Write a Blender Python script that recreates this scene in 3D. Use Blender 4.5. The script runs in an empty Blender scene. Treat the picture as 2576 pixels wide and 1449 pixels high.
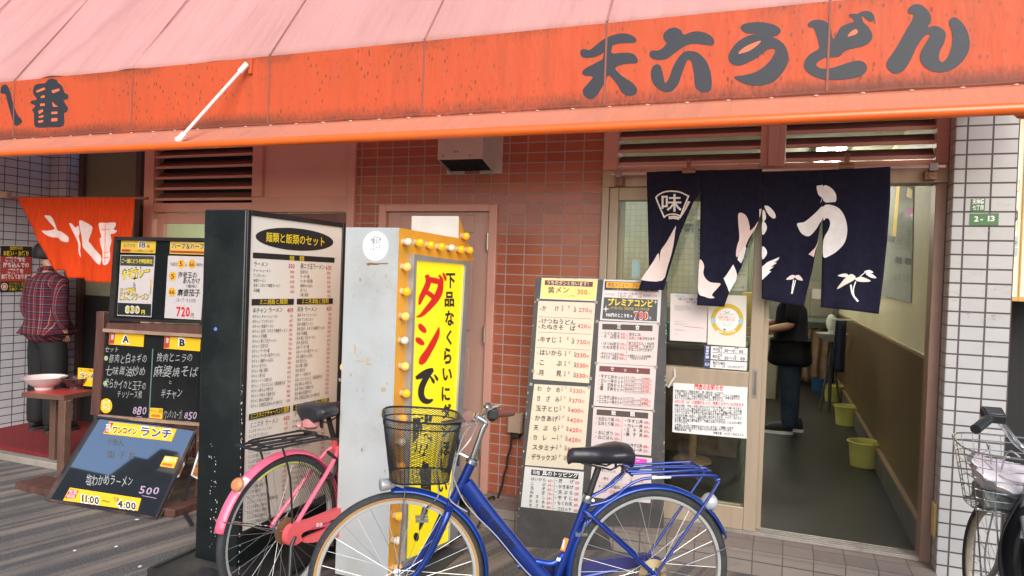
import bpy, bmesh, math, random
from math import sin, cos, pi, radians
from mathutils import Vector, Matrix
from mathutils.geometry import tessellate_polygon
random.seed(7)
S = bpy.context.scene
COL = S.collection
# ------------------------------------------------------------------ camera
FPX, YAW, PIT, ROLL = 1775.0, .3672, -.0159, .0354      # focal length for a 2576 px wide frame
CAM = Vector((0, -4.2, 1.54))
cam_d = bpy.data.cameras.new('camera'); cam_d.sensor_width = 36.0
cam_d.lens = 36.0 * FPX / 2576.0; cam_d.clip_start = .05; cam_d.clip_end = 500
cam = bpy.data.objects.new('camera', cam_d); COL.objects.link(cam)
fw = Vector((-sin(YAW) * cos(PIT), cos(YAW) * cos(PIT), sin(PIT)))
r0 = Vector((cos(YAW), sin(YAW), 0)); u0 = r0.cross(fw)
RT = r0 * cos(ROLL) + u0 * sin(ROLL); UP = u0 * cos(ROLL) - r0 * sin(ROLL)
cam.matrix_world = Matrix(((RT.x, UP.x, -fw.x, CAM.x), (RT.y, UP.y, -fw.y, CAM.y), (RT.z, UP.z, -fw.z, CAM.z), (0, 0, 0, 1)))
S.camera = cam
# ------------------------------------------------------------------ sky, sun, exposure
SUN_EL, SUN_ROT = radians(34), radians(152)
W = bpy.data.worlds.new('World'); S.world = W; W.use_nodes = True
nt = W.node_tree; bgn = nt.nodes['Background']
sky = nt.nodes.new('ShaderNodeTexSky'); sky.sky_type = 'NISHITA'; sky.sun_disc = False
sky.sun_elevation = SUN_EL; sky.sun_rotation = SUN_ROT
sky.air_density = 1.0; sky.dust_density = 1.5; sky.ozone_density = 1.3
nt.links.new(sky.outputs[0], bgn.inputs[0]); bgn.inputs[1].default_value = .15
sl = bpy.data.lights.new('sun', 'SUN'); sl.energy = 1.7; sl.angle = radians(50); sl.color = (1, .96, .9)
so = bpy.data.objects.new('sun', sl); COL.objects.link(so)
sd = Vector((sin(SUN_ROT) * cos(SUN_EL), cos(SUN_ROT) * cos(SUN_EL), sin(SUN_EL)))
so.rotation_euler = (-sd).to_track_quat('-Z', 'Y').to_euler(); so.location = sd * 20
S.view_settings.view_transform = 'Standard'; S.view_settings.look = 'None'
S.view_settings.exposure = .82; S.view_settings.gamma = 1
S.cycles.max_bounces = 8; S.cycles.transparent_max_bounces = 16
# ------------------------------------------------------------------ pixel -> place helpers (2576 x 1449 frame)
def ray(x, y): return RT * ((x - 1288) / FPX) + UP * (-(y - 724.5) / FPX) + fw
def hit(p, o, n):
    d = ray(*p); return CAM + d * ((Vector(o) - CAM).dot(n) / d.dot(n))
AX = {'x': Vector((1, 0, 0)), 'y': Vector((0, 1, 0)), 'z': Vector((0, 0, 1))}
def hx(p, a, v): return hit(p, AX[a] * v, AX[a])
def G(i, j): return lambda x, y: (x / 3 + 858.667 * i, y / 3 + 483 * j)
def CP(ox, oy, s): return lambda x, y: ((ox + x / s) * .638889, (oy + y / s) * .638889)
ID = lambda x, y: (x, y)
class Plane:
    def __init__(s, o, n, warp=None):
        s.o = Vector(o); s.n = Vector(n).normalized(); s.warp = warp
        if s.n.dot(CAM - s.o) < 0: s.n = -s.n
    def at(s, p, off=0):
        q = hit(p, s.o, s.n)
        return q + s.n * (off + (s.warp(q) if s.warp else 0))
# ------------------------------------------------------------------ materials
MATS = {}
def nn(nt, t, **k):
    n = nt.nodes.new(t)
    for a, b in k.items(): setattr(n, a, b)
    return n
def base_mat(name, rough=.5, metal=0, spec=.5):
    m = bpy.data.materials.new(name); m.use_nodes = True
    p = m.node_tree.nodes['Principled BSDF']
    p.inputs['Roughness'].default_value = rough; p.inputs['Metallic'].default_value = metal
    p.inputs['Specular IOR Level'].default_value = spec
    return m, m.node_tree, p
def noise(nt, scale, detail=4, stretch=None, rough=.55):
    g = nn(nt, 'ShaderNodeNewGeometry'); mp = nn(nt, 'ShaderNodeMapping')
    mp.inputs['Scale'].default_value = stretch or (1, 1, 1)
    t = nn(nt, 'ShaderNodeTexNoise'); t.inputs['Scale'].default_value = scale; t.inputs['Detail'].default_value = detail; t.inputs['Roughness'].default_value = rough
    nt.links.new(g.outputs['Position'], mp.inputs['Vector']); nt.links.new(mp.outputs[0], t.inputs['Vector'])
    return t.outputs['Fac']
def ramp(nt, fac, stops):
    r = nn(nt, 'ShaderNodeValToRGB'); e = r.color_ramp.elements
    while len(e) < len(stops): e.new(.5)
    for a, (p, c) in zip(e, stops):
        a.position = p; a.color = c if len(c) == 4 else (*c, 1)
    nt.links.new(fac, r.inputs[0]); return r.outputs[0]
def mixc(nt, fac, a, b, blend='MIX'):
    m = nn(nt, 'ShaderNodeMix', data_type='RGBA', blend_type=blend)
    for s, v in ((0, fac), (6, a), (7, b)):
        if hasattr(v, 'default_value') or hasattr(v, 'is_linked'): nt.links.new(v, m.inputs[s])
        else: m.inputs[s].default_value = v if s == 0 else (*v[:3], 1)
    return m.outputs[2]
def bump(nt, p, h, dist=.002, st=.6):
    b = nn(nt, 'ShaderNodeBump'); b.inputs['Distance'].default_value = dist; b.inputs['Strength'].default_value = st
    nt.links.new(h, b.inputs['Height']); nt.links.new(b.outputs[0], p.inputs['Normal'])
def M(name, col, rough=.5, metal=0, var=.12, scale=9, spec=.5, bmp=0, bscale=60, dirt=0, dcol=(.12, .09, .07), coat=0, emit=0, trans=0, stretch=None):
    if name in MATS: return MATS[name]
    m, nt, p = base_mat(name, rough, metal, spec)
    f = noise(nt, scale, 5, stretch)
    lo = tuple(c * (1 - var) for c in col); hi = tuple(min(1, c * (1 + var)) for c in col)
    c = ramp(nt, f, [(.3, lo), (.7, hi)])
    if dirt:
        f2 = noise(nt, scale * .45, 8, stretch, .7)
        c = mixc(nt, ramp(nt, f2, [(.5, (0, 0, 0)), (.72, (dirt, dirt, dirt))]), c, dcol)
    nt.links.new(c, p.inputs['Base Color'])
    if bmp: bump(nt, p, noise(nt, bscale, 4, stretch), .004, bmp)
    if coat: p.inputs['Coat Weight'].default_value = coat; p.inputs['Coat Roughness'].default_value = .08
    if emit:
        p.inputs['Emission Color'].default_value = (*col, 1); p.inputs['Emission Strength'].default_value = emit
    if trans:
        t = nn(nt, 'ShaderNodeBsdfTranslucent'); nt.links.new(c, t.inputs[0])
        mx = nn(nt, 'ShaderNodeMixShader'); mx.inputs[0].default_value = trans
        out = nt.nodes['Material Output']
        nt.links.new(p.outputs[0], mx.inputs[1]); nt.links.new(t.outputs[0], mx.inputs[2]); nt.links.new(mx.outputs[0], out.inputs[0])
    MATS[name] = m; return m
def tile_mat(name, c1, c2, mortar, bw, rh, ms, ax, ox, oz, rough=.35, dirt=.0, dcol=(.2, .17, .15), bd=.004, off=0.0):
    m, nt, p = base_mat(name, rough)
    g = nn(nt, 'ShaderNodeNewGeometry'); sx = nn(nt, 'ShaderNodeSeparateXYZ'); cx = nn(nt, 'ShaderNodeCombineXYZ')
    nt.links.new(g.outputs['Position'], sx.inputs[0])
    for k, (a, o) in enumerate(((ax[0], ox), (ax[1], oz))):
        s = nn(nt, 'ShaderNodeMath', operation='SUBTRACT'); s.inputs[1].default_value = o - 40 * (bw if k == 0 else rh)
        nt.links.new(sx.outputs['xyz'.index(a)], s.inputs[0]); nt.links.new(s.outputs[0], cx.inputs[k])
    b = nn(nt, 'ShaderNodeTexBrick'); b.offset = off; b.squash = 1
    for k, v in (('Scale', 1), ('Mortar Size', ms), ('Mortar Smooth', .25), ('Bias', 0), ('Brick Width', bw), ('Row Height', rh)): b.inputs[k].default_value = v
    b.inputs['Color1'].default_value = (*c1, 1); b.inputs['Color2'].default_value = (*c2, 1); b.inputs['Mortar'].default_value = (*mortar, 1)
    nt.links.new(cx.outputs[0], b.inputs['Vector'])
    f = noise(nt, 3, 7)
    c = mixc(nt, .35, b.outputs['Color'], ramp(nt, f, [(.3, (.72, .72, .72)), (.7, (1, 1, 1))]), 'MULTIPLY')
    if dirt:
        f2 = noise(nt, 7, 9, (1, 1, 3), .75)
        c = mixc(nt, ramp(nt, f2, [(.58, (0, 0, 0)), (.75, (dirt,) * 3)]), c, dcol)
    nt.links.new(c, p.inputs['Base Color'])
    inv = nn(nt, 'ShaderNodeMath', operation='SUBTRACT'); inv.inputs[0].default_value = 1; nt.links.new(b.outputs['Fac'], inv.inputs[1])
    ad = nn(nt, 'ShaderNodeMath', operation='MULTIPLY_ADD'); ad.inputs[1].default_value = .12
    nt.links.new(noise(nt, 45, 3), ad.inputs[0]); nt.links.new(inv.outputs[0], ad.inputs[2])
    bump(nt, p, ad.outputs[0], bd, .7)
    rr = nn(nt, 'ShaderNodeMath', operation='MULTIPLY_ADD'); rr.inputs[1].default_value = .5; rr.inputs[2].default_value = rough
    nt.links.new(b.outputs['Fac'], rr.inputs[0]); nt.links.new(rr.outputs[0], p.inputs['Roughness'])
    MATS[name] = m; return m
def glass_mat(name, tint=(.9, .95, .92), ior=1.5, rough=.0):
    m = bpy.data.materials.new(name); m.use_nodes = True; nt = m.node_tree
    nt.nodes.remove(nt.nodes['Principled BSDF'])
    t = nn(nt, 'ShaderNodeBsdfTransparent'); t.inputs[0].default_value = (*tint, 1)
    g = nn(nt, 'ShaderNodeBsdfGlossy'); g.inputs['Roughness'].default_value = rough
    fr = nn(nt, 'ShaderNodeFresnel'); fr.inputs[0].default_value = ior
    mx = nn(nt, 'ShaderNodeMixShader'); bf = nn(nt, 'ShaderNodeNewGeometry'); om = nn(nt, 'ShaderNodeMath', operation='SUBTRACT'); om.inputs[0].default_value = 1; nt.links.new(bf.outputs['Backfacing'], om.inputs[1])
    ml = nn(nt, 'ShaderNodeMath', operation='MULTIPLY'); nt.links.new(fr.outputs[0], ml.inputs[0]); nt.links.new(om.outputs[0], ml.inputs[1]); nt.links.new(ml.outputs[0], mx.inputs[0])
    nt.links.new(t.outputs[0], mx.inputs[1]); nt.links.new(g.outputs[0], mx.inputs[2])
    nt.links.new(mx.outputs[0], nt.nodes['Material Output'].inputs[0]); MATS[name] = m; return m
INK = {'k': (.018, .017, .018), 'r': (.5, .035, .03), 'y': (.85, .62, .02), 'w': (.82, .8, .78), 'o': (.9, .42, .03), 'g': (.05, .055, .06),
       'm': (.13, .02, .02), 'n': (.035, .05, .16), 'p': (.55, .03, .35), 'b': (.045, .025, .02), 'c': (.36, .37, .36), 'v': (.5, .36, .5), 'pk': (.78, .55, .5),
       'or': (.86, .14, .035), 'cr': (.72, .64, .5), 'pw': (.76, .66, .66), 'gy': (.4, .4, .4), 'gr': (.05, .17, .05), 'gd': (.62, .42, .04), 'wy': (.85, .66, .2), 'ch': (.1, .11, .115), 'sb': (.35, .55, .62), 'lg': (.58, .6, .6), 'rd': (.75, .015, .012), 'br': (.2, .1, .05), 'dg': (.17, .17, .17), 'li': (.32, .42, .2), 'br2': (.42, .05, .04)}
def ink(k):
    return M('ink_' + k, INK[k], .55, var=.08, scale=25)
# ------------------------------------------------------------------ mesh builder
class MB:
    def __init__(s): s.v = []; s.f = []; s.m = []
    def add(s, vs, fs, mi=0):
        b = len(s.v); s.v += [Vector(v) for v in vs]; s.f += [tuple(b + i for i in f) for f in fs]; s.m += [mi] * len(fs); return s
    def box(s, x0, x1, y0, y1, z0, z1, mi=0):
        return s.obox(((x0 + x1) / 2, (y0 + y1) / 2, (z0 + z1) / 2), ((x1 - x0) / 2, 0, 0), (0, (y1 - y0) / 2, 0), (0, 0, (z1 - z0) / 2), mi)
    def obox(s, c, a, b, d, mi=0):
        c, a, b, d = map(Vector, (c, a, b, d))
        vs = [c + a * i + b * j + d * k for k in (-1, 1) for j in (-1, 1) for i in (-1, 1)]
        return s.add(vs, [(0, 2, 3, 1), (4, 5, 7, 6), (0, 1, 5, 4), (2, 6, 7, 3), (0, 4, 6, 2), (1, 3, 7, 5)], mi)
    def prism(s, pts, off, mi=0, side=None):
        pts = [Vector(p) for p in pts]; n = len(pts); off = Vector(off)
        tr = tessellate_polygon([pts])
        nb = (pts[1] - pts[0]).cross(pts[2] - pts[0])
        fs = [tuple(t) for t in tr] + [tuple(n + i for i in reversed(t)) for t in tr]
        s.add(pts + [p + off for p in pts], fs, mi)
        s.add(pts + [p + off for p in pts], [(i, (i + 1) % n, n + (i + 1) % n, n + i) for i in range(n)], mi if side is None else side)
        return s
    def poly(s, pts, mi=0):
        pts = [Vector(p) for p in pts]
        return s.add(pts, [tuple(t) for t in tessellate_polygon([pts])], mi)
    def tube(s, path, r, seg=8, mi=0, closed=False, flat=None):
        P = [Vector(p) for p in path]; n = len(P); rs = r if isinstance(r, (list, tuple)) else [r] * n
        vs = []; prev = None
        for i in range(n):
            if closed: t = P[(i + 1) % n] - P[i - 1]
            else: t = P[min(i + 1, n - 1)] - P[max(i - 1, 0)]
            if t.length < 1e-9: t = Vector((0, 0, 1))
            t.normalize()
            if prev is None:
                a = Vector((0, 0, 1)) if abs(t.z) < .9 else Vector((1, 0, 0))
                prev = (a - t * a.dot(t)).normalized()
            else: prev = (prev - t * prev.dot(t)).normalized()
            w = t.cross(prev)
            for k in range(seg):
                a = 2 * pi * k / seg
                vs.append(P[i] + (prev * cos(a) + w * sin(a) * (flat or 1)) * rs[i])
        fs = []
        for i in range(n if closed else n - 1):
            j = (i + 1) % n
            for k in range(seg): fs.append((i * seg + k, i * seg + (k + 1) % seg, j * seg + (k + 1) % seg, j * seg + k))
        if not closed: fs += [tuple(reversed(range(seg))), tuple((n - 1) * seg + k for k in range(seg))]
        return s.add(vs, fs, mi)
    def lathe(s, prof, o, axis=(0, 0, 1), seg=24, mi=0):
        o = Vector(o); ax = Vector(axis).normalized(); a = Vector((1, 0, 0)) if abs(ax.x) < .8 else Vector((0, 1, 0))
        u = (a - ax * a.dot(ax)).normalized(); w = ax.cross(u); vs = []
        for r, h in prof:
            for k in range(seg):
                t = 2 * pi * k / seg; vs.append(o + ax * h + (u * cos(t) + w * sin(t)) * r)
        fs = [(i * seg + k, i * seg + (k + 1) % seg, (i + 1) * seg + (k + 1) % seg, (i + 1) * seg + k) for i in range(len(prof) - 1) for k in range(seg)]
        return s.add(vs, fs, mi)
    def ball(s, c, r, seg=12, mi=0):
        r = (r, r, r) if not isinstance(r, (tuple, list)) else r; c = Vector(c); vs = []; n = seg // 2
        for i in range(n + 1):
            th = pi * i / n
            for k in range(seg): vs.append(c + Vector((sin(th) * cos(2 * pi * k / seg) * r[0], sin(th) * sin(2 * pi * k / seg) * r[1], cos(th) * r[2])))
        return s.add(vs, [(i * seg + k, (i + 1) * seg + k, (i + 1) * seg + (k + 1) % seg, i * seg + (k + 1) % seg) for i in range(n) for k in range(seg)], mi)
    def grid(s, fn, nu, nv, mi=0):
        vs = [fn(i / nu, j / nv) for j in range(nv + 1) for i in range(nu + 1)]
        return s.add(vs, [(j * (nu + 1) + i, j * (nu + 1) + i + 1, (j + 1) * (nu + 1) + i + 1, (j + 1) * (nu + 1) + i) for j in range(nv) for i in range(nu)], mi)
    def build(s, name, mats, parent=None, label=None, bevel=0, solid=0, smooth=True, angle=38, weld=False):
        mats = mats if isinstance(mats, (list, tuple)) else [mats]
        o0 = parent['_o'] if parent is not None else (0, 0, 0)
        o0 = Vector(o0); me = bpy.data.meshes.new(name)
        me.from_pydata([tuple(v - o0) for v in s.v], [], s.f)
        me.polygons.foreach_set('material_index', s.m)
        for m in mats: me.materials.append(m)
        bm = bmesh.new(); bm.from_mesh(me)
        if weld: bmesh.ops.remove_doubles(bm, verts=bm.verts, dist=1e-4)
        bmesh.ops.recalc_face_normals(bm, faces=bm.faces); bm.to_mesh(me); bm.free()
        me.update()
        if smooth:
            me.polygons.foreach_set('use_smooth', [True] * len(me.polygons)); me.set_sharp_from_angle(angle=radians(angle))
        ob = bpy.data.objects.new(name, me); COL.objects.link(ob)
        if parent is not None: ob.parent = parent
        ob['_o'] = tuple(o0)
        if label: ob['label'] = label
        if bevel:
            b = ob.modifiers.new('bevel', 'BEVEL'); b.width = bevel; b.segments = 2; b.limit_method = 'ANGLE'; b.angle_limit = radians(40)
        if solid:
            b = ob.modifiers.new('solid', 'SOLIDIFY'); b.thickness = solid; b.offset = -1
        return ob
ALL = []
def thing(name, label, cat, loc, group=None):
    o = bpy.data.objects.new(name, None); COL.objects.link(o); o.location = loc; o['_o'] = tuple(loc)
    o.empty_display_size = .1
    o['label'] = label; o['category'] = cat
    if group: o['group'] = group
    return o
def tag(o, label, cat, group=None):
    o['label'] = label; o['category'] = cat
    if group: o['group'] = group
    return o
def struct(o, kind='structure'): o['kind'] = kind; return o
def copy_tree(o, parent=None):
    c = o.copy(); COL.objects.link(c)
    if parent is not None: c.parent = parent
    for ch in [x for x in bpy.data.objects if x.parent == o]: copy_tree(ch, c)
    return c
# ------------------------------------------------------------------ lettering: glyph outlines of Blender's own font, laid on planes
_gc = bpy.data.curves.new('glyph', 'FONT'); _go = bpy.data.objects.new('glyph', _gc); COL.objects.link(_go)
_GL = {}
def glyph(ch, bold=0):
    k = (ch, bold)
    if k not in _GL:
        _gc.body = ch; _gc.resolution_u = 2; _gc.offset = bold
        dg = bpy.context.evaluated_depsgraph_get()
        me = bpy.data.meshes.new_from_object(_go.evaluated_get(dg))
        vs = [(v.co.x, v.co.y) for v in me.vertices]; fs = [tuple(p.vertices) for p in me.polygons]
        bpy.data.meshes.remove(me)
        mx = max([v[0] for v in vs], default=.3)
        adv = 1.0 if ord(ch) > 0x2000 else (.32 if ch == ' ' else mx + .07)
        _GL[k] = (vs, fs, adv)
    return _GL[k]
def smooth_closed(P, n=3):
    out = []; m = len(P)
    for i in range(m):
        a, b, c, d = P[i - 1], P[i], P[(i + 1) % m], P[(i + 2) % m]
        for k in range(n):
            t = k / n
            out.append(tuple(.5 * (2 * b[j] + (c[j] - a[j]) * t + (2 * a[j] - 5 * b[j] + 4 * c[j] - d[j]) * t * t + (3 * b[j] - a[j] - 3 * c[j] + d[j]) * t ** 3) for j in (0, 1)))
    return out
def smooth_open(P, n=6):
    out = []; m = len(P)
    for i in range(m - 1):
        a, b, c, d = P[max(i - 1, 0)], P[i], P[i + 1], P[min(i + 2, m - 1)]
        for k in range(n):
            t = k / n
            out.append(tuple(.5 * (2 * b[j] + (c[j] - a[j]) * t + (2 * a[j] - 5 * b[j] + 4 * c[j] - d[j]) * t * t + (3 * b[j] - a[j] - 3 * c[j] + d[j]) * t ** 3) for j in range(len(b))))
    return out + [tuple(P[-1])]
def tri2d(pts):
    v = [Vector((p[0], p[1], 0)) for p in pts]
    return [tuple(t) for t in tessellate_polygon([v])]
def refine(pts, tris, L):
    bm = bmesh.new(); vs = [bm.verts.new((p[0], p[1], 0)) for p in pts]
    for t in tris:
        try: bm.faces.new([vs[i] for i in t])
        except ValueError: pass
    for _ in range(6):
        e = [e for e in bm.edges if e.calc_length() > L]
        if not e: break
        bmesh.ops.subdivide_edges(bm, edges=e, cuts=1); bmesh.ops.triangulate(bm, faces=bm.faces)
    bm.verts.index_update()
    r = ([(v.co.x, v.co.y) for v in bm.verts], [tuple(v.index for v in f.verts) for f in bm.faces]); bm.free(); return r
JR = random.Random(21)
def letter(plane, k, items, parent, name='lettering', base=.0012, fine=0, label=None):
    mb = MB(); cols = []
    def ci(c):
        if c not in cols: cols.append(c)
        return cols.index(c)
    for n, it in enumerate(items):
        off = base + n * 6e-5; t = it[0]
        def put(pts, fs, c):
            if fine: pts, fs = refine(pts, fs, fine)
            mb.add([plane.at(k(*p), off) for p in pts], fs, ci(c))
        if t == 't':
            s_, x0, y0, x1, y1, h, c = it[1:8]; bold = it[8] if len(it) > 8 else 0
            gl = [glyph(ch, bold) for ch in s_]; Wd = sum(g[2] for g in gl); X = 0
            for vs, fs, adv in gl:
                if fs:
                    pp = []
                    if len(it) > 9:      # chalk hand: each character a little turned, slanted and off its line
                        ra, sc, oy = JR.uniform(-.13, .13), JR.uniform(.86, 1.12), JR.uniform(-.07, .07)
                        vs = [(.5 + ((vx - .5) * cos(ra) - (vy - .35) * sin(ra)) * sc + .2 * (vy - .35), .35 + oy + ((vx - .5) * sin(ra) + (vy - .35) * cos(ra)) * sc) for vx, vy in vs]
                    for vx, vy in vs:
                        f = (X + vx) / Wd; e = (vy + .078) / .84 * h
                        pp.append((x0 + (x1 - x0) * f + .035 * e, y0 + (y1 - y0) * f - e))
                    put(pp, fs, c)
                X += adv
        elif t == 'c':
            ch, x0, y0, x1, y1, c = it[1:7]; bold = it[7] if len(it) > 7 else 0; sl_ = it[8] if len(it) > 8 else 0
            vs, fs, adv = glyph(ch, bold)
            a0 = min(v[0] for v in vs); a1 = max(v[0] for v in vs); b0 = min(v[1] for v in vs); b1 = max(v[1] for v in vs)
            pp = []
            for vx, vy in vs:
                f = (vx - a0) / (a1 - a0); g = (vy - b0) / (b1 - b0)
                pp.append((x0 + (x1 - x0) * f, y1 + (y0 - y1) * g + sl_ * (x1 - x0) * (f - .5)))
            put(pp, fs, c)
        elif t == 'q': put(it[1], tri2d(it[1]), it[2])
        elif t == 's':
            P = smooth_closed(it[1]); put(P, tri2d(P), it[2])
        elif t == 'e':
            cx, cy, rx, ry, slp, c = it[1:7]
            P = [(cx + rx * cos(2 * pi * i / 36), cy + ry * sin(2 * pi * i / 36) + slp * rx * cos(2 * pi * i / 36)) for i in range(36)]
            put(P, tri2d(P), c)
        elif t == 'l':
            P, w, c = it[1:4]
            if len(it) > 4: P = smooth_open(P, it[4])
            L = []; R = []
            for i, p in enumerate(P):
                a = P[max(i - 1, 0)]; b = P[min(i + 1, len(P) - 1)]
                dx, dy = b[0] - a[0], b[1] - a[1]; q = math.hypot(dx, dy) or 1
                ww = (p[2] if len(p) > 2 else w) / 2
                L.append((p[0] - dy / q * ww, p[1] + dx / q * ww)); R.append((p[0] + dy / q * ww, p[1] - dx / q * ww))
            m_ = len(P)
            put(L + R, [f for i in range(m_ - 1) for f in ((i, i + 1, m_ + i + 1), (i, m_ + i + 1, m_ + i))], c)
    return mb.build(name, [ink(c) for c in cols], parent, smooth=bool(fine), label=label, weld=bool(fine))
def sheet(plane, k, quad, mat, parent, name='notice', th=.0015, off=.001, label=None):
    mb = MB(); pts = [plane.at(k(*p), off) for p in quad]
    mb.prism(pts, plane.n * th, 0)
    return mb.build(name, mat, parent, label=label, smooth=False)
# ================================================================== THE SETTING
# ---- pavement: striped setts running away from the street
m, nt, p = base_mat('paving', .8)
g = nn(nt, 'ShaderNodeNewGeometry'); mp = nn(nt, 'ShaderNodeMapping'); mp.inputs['Rotation'].default_value = (0, 0, radians(14))
nt.links.new(g.outputs['Position'], mp.inputs[0]); sx = nn(nt, 'ShaderNodeSeparateXYZ'); nt.links.new(mp.outputs[0], sx.inputs[0])
n1 = nn(nt, 'ShaderNodeTexNoise', noise_dimensions='1D'); n1.inputs['Scale'].default_value = 8; n1.inputs['Detail'].default_value = 1.6; n1.inputs['Roughness'].default_value = .7
nt.links.new(sx.outputs[0], n1.inputs['W'])
dst = nn(nt, 'ShaderNodeMath', operation='MULTIPLY_ADD'); dst.inputs[1].default_value = .17; nt.links.new(noise(nt, 55, 5, None, .7), dst.inputs[0]); nt.links.new(n1.outputs['Fac'], dst.inputs[2])
c = ramp(nt, dst.outputs[0], [(.5, (.048, .046, .047)), (.57, (.068, .063, .06)), (.60, (.20, .155, .118)), (.66, (.145, .118, .097)), (.72, (.24, .19, .147))])
c = mixc(nt, ramp(nt, noise(nt, 140, 2), [(.42, (0, 0, 0)), (.6, (.7, .7, .7))]), c, (.2, .185, .165))
c = mixc(nt, ramp(nt, noise(nt, 2.2, 7), [(.45, (0, 0, 0)), (.7, (.55, .55, .55))]), c, (.07, .065, .062))
# joints every 0.3 m along the stripes, 0.075 m across
br = nn(nt, 'ShaderNodeTexBrick'); br.offset = .5
for k, v in (('Scale', 1), ('Mortar Size', .0022), ('Mortar Smooth', .3), ('Brick Width', 12), ('Row Height', .078)): br.inputs[k].default_value = v
br.inputs['Color1'].default_value = br.inputs['Color2'].default_value = (1, 1, 1, 1); br.inputs['Mortar'].default_value = (.62, .6, .58, 1)
mp2 = nn(nt, 'ShaderNodeMapping'); mp2.inputs['Rotation'].default_value = (0, 0, radians(-90)); nt.links.new(mp.outputs[0], mp2.inputs[0]); nt.links.new(mp2.outputs[0], br.inputs['Vector'])
c = mixc(nt, .8, c, br.outputs['Color'], 'MULTIPLY')
nt.links.new(c, p.inputs['Base Color'])
ad = nn(nt, 'ShaderNodeMath', operation='MULTIPLY_ADD'); ad.inputs[1].default_value = .5; nt.links.new(noise(nt, 120, 4), ad.inputs[0])
nt.links.new(br.outputs['Color'], ad.inputs[2]); bump(nt, p, ad.outputs[0], .004, .7)
PAVE = m
mb = MB(); mb.add([(-60, -60, 0), (60, -60, 0), (60, 40, 0), (-60, 40, 0)], [(0, 1, 2, 3)]); struct(mb.build('pavement', PAVE))
# litter
for i, (px, py) in enumerate([(345, 1308), (292, 1376), (457, 1419), (188, 1386), (352, 1426)]):
    q = hx((px, py), 'z', .004); mb = MB(); a = i * 1.3
    mb.obox(q + Vector((0, 0, .003)), Vector((cos(a), sin(a), .1)) * (.011 if i % 2 == 0 else .007), Vector((-sin(a), cos(a), 0)) * .006, (0, 0, .0015))
    tag(mb.build('litter', M('litter', (.75, .72, .7), .7)), ['pale scrap of litter on the paving below the lunch board', 'tiny white scrap on the striped paving near the bottom edge', 'pale scrap lying left of the wheeled sign base', 'small pale scrap at the far left of the litter on the paving', 'pale litter scrap between the two scraps nearest the bottom edge'][i], 'litter', 'scraps of litter on the paving')

REDT = tile_mat('red_tile', (.385, .118, .066), (.315, .092, .05), (.36, .275, .25), .1224, .0643, .0042, 'xz', -1.663, 1.941, .22, .25, (.1, .05, .04))
WT = tile_mat('white_tile', (.46, .455, .45), (.42, .415, .415), (.085, .062, .062), .1075, .0704, .0047, 'xz', .816, 1.798, .2, .8, (.3, .25, .2))
WTS = tile_mat('white_tile_side', (.46, .44, .44), (.43, .42, .42), (.13, .095, .095), .113, .0704, .0042, 'yz', -.085, 1.798, .2, .3)
WL = tile_mat('left_white_tile', (.5, .49, .52), (.47, .46, .49), (.07, .05, .05), .109, .0704, .004, 'yz', -.06, 1.85, .25, .3)
WLF = tile_mat('left_white_tile_front', (.5, .47, .5), (.47, .45, .48), (.07, .05, .05), .109, .0704, .004, 'xz', -6.35, 1.85, .25, .3)
STEPT = tile_mat('step_tile', (.24, .2, .17), (.2, .165, .145), (.1, .085, .075), .15, .075, .003, 'xz', .05, 0, .7, .6, (.09, .07, .06), .005)
STEPX = tile_mat('step_tile_top', (.23, .19, .165), (.2, .16, .14), (.12, .1, .09), .15, .15, .003, 'xy', .05, -.245, .7, .6, (.1, .08, .065), .004)
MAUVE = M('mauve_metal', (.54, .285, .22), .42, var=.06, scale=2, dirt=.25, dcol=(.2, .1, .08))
MAUVE_D = M('brown_metal_slat_shade', (.17, .075, .06), .45, var=.1)
ALU = M('beige_aluminium', (.38, .30, .215), .38, .25, var=.08, scale=3, dirt=.3, dcol=(.25, .17, .12), stretch=(8, 8, .6))
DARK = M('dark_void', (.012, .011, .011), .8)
# step (real kerb-high block of tiles under the udon shop)
mb = MB(); mb.prism([(-1.75, -.245, 0), (.765, -.245, 0), (.765, .02, 0), (-1.75, .02, 0)], (0, 0, .118), 0)
struct(mb.build('step', STEPT, bevel=.006, smooth=False))
mb = MB(); mb.prism([(-1.75, -.25, .119), (.765, -.25, .119), (.765, .0, .119), (-1.75, .0, .119)], (0, 0, .016), 0)
struct(mb.build('step_top', STEPX, bevel=.006, smooth=False))
# low step of the ramen shop at left with its red carpet
mb = MB(); mb.box(-9, -4.72, -.57, .62, 0, .05); struct(mb.build('entrance_step', M('step_stone', (.23, .2, .17), .85, var=.25, scale=6, bmp=.5), bevel=.006))
for i in range(0): pass
mb = MB(); mb.grid(lambda u, v: Vector((-8.5 + 3.75 * u, -.5 + 1.05 * v, .056 + .004 * sin(9 * u + 4 * v))), 30, 12)
tag(mb.build('carpet', M('red_carpet', (.15, .006, .008), .95, var=.3, scale=40, bmp=.6, bscale=180), solid=.006), 'red carpet on the low step of the ramen shop entrance', 'carpet')

# ---- red tiled wall (round the service door, up behind the awning)
mb = MB()
for x0, x1, z0, z1 in ((-2.80, -2.605, 0, 2.0), (-1.729, -1.045, 0, 2.0), (-2.80, -1.045, 2.0, 4.2)):
    mb.box(x0, x1, 0, .16, z0, z1)
tw = tag(mb.build('tiled_wall', REDT, smooth=False), 'red brown tiled wall round the narrow metal service door', 'wall')
mb = MB(); mb.prism([(-1.72, -.05, 0), (-1.06, -.05, 0), (-1.06, .0, 0), (-1.72, .0, 0)], (0, 0, .15)); mb.build('plinth', M('plinth', (.2, .13, .11), .85, var=.3, bmp=.5), None, bevel=.004)['kind'] = 'structure'
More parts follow.
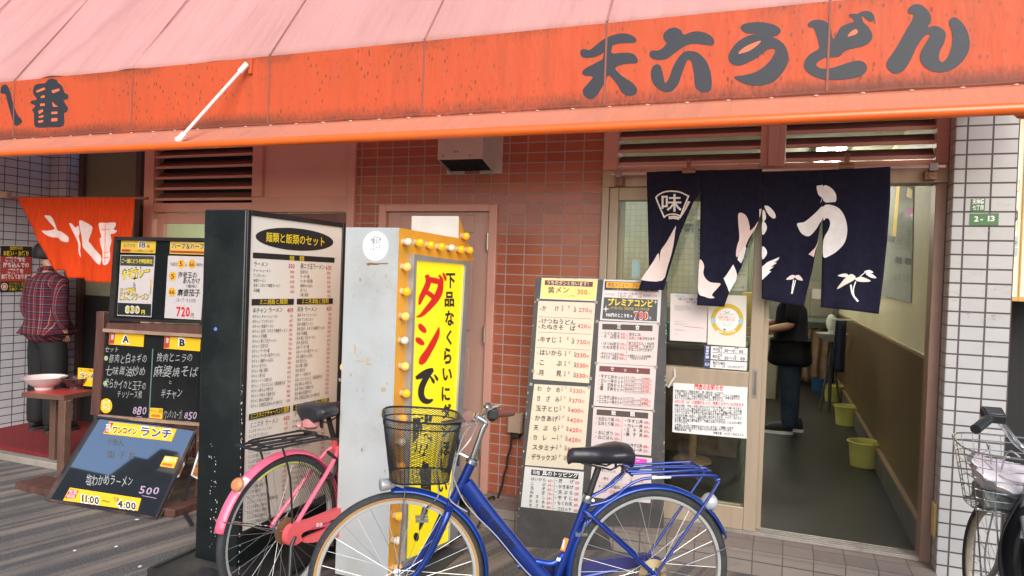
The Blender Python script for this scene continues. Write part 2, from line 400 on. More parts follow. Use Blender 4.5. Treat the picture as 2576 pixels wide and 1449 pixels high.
# ---- upper storey wall carrying the awning
mb = MB(); mb.box(-9, -2.801, .02, .2, 2.62, 4.2); mb.box(-1.044, 1.06, .02, .2, 2.62, 4.2); tag(mb.build('upper_wall', M('upper_render', (.4, .33, .3), .8), smooth=False), 'plain wall strip behind the orange awning above louvres', 'wall')
# ---- white tiled pillar on the right
mb = MB(); mb.prism([(.768, -.15, 0), (1.032, -.15, 0), (1.032, .9, 0), (.765, .9, 0), (.765, -.147, 0)], (0, 0, 2.75), 0)
mb.m = [0] * len(mb.m)
ob = mb.build('tiled_pillar', [WT, WTS], smooth=False)
for pl in ob.data.polygons:
    if abs(pl.normal.x) > .6: pl.material_index = 1
tag(ob, 'white tiled pillar at the right of the udon shop doorway', 'pillar')
# ---- white tiled side wall of the ramen shop entrance, far left
mb = MB(); mb.box(-6.65, -6.35, -.75, .345, 0, 2.6); mb.box(-6.65, -6.13, .346, .62, 0, 2.6)
ob = mb.build('tiled_wall', [WL, WLF], smooth=False)
for pl in ob.data.polygons:
    if abs(pl.normal.y) > .6: pl.material_index = 1
tag(ob, 'grey white tiled wall at the far left with the red notice', 'wall')

# ---- unseen block added behind the camera, roofline shaped for the lunch board's reflection
mb = MB(); mb.box(-44, -17.5, -20, -11.5, 0, 10.9); mb.box(-17.5, -17.0, -20, -11.5, 0, 11.9); mb.box(-17.0, -16.3, -20, -11.5, 0, 12.5); mb.box(-16.3, -12, -20, -11.5, 0, 11.5)
ob = mb.build('added_building', M('over_road_render', (.16, .14, .125), .8, var=.2, scale=.7), smooth=False); tag(ob, 'unseen brown block added over the road to mirror darkly in the lunch board', 'added_building')
for r_ in range(3):
    for c_ in range(10):
        x = -42 + c_ * 3.0
        mb = MB(); mb.box(x, x + 1.5, -11.5, -11.46, 1.2 + r_ * 2.9, 2.7 + r_ * 2.9); w_ = mb.build('window', M('over_road_glass', (.03, .035, .04), .1), ob)
# ---- service door
D = thing('service_door', 'narrow brown pink metal service door with three hinges in the red tiled wall', 'door', (-2.167, 0, 0))
mb = MB(); mb.box(-2.605, -2.55, -.02, .12, .1, 2.0); mb.box(-1.785, -1.729, -.02, .12, .1, 2.0); mb.box(-2.55, -1.785, -.02, .12, 1.955, 2.0)
DM = M('door_paint', (.46, .28, .22), .4, var=.06, scale=2, dirt=.2, dcol=(.22, .14, .11), stretch=(3, 3, .7))
mb.build('frame', MAUVE, D, bevel=.004)
mb = MB(); mb.box(-2.548, -1.787, .012, .05, .11, 1.953)
lf = mb.build('door_leaf', DM, D, bevel=.003)
for z0, z1 in ((.25, .62), (.66, 1.06), (1.18, 1.78)):
    mb = MB(); mb.box(-2.45, -1.9, .002, .0115, z0, z1); mb.build('door_panel', DM, lf, bevel=.006)
mb = MB(); mb.box(-2.45, -1.9, .004, .0115, 1.82, 1.93); mb.build('door_panel', DM, lf, bevel=.005)
for z in (.42, 1.16, 1.76):
    mb = MB(); mb.tube([(-1.79, -.016, z - .055), (-1.79, -.016, z + .055)], .011, 10)
    for k in range(5): mb.lathe([(.0125, -.002), (.0125, .002)], (-1.79, -.016, z - .044 + .022 * k), seg=10)
    mb.build('hinge', M('hinge_metal', (.4, .33, .27), .35, .8), D)
mb = MB(); mb.box(-2.605, -1.729, -.03, .16, .09, .112); mb.build('threshold', M('threshold', (.16, .12, .1), .6), D)

# ---- ventilation hood
H = thing('ventilation_hood', 'beige metal ventilation hood under the awning on the red tiles', 'vent hood', (-1.9, -.1, 2.3))
HM = M('hood_metal', (.52, .45, .37), .45, .1, var=.07, dirt=.4, dcol=(.25, .2, .15), scale=5)
mb = MB()
a0, a1, z0, z1 = -2.075, -1.765, 2.262, 2.62
mb.prism([(a0, -.2, z0), (a0 + .006, -.2, z0), (a0 + .006, -.002, 2.215), (a0 + .006, -.002, z1), (a0 + .006, -.2, z1), (a0, -.2, z1)], (0, 0, .0001))
mb = MB(); mb.box(a0, a1, -.2, -.194, z0, z1)
mb.prism([(a0, -.1935, z0), (a0, -.003, 2.205), (a0, -.003, z1), (a0, -.1935, z1)], (.006, 0, 0)); mb.prism([(a1, -.1935, z0), (a1, -.003, 2.205), (a1, -.003, z1), (a1, -.1935, z1)], (-.006, 0, 0))
mb.box(a0 + .006, a1 - .006, -.193, -.003, z1 - .006, z1)
mb.build('casing', HM, H, bevel=.002)
mb = MB(); mb.box(a0 - .03, a0 + .1, -.006, -.001, 2.2, 2.62); mb.box(a1 - .1, a1 + .055, -.006, -.001, 2.2, 2.62); mb.build('flange', HM, H, bevel=.0015)
mb = MB(); mb.prism([(a0 + .007, -.19, 2.268), (a1 - .007, -.19, 2.268), (a1 - .007, -.008, 2.22), (a0 + .007, -.008, 2.22)], (0, 0, .004))  # near-black sheet across the mouth paints the shade inside the hood
for k in range(12): mb.prism([(a0 + .02 + k * .023, -.16, 2.255), (a0 + .026 + k * .023, -.16, 2.255), (a0 + .026 + k * .023, -.02, 2.217), (a0 + .02 + k * .023, -.02, 2.217)], (0, 0, .006))
mb.build('grille_shade', M('hood_shade', (.02, .022, .02), .6), H)
mb = MB()
for x, z in ((-2.035, 2.285), (-1.955, 2.31), (-1.935, 2.31), (-1.85, 2.285)): mb.lathe([(0, .004), (.006, .003), (.006, 0)], (x, -.2, z), (0, -1, 0), 8)
mb.build('screw', M('screw', (.25, .17, .12), .5, .6), H)

# ---- louvred transom over the sliding doors (udon shop)
L = thing('louver_window', 'two bay mauve louvred transom above the udon shop sliding doors', 'louvre', (-.13, 0, 2.2))
def louvers(root, x0, x1, zs, d=.075, mat=None):
    for z in zs:
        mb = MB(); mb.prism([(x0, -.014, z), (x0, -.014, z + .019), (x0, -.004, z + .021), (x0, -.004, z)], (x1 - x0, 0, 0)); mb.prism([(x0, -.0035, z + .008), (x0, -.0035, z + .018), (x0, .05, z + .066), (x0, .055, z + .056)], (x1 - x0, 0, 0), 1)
        mb.build('louver_blade', [MAUVE, MAUVE_D], root, bevel=.0015)  # slopes use the darker slot: shade from the blade above, painted on
ztop = 2.62
for x0, x1 in ((-1.045, -.955), (-.158, -.02), (.70, .765)):
    pass
mb = MB(); mb.box(-1.044, -.955, -.03, .1, 2.2, ztop); mb.box(.705, .764, -.03, .1, 2.2, ztop); mb.box(-.955, -.15, -.02, .1, 2.2, 2.222); mb.box(-.02, .705, -.02, .1, 2.2, 2.222); mb.box(-.955, -.15, -.02, .1, 2.6, ztop); mb.box(-.02, .705, -.02, .1, 2.6, ztop)
mb.build('frame', MAUVE, L, bevel=.004)
mb = MB(); mb.box(-.15, -.02, -.03, .1, 2.2, ztop); mb.box(-.11, -.06, -.042, -.0305, 2.2, ztop); mb.build('mullion', MAUVE, L, bevel=.004)
zs = [2.228 + .076 * i for i in range(5)]
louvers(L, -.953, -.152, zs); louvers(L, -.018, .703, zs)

# ---- door frame and sliding leaf of the udon shop
F = thing('door_frame', 'beige aluminium frame round the udon shop doorway', 'door frame', (-.14, 0, .13))
mb = MB(); mb.box(-1.044, -1.0, -.03, .1, .135, 2.1); mb.build('jamb', ALU, F, bevel=.003)
mb = MB(); mb.box(.712, .764, -.02, .1, .135, 2.1); mb.build('jamb', M('brown_jamb', (.3, .18, .13), .4, .2, var=.1), F, bevel=.003)
mb = MB(); mb.box(-1.044, .764, -.03, .1, 2.1, 2.199); mb.build('lintel', ALU, F, bevel=.003)
mb = MB(); mb.box(-1.0, .712, -.02, .1, .136, .146)
for k in range(4): mb.box(-1.0, .712, -.018 + .03 * k, -.008 + .03 * k, .1465, .156)
mb.build('track', M('track_metal', (.5, .46, .42), .3, .8, var=.15, dirt=.4), F, bevel=.001)
SD = thing('sliding_door', 'beige aluminium sliding glass door covered with notices, left half of the doorway', 'sliding door', (-.55, -.01, .15))
lx0, lx1 = -.998, -.095
mb = MB(); mb.box(lx0, lx0 + .055, -.022, .012, .158, 2.098); mb.box(lx1 - .068, lx1, -.022, .012, .158, 2.098)
mb.box(lx0 + .055, lx1 - .068, -.02, .01, 2.02, 2.098); mb.box(lx0 + .055, lx1 - .068, -.02, .01, .935, 1.05); mb.box(lx0 + .055, lx1 - .068, -.02, .01, .158, .285)
mb.build('leaf_frame', ALU, SD, bevel=.003)
GL = glass_mat('door_glass', (.93, .96, .93), 1.5)
for z0, z1 in ((.285, .935), (1.05, 2.02)):
    mb = MB(); mb.box(lx0 + .055, lx1 - .068, -.006, -.002, z0, z1); mb.build('glass_pane', GL, SD, smooth=False)
mb = MB(); mb.box(lx1 - .047, lx1 - .021, -.026, -.0225, .91, 1.075, 0); mb.box(lx1 - .041, lx1 - .027, -.0275, -.0265, .925, 1.06, 1)
mb.build('handle_plate', [M('plate_steel', (.45, .4, .36), .3, .9), M('plate_dark', (.2, .18, .16), .4, .8)], SD)
# second leaf slid open behind the first
mb = MB(); mb.box(-.97, -.915, .03, .06, .158, 2.098); mb.box(-.13, -.07, .03, .06, .158, 2.098); mb.box(-.915, -.13, .03, .06, 2.02, 2.098); mb.box(-.915, -.13, .03, .06, .158, .285); mb.box(-.915, -.13, .03, .06, .935, 1.05)
SD2 = tag(mb.build('sliding_door', ALU, None, bevel=.003), 'second aluminium sliding door slid open behind the notice covered one', 'sliding door')
mb = MB(); mb.box(-.915, -.13, .04, .044, .285, .935); mb.box(-.915, -.13, .04, .044, 1.05, 2.02); mb.build('glass_pane', GL, SD2, smooth=False)

# ---- mauve window wall between the ramen shop and the service door
WW = thing('window_wall', 'mauve metal shop front with louvres between the two shops', 'shop front', (-3.75, 0, 0))
mb = MB(); mb.box(-4.757, -4.66, -.03, .12, .05, 2.62); mb.box(-3.69, -3.6, -.03, .12, 2.06, 2.62); mb.box(-4.66, -3.69, -.025, .1, 2.6, 2.62); mb.box(-2.86, -2.801, -.03, .12, .05, 2.62)
mb.box(-4.66, -3.69, -.025, .12, 1.95, 2.02); mb.box(-3.69, -2.86, -.025, .12, 1.95, 2.06); mb.build('frame', MAUVE, WW, bevel=.004)
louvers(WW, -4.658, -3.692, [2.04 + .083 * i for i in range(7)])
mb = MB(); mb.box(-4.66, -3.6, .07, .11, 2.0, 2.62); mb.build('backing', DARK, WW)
mb = MB(); mb.box(-3.6, -2.86, .0, .03, 2.06, 2.62); mb.build('panel', M('mauve_panel', (.57, .315, .25), .6, var=.06, scale=1.5), WW, bevel=.002)
mb = MB(); mb.box(-4.66, -2.86, .01, .05, .05, .55); mb.build('dado', REDT, WW, smooth=False)
# sliding sashes
for x0, x1, y in ((-4.63, -4.02, -.01), (-4.06, -3.5, .02), (-3.5, -2.95, .0)):
    mb = MB(); mb.box(x0, x0 + .07, y, y + .03, .56, 1.94); mb.box(x1 - .07, x1, y, y + .03, .56, 1.94); mb.box(x0 + .07, x1 - .07, y, y + .03, 1.86, 1.94); mb.box(x0 + .07, x1 - .07, y, y + .03, .56, .66)
    s_ = mb.build('sash', MAUVE if x0 < -4.1 else MAUVE_D, WW, bevel=.003)
    mb = MB(); mb.box(x0 + .07, x1 - .07, y + .012, y + .016, .66, 1.86); mb.build('pane', GL, s_, smooth=False)
mb = MB(); mb.box(-2.945, -2.86, -.02, .02, .56, 1.94); st = mb.build('end_stile', MAUVE_D, WW, bevel=.003)
mb = MB(); mb.box(-2.925, -2.885, -.024, -.0205, 1.12, 1.27); mb.box(-2.915, -2.895, -.026, -.0245, 1.14, 1.25); mb.build('pull_handle', M('pull', (.3, .2, .17), .4, .5), WW, bevel=.002)

# ---- ramen shop front, set back at the far left
RF = thing('shop_front', 'recessed ramen shop front with pale panes behind the orange curtain', 'shop front', (-5.45, .5, .05))
mb = MB(); mb.box(-6.13, -6.08, .46, .56, .05, 2.6); mb.box(-5.42, -5.36, .46, .56, .05, 2.6); mb.box(-4.86, -4.765, .3, .56, .05, 2.6); mb.box(-6.08, -4.86, .47, .55, 2.06, 2.14)
mb.build('frame', M('umber_metal', (.12, .07, .055), .4, .3, var=.15), RF, bevel=.003)
mb = MB(); mb.box(-6.08, -5.42, .5, .52, 2.14, 2.6); mb.build('pane', M('olive_pane', (.2, .165, .09), .3, var=.08, scale=2), RF)
mb = MB(); mb.box(-5.36, -4.86, .5, .52, 2.14, 2.6); mb.build('pane', M('pale_pane', (.42, .36, .28), .3, var=.1), RF)
mb = MB(); mb.box(-6.08, -5.42, .52, .54, 1.23, 2.06); mb.build('pane', M('green_pane', (.27, .27, .17), .4, var=.15, scale=3), RF)
mb = MB(); mb.box(-6.08, -5.42, .5, .54, .05, 1.23); mb.build('black_panel', DARK, RF)
mb = MB(); mb.box(-5.36, -4.86, .5, .54, .05, 2.06); mb.build('door_leaf', M('beige_leaf', (.34, .25, .19), .5, var=.2, scale=2), RF)
mb = MB(); mb.box(-4.76, -2.81, 1.3, 1.36, 0, 2.6); mb.box(-4.76, -2.81, .13, 1.3, 2.5, 2.56); mb.box(-4.757, -4.735, .13, 1.36, 0, 2.56); struct(mb.build('ramen_shop_wall', M('ramen_wall', (.5, .52, .38), .7, var=.15, scale=2), smooth=False))
l_ = thing('ceiling_light', 'lit fluorescent light seen through the ramen shop sash', 'ceiling light', (-4.25, .95, 2.5)); mb = MB(); mb.box(-4.72, -3.48, .88, 1.17, 2.46, 2.498); mb.build('fitting', M('fitting', (.7, .7, .66), .4), l_)
mb = MB(); mb.tube([(-4.7, .95, 2.43), (-3.5, .95, 2.43)], .018, 8); mb.tube([(-4.7, 1.1, 2.43), (-3.5, 1.1, 2.43)], .018, 8); mb.build('tube_lamp', M('tube_lamp', (1, .98, .86), emit=21), l_)
# ---- interior of the udon shop
FLOOR = M('shop_floor', (.017, .0165, .015), .38, var=.35, scale=3, bmp=.15, dirt=.3, dcol=(.09, .085, .075))
mb = MB(); mb.box(-2.8, .76, .1, 7.6, .06, .14); struct(mb.build('shop_floor', FLOOR, smooth=False))
mb = MB(); mb.box(-2.9, 1.1, .101, 7.8, 2.64, 2.72); struct(mb.build('shop_ceiling', M('ceiling', (.6, .6, .5), .8), smooth=False))
mb = MB(); mb.box(.775, .84, .9, 7.7, 0, 2.64); struct(mb.build('side_wall', M('core', (.4, .4, .38), .8)))
CREAM = M('cream_wall', (.64, .59, .40), .5, var=.06, scale=1.5, dirt=.15, dcol=(.3, .26, .16))
WAIN = M('wainscot', (.12, .075, .035), .35, var=.25, scale=2, stretch=(1, 1, .15))
mb = MB(); mb.box(.745, .774, .1, 7.6, 1.19, 2.64); struct(mb.build('cream_wall', CREAM, smooth=False))
mb = MB(); mb.box(.74, .774, .1, 7.6, .3, 1.17); struct(mb.build('wainscot', WAIN, smooth=False))
mb = MB(); mb.box(.725, .774, .1, 7.6, 1.171, 1.195); struct(mb.build('dado_rail', M('rail_wood', (.3, .2, .1), .4), bevel=.003))
mb = MB(); mb.box(.715, .774, .1, 7.6, .14, .299); struct(mb.build('skirting', M('skirt', (.1, .1, .09), .5, var=.3), bevel=.004))
mb = MB(); mb.box(.712, .7395, .1, 7.6, .3, .315); struct(mb.build('skirting_strip', M('rail_wood2', (.24, .15, .07), .4)))
mb = MB(); mb.box(.71, .7145, .45, .55, .5, .62) ; 
OUT = tag(mb.build('wall_socket', M('socket', (.35, .25, .12), .5), bevel=.003), 'small socket plate low on the brown wainscot inside', 'socket') if False else None
mb = MB(); mb.box(-2.9, .84, 7.6, 7.7, 0, 2.64); struct(mb.build('back_wall', M('back_wall', (.32, .33, .27), .7, var=.15, scale=2), smooth=False))
mb = MB(); mb.box(-2.9, -2.8, .17, 7.6, 0, 2.64); struct(mb.build('left_wall', CREAM, smooth=False))
MOS = tile_mat('mosaic', (.80, .77, .70), (.72, .69, .62), (.60, .58, .52), .05, .05, .004, 'xz', 0, 0, .3, .1, bd=.004)
mb = MB(); mb.box(-2.8, -.42, 2.3, 2.38, 1.32, 2.64); struct(mb.build('mosaic_partition', MOS, smooth=False))
mb = MB(); mb.box(-2.8, -.3, 1.75, 2.3, .14, 1.0); mb.box(-2.8, -.26, 1.7, 2.32, 1.0, 1.04)
tag(mb.build('counter', [M('counter_wood', (.1, .06, .035), .4, var=.3)], bevel=.006), 'dark wooden serving counter behind the glass door', 'counter')
# fluorescent fittings (seen lit through the louvres)
for i, (x, y) in enumerate(((.30, 2.2), (-.75, 4.4), (-2.1, 1.2), (-1.5, 4.6), (-.5, 6.2))):
    l_ = thing('ceiling_light', ['lit fluorescent light behind the right louvre bay', 'lit ceiling fluorescent further inside over the buckets', 'lit fluorescent light behind the left louvre bay', 'lit fluorescent light over the kitchen partition', 'lit fluorescent light at the back of the shop'][i], 'ceiling light', (x, y, 2.64), 'fluorescent lights inside the shop')
    mb = MB(); mb.box(x - .11, x + .11, y - .6, y + .6, 2.6, 2.638); mb.build('fitting', M('fitting', (.7, .7, .66), .4), l_, bevel=.004)
    for dx in (-.055, .055):
        mb = MB(); mb.tube([(x + dx, y - .57, 2.575), (x + dx, y + .57, 2.575)], .016, 10); mb.build('tube_lamp', M('tube_lamp', (1, .98, .86), emit=21), l_)
# ================================================================== AWNING
VY, VZ0, VZ1, XL, XR = -.8, 2.395, 2.80, -7.6, 1.16
def awn_mat(name, colr, stain):
    m, nt, p = base_mat(name, .5, 0, .4)
    g = nn(nt, 'ShaderNodeNewGeometry'); sx = nn(nt, 'ShaderNodeSeparateXYZ'); nt.links.new(g.outputs['Position'], sx.inputs[0])
    c = ramp(nt, noise(nt, 1.3, 4), [(.3, tuple(v * .93 for v in colr)), (.7, colr)])
    if stain:
        def band(z0, z1):
            mr = nn(nt, 'ShaderNodeMapRange'); mr.inputs['From Min'].default_value = z0; mr.inputs['From Max'].default_value = z1; nt.links.new(sx.outputs[2], mr.inputs[0]); return mr.outputs[0]
        def mul(a, b, op='MULTIPLY'):
            q = nn(nt, 'ShaderNodeMath', operation=op); q.use_clamp = True
            for i, v in enumerate((a, b)):
                if isinstance(v, float): q.inputs[i].default_value = v
                else: nt.links.new(v, q.inputs[i])
            return q.outputs[0]
        wide = ramp(nt, noise(nt, 1.1, 3), [(.4, (0, 0, 0)), (.6, (1, 1, 1))])
        fine_ = noise(nt, 70, 7, (1, 1, .4), .75)
        def mix2(g_, amt):
            a = nn(nt, 'ShaderNodeMath', operation='MULTIPLY_ADD'); a.inputs[1].default_value = amt; a.inputs[2].default_value = -amt * .5
            nt.links.new(fine_, a.inputs[0]); s_ = nn(nt, 'ShaderNodeMath', operation='ADD'); nt.links.new(a.outputs[0], s_.inputs[0]); nt.links.new(g_, s_.inputs[1]); return s_.outputs[0]
        w2 = ramp(nt, noise(nt, 1.4, 4, None, .6), [(.32, (.35, .35, .35)), (.62, (1, 1, 1))])
        low = ramp(nt, mix2(mul(band(2.50, 2.395), w2), 1.5), [(.18, (0, 0, 0)), (.75, (.85, .85, .85))])
        top = ramp(nt, mix2(mul(band(2.66, 2.83), wide), 1.6), [(.45, (0, 0, 0)), (1.0, (.7, .7, .7))])
        v = nn(nt, 'ShaderNodeTexVoronoi'); v.inputs['Scale'].default_value = 34; v.inputs['Randomness'].default_value = 1
        mpp = nn(nt, 'ShaderNodeMapping'); mpp.inputs['Scale'].default_value = (1, 1, .5); nt.links.new(g.outputs['Position'], mpp.inputs[0]); nt.links.new(mpp.outputs[0], v.inputs['Vector'])
        spk = mul(ramp(nt, v.outputs['Distance'], [(.14, (.8, .8, .8)), (.26, (0, 0, 0))]), ramp(nt, noise(nt, 2.4, 6, None, .65), [(.42, (0, 0, 0)), (.58, (1, 1, 1))]))
        c = mixc(nt, ramp(nt, noise(nt, 5, 6, (2.2, 1, .25), .65), [(.5, (0, 0, 0)), (.75, (.4, .4, .4))]), c, (.45, .13, .07))
        c = mixc(nt, low, c, (.24, .085, .055)); c = mixc(nt, top, c, (.22, .08, .04)); c = mixc(nt, spk, c, (.22, .09, .05))
    else:
        c = mixc(nt, ramp(nt, noise(nt, 1.2, 6, (1.6, .5, .5)), [(.42, (0, 0, 0)), (.7, (.35, .35, .35))]), c, (.55, .3, .27))
    nt.links.new(c, p.inputs['Base Color'])
    bump(nt, p, noise(nt, 2.6, 4, (3.4, .45, .45)) if not stain else noise(nt, 3.5, 5, (3, 1, .8)), .035 if not stain else .016, .6)
    t = nn(nt, 'ShaderNodeBsdfTranslucent'); nt.links.new(mixc(nt, .6, c, (1, .86, .8)) if not stain else c, t.inputs[0]); mx = nn(nt, 'ShaderNodeMixShader'); mx.inputs[0].default_value = .5 if not stain else .4
    nt.links.new(p.outputs[0], mx.inputs[1]); nt.links.new(t.outputs[0], mx.inputs[2]); nt.links.new(mx.outputs[0], nt.nodes['Material Output'].inputs[0])
    MATS[name] = m; return m
ORG = awn_mat('awning_orange', (.80, .15, .055), True)
PNK = awn_mat('awning_faded_sheen', (.88, .50, .46), False)  # weathered pink, with the sky's sheen painted into the base colour
FLP = awn_mat('awning_flap', (.88, .36, .22), False)  # orange vinyl, paler here because sky reflection is put into its colour
A = thing('awning', 'long orange awning with black brush lettering across both shops', 'awning', (-3.2, -.4, 2.4))
JX = [-7.2, -6.2, -5.132, -4.0, -2.9, -1.865, -.857, .144, 1.16]
rnd = random.Random(3)
mb = MB()
SL = radians(54.7)
def can(u, v):
    x = XL + (XR - XL) * u; l = 2.0 * v
    sag = .018 * sin(pi * min(1, v * 1.2)) * (1 - .0 * u)
    # cloth pulls tight over each rib and sags between
    k = 0
    for a, b in zip(JX[:-1], JX[1:]):
        if a <= x <= b: k = sin(pi * (x - a) / (b - a))
    wr = (.010 * sin(9 * x - 3.0 * l) + .006 * sin(17 * x - 5 * l + 1)) * min(1.3, max(.12, (-2.6 - x) / 2.0)) * (1 - .6 * v)
    d = -(sag * k) * .8 + wr
    return Vector((x, VY + l * cos(SL) - d * sin(SL), VZ1 + l * sin(SL) + d * cos(SL)))
mb.grid(can, 220, 24); canopy = mb.build('canopy', PNK, A, solid=.003)
for x in JX[1:-1]:
    mb = MB(); P = []
    for i in range(20):
        l = 2.0 * i / 19; P.append((x, VY + l * cos(SL) - .006 * sin(SL) - .0015, VZ1 + l * sin(SL) + .004))
    mb.tube(P, .0042, 6); mb.build('seam', M('seam', (.33, .14, .12), .7), canopy)
    mb = MB(); mb.box(x - .0045, x + .0045, VY - .0042, VY - .001, VZ0 + .01, VZ1 - .004); mb.build('seam', M('seam_v', (.28, .09, .06), .7), A)
mb = MB(); mb.grid(lambda u, v: Vector((XL + (XR - XL) * u, VY - .0008 + .004 * sin(5 * u * 9) * (1 - v), VZ0 + (VZ1 - VZ0) * v)), 200, 8)
# flat band; keep it truly flat so the lettering lies on it
mb = MB(); mb.box(XL, XR, VY, VY + .006, VZ0, VZ1)
val = mb.build('valance', ORG, A, smooth=False)
c1, c2, c3 = G(0, 0), G(1, 0), G(2, 0)
PV = Plane((0, VY, 0), (0, -1, 0))
def e2(x, y): return c2(x, y)
LET = []
def addp(k, pts): LET.append(('s', [k(*p) for p in pts], 'dg'))
def addh(k, pts): LET.append(('s', [k(*p) for p in pts], 'hole'))
INK['dg'] = (.026, .029, .036); INK['hole'] = (.80, .15, .055)
addp(c2, [(1805, 385), (1830, 370), (1880, 375), (1960, 310), (2050, 265), (2130, 252), (2195, 268), (2228, 300), (2212, 322), (2150, 325), (2090, 330), (2035, 350), (1990, 390), (1930, 425), (1860, 437), (1812, 425)])
addp(c2, [(1818, 545), (1850, 512), (1930, 470), (1975, 440), (1990, 370), (2045, 345), (2040, 402), (2120, 398), (2200, 405), (2238, 450), (2225, 478), (2150, 482), (2068, 512), (2115, 570), (2190, 620), (2232, 670), (2220, 712), (2170, 724), (2120, 700), (2080, 635), (2022, 570), (1995, 605), (1965, 665), (1915, 735), (1870, 747), (1830, 718), (1825, 675), (1862, 630), (1900, 580), (1835, 570)])
addp(c2, [(2328, 400), (2345, 382), (2400, 380), (2455, 330), (2435, 300), (2432, 255), (2470, 220), (2520, 208), (2565, 230), (2585, 262), (2650, 240), (2720, 240), (2785, 268), (2815, 310), (2800, 342), (2740, 338), (2660, 330), (2600, 345), (2530, 390), (2450, 447), (2370, 450), (2332, 430)])
addp(c2, [(2342, 520), (2368, 488), (2408, 495), (2428, 560), (2445, 628), (2478, 580), (2510, 490), (2576, 400), (2640, 385), (2700, 405), (2760, 470), (2790, 560), (2795, 650), (2775, 690), (2720, 695), (2672, 660), (2662, 560), (2645, 475), (2622, 450), (2600, 480), (2570, 560), (2540, 640), (2490, 690), (2420, 688), (2360, 640), (2338, 575)])
addp(c3, [(438, 215), (455, 185), (520, 170), (600, 168), (690, 188), (738, 222), (728, 258), (680, 275), (620, 268), (560, 252), (480, 250)])
addp(c3, [(520, 262), (600, 258), (690, 285), (760, 330), (795, 400), (792, 480), (750, 555), (680, 620), (590, 645), (490, 640), (410, 605), (392, 578), (450, 570), (560, 540), (650, 470), (695, 400), (690, 368), (640, 375), (570, 430), (500, 470), (430, 495), (365, 480), (345, 430), (370, 370), (430, 305)])
addh(c3, [(420, 405), (450, 370), (510, 335), (590, 308), (560, 345), (500, 385), (445, 402)])
addp(c3, [(945, 180), (990, 152), (1060, 155), (1110, 190), (1125, 260), (1143, 292), (1190, 210), (1250, 178), (1290, 165), (1285, 140), (1255, 120), (1270, 104), (1320, 105), (1350, 88), (1400, 84), (1440, 110), (1446, 150), (1410, 162), (1370, 130), (1352, 122), (1362, 165), (1402, 205), (1432, 262), (1420, 310), (1370, 345), (1290, 365), (1225, 385), (1185, 425), (1130, 432), (1085, 432), (1030, 460), (1008, 492), (1045, 517), (1120, 515), (1200, 490), (1300, 460), (1360, 465), (1392, 505), (1375, 552), (1310, 585), (1210, 600), (1080, 602), (980, 572), (922, 520), (920, 465), (960, 410), (1028, 368), (1025, 320), (1005, 250), (985, 210), (955, 206)])
addh(c3, [(1245, 275), (1270, 240), (1305, 222), (1322, 238), (1308, 258), (1275, 270)])
addp(c3, [(1700, 72), (1740, 36), (1800, 38), (1858, 90), (1875, 150), (1852, 205), (1900, 195), (1955, 215), (1985, 255), (1975, 320), (1940, 390), (1935, 445), (1958, 470), (2000, 430), (2030, 345), (2035, 255), (2008, 175), (2028, 137), (2070, 138), (2130, 200), (2162, 285), (2163, 365), (2130, 440), (2060, 510), (1980, 542), (1900, 542), (1830, 510), (1793, 455), (1798, 390), (1838, 320), (1868, 262), (1830, 268), (1780, 330), (1740, 410), (1700, 490), (1650, 545), (1590, 553), (1543, 512), (1543, 460), (1600, 380), (1680, 240), (1732, 150), (1742, 108), (1708, 102)])
addp(c1, [(5, 690), (15, 650), (48, 640), (75, 680), (95, 760), (130, 860), (167, 908), (160, 930), (130, 950), (105, 932), (80, 850), (55, 760), (42, 712), (12, 706)])
addp(c1, [(365, 602), (395, 594), (428, 604), (440, 625), (470, 650), (488, 700), (515, 715), (512, 748), (482, 756), (500, 790), (515, 820), (502, 848), (485, 855), (480, 950), (380, 960), (285, 962), (260, 940), (258, 855), (243, 830), (268, 800), (232, 778), (242, 760), (280, 750), (250, 700), (268, 640), (340, 628)])
for h in ([(275, 685), (335, 660), (345, 675), (280, 700)], [(390, 682), (450, 668), (450, 685), (400, 705)], [(305, 738), (320, 722), (340, 720), (338, 738)], [(305, 783), (340, 780), (340, 797), (305, 802)], [(397, 766), (415, 790), (440, 805), (402, 806)], [(292, 838), (325, 824), (328, 842), (295, 862)], [(390, 845), (435, 842), (435, 860), (390, 862)], [(295, 878), (330, 868), (330, 884), (295, 890)], [(290, 912), (328, 906), (328, 922), (292, 928)], [(390, 895), (435, 890), (435, 914), (390, 917)]):
    LET.append(('q', [c1(*p) for p in h], 'hole'))
letter(PV, ID, [l for l in LET if l[1][0][0] > 700], val, base=.0015)
letter(PV, ID, [l for l in LET if l[1][0][0] < 700], val, base=.0015)
# dirt ring round the letters is in the sheet itself; sloping flap with front rail below the band
RY, RZ = -1.05, 2.236
mb = MB(); mb.grid(lambda u, v: Vector((XL + (XR - .02 - XL) * u, VY - .012 + (RY - VY + .012) * v, VZ0 - .006 + (RZ + .012 - VZ0) * v - .008 * sin(pi * v) + .004 * sin(40 * u) * v * (1 - v) * 2)), 160, 8)
mb.build('drip_flap', FLP, A, solid=.003)
mb = MB(); mb.tube([(XL + (XR - XL) * i / 60, VY - .008, VZ0 - .002 + .003 * sin(i * 2.3)) for i in range(61)], .012, 8); mb.build('hem', ORG, A)
mb = MB(); mb.tube([(XL, RY, RZ), (XR - .03, RY, RZ)], .0235, 14); mb.build('front_rail', M('rail_orange', (.80, .13, .015), .28, var=.05, coat=.4), A)
for i in range(46):
    x = -7.3 + i * .185
    if x > 1.1: break
    mb = MB(); mb.ball((x, VY - .025, VZ0 - .013), (.012, .008, .004), 8); mb.build('eyelet', M('eyelet', (.8, .55, .45), .4), A)
pa, pb = hx((622, 160), 'y', VY - .03), hx((450, 352), 'y', RY + .03)
RODW = M('white_rod', (.74, .72, .68), .4, var=.06, dirt=.3, dcol=(.4, .3, .22))
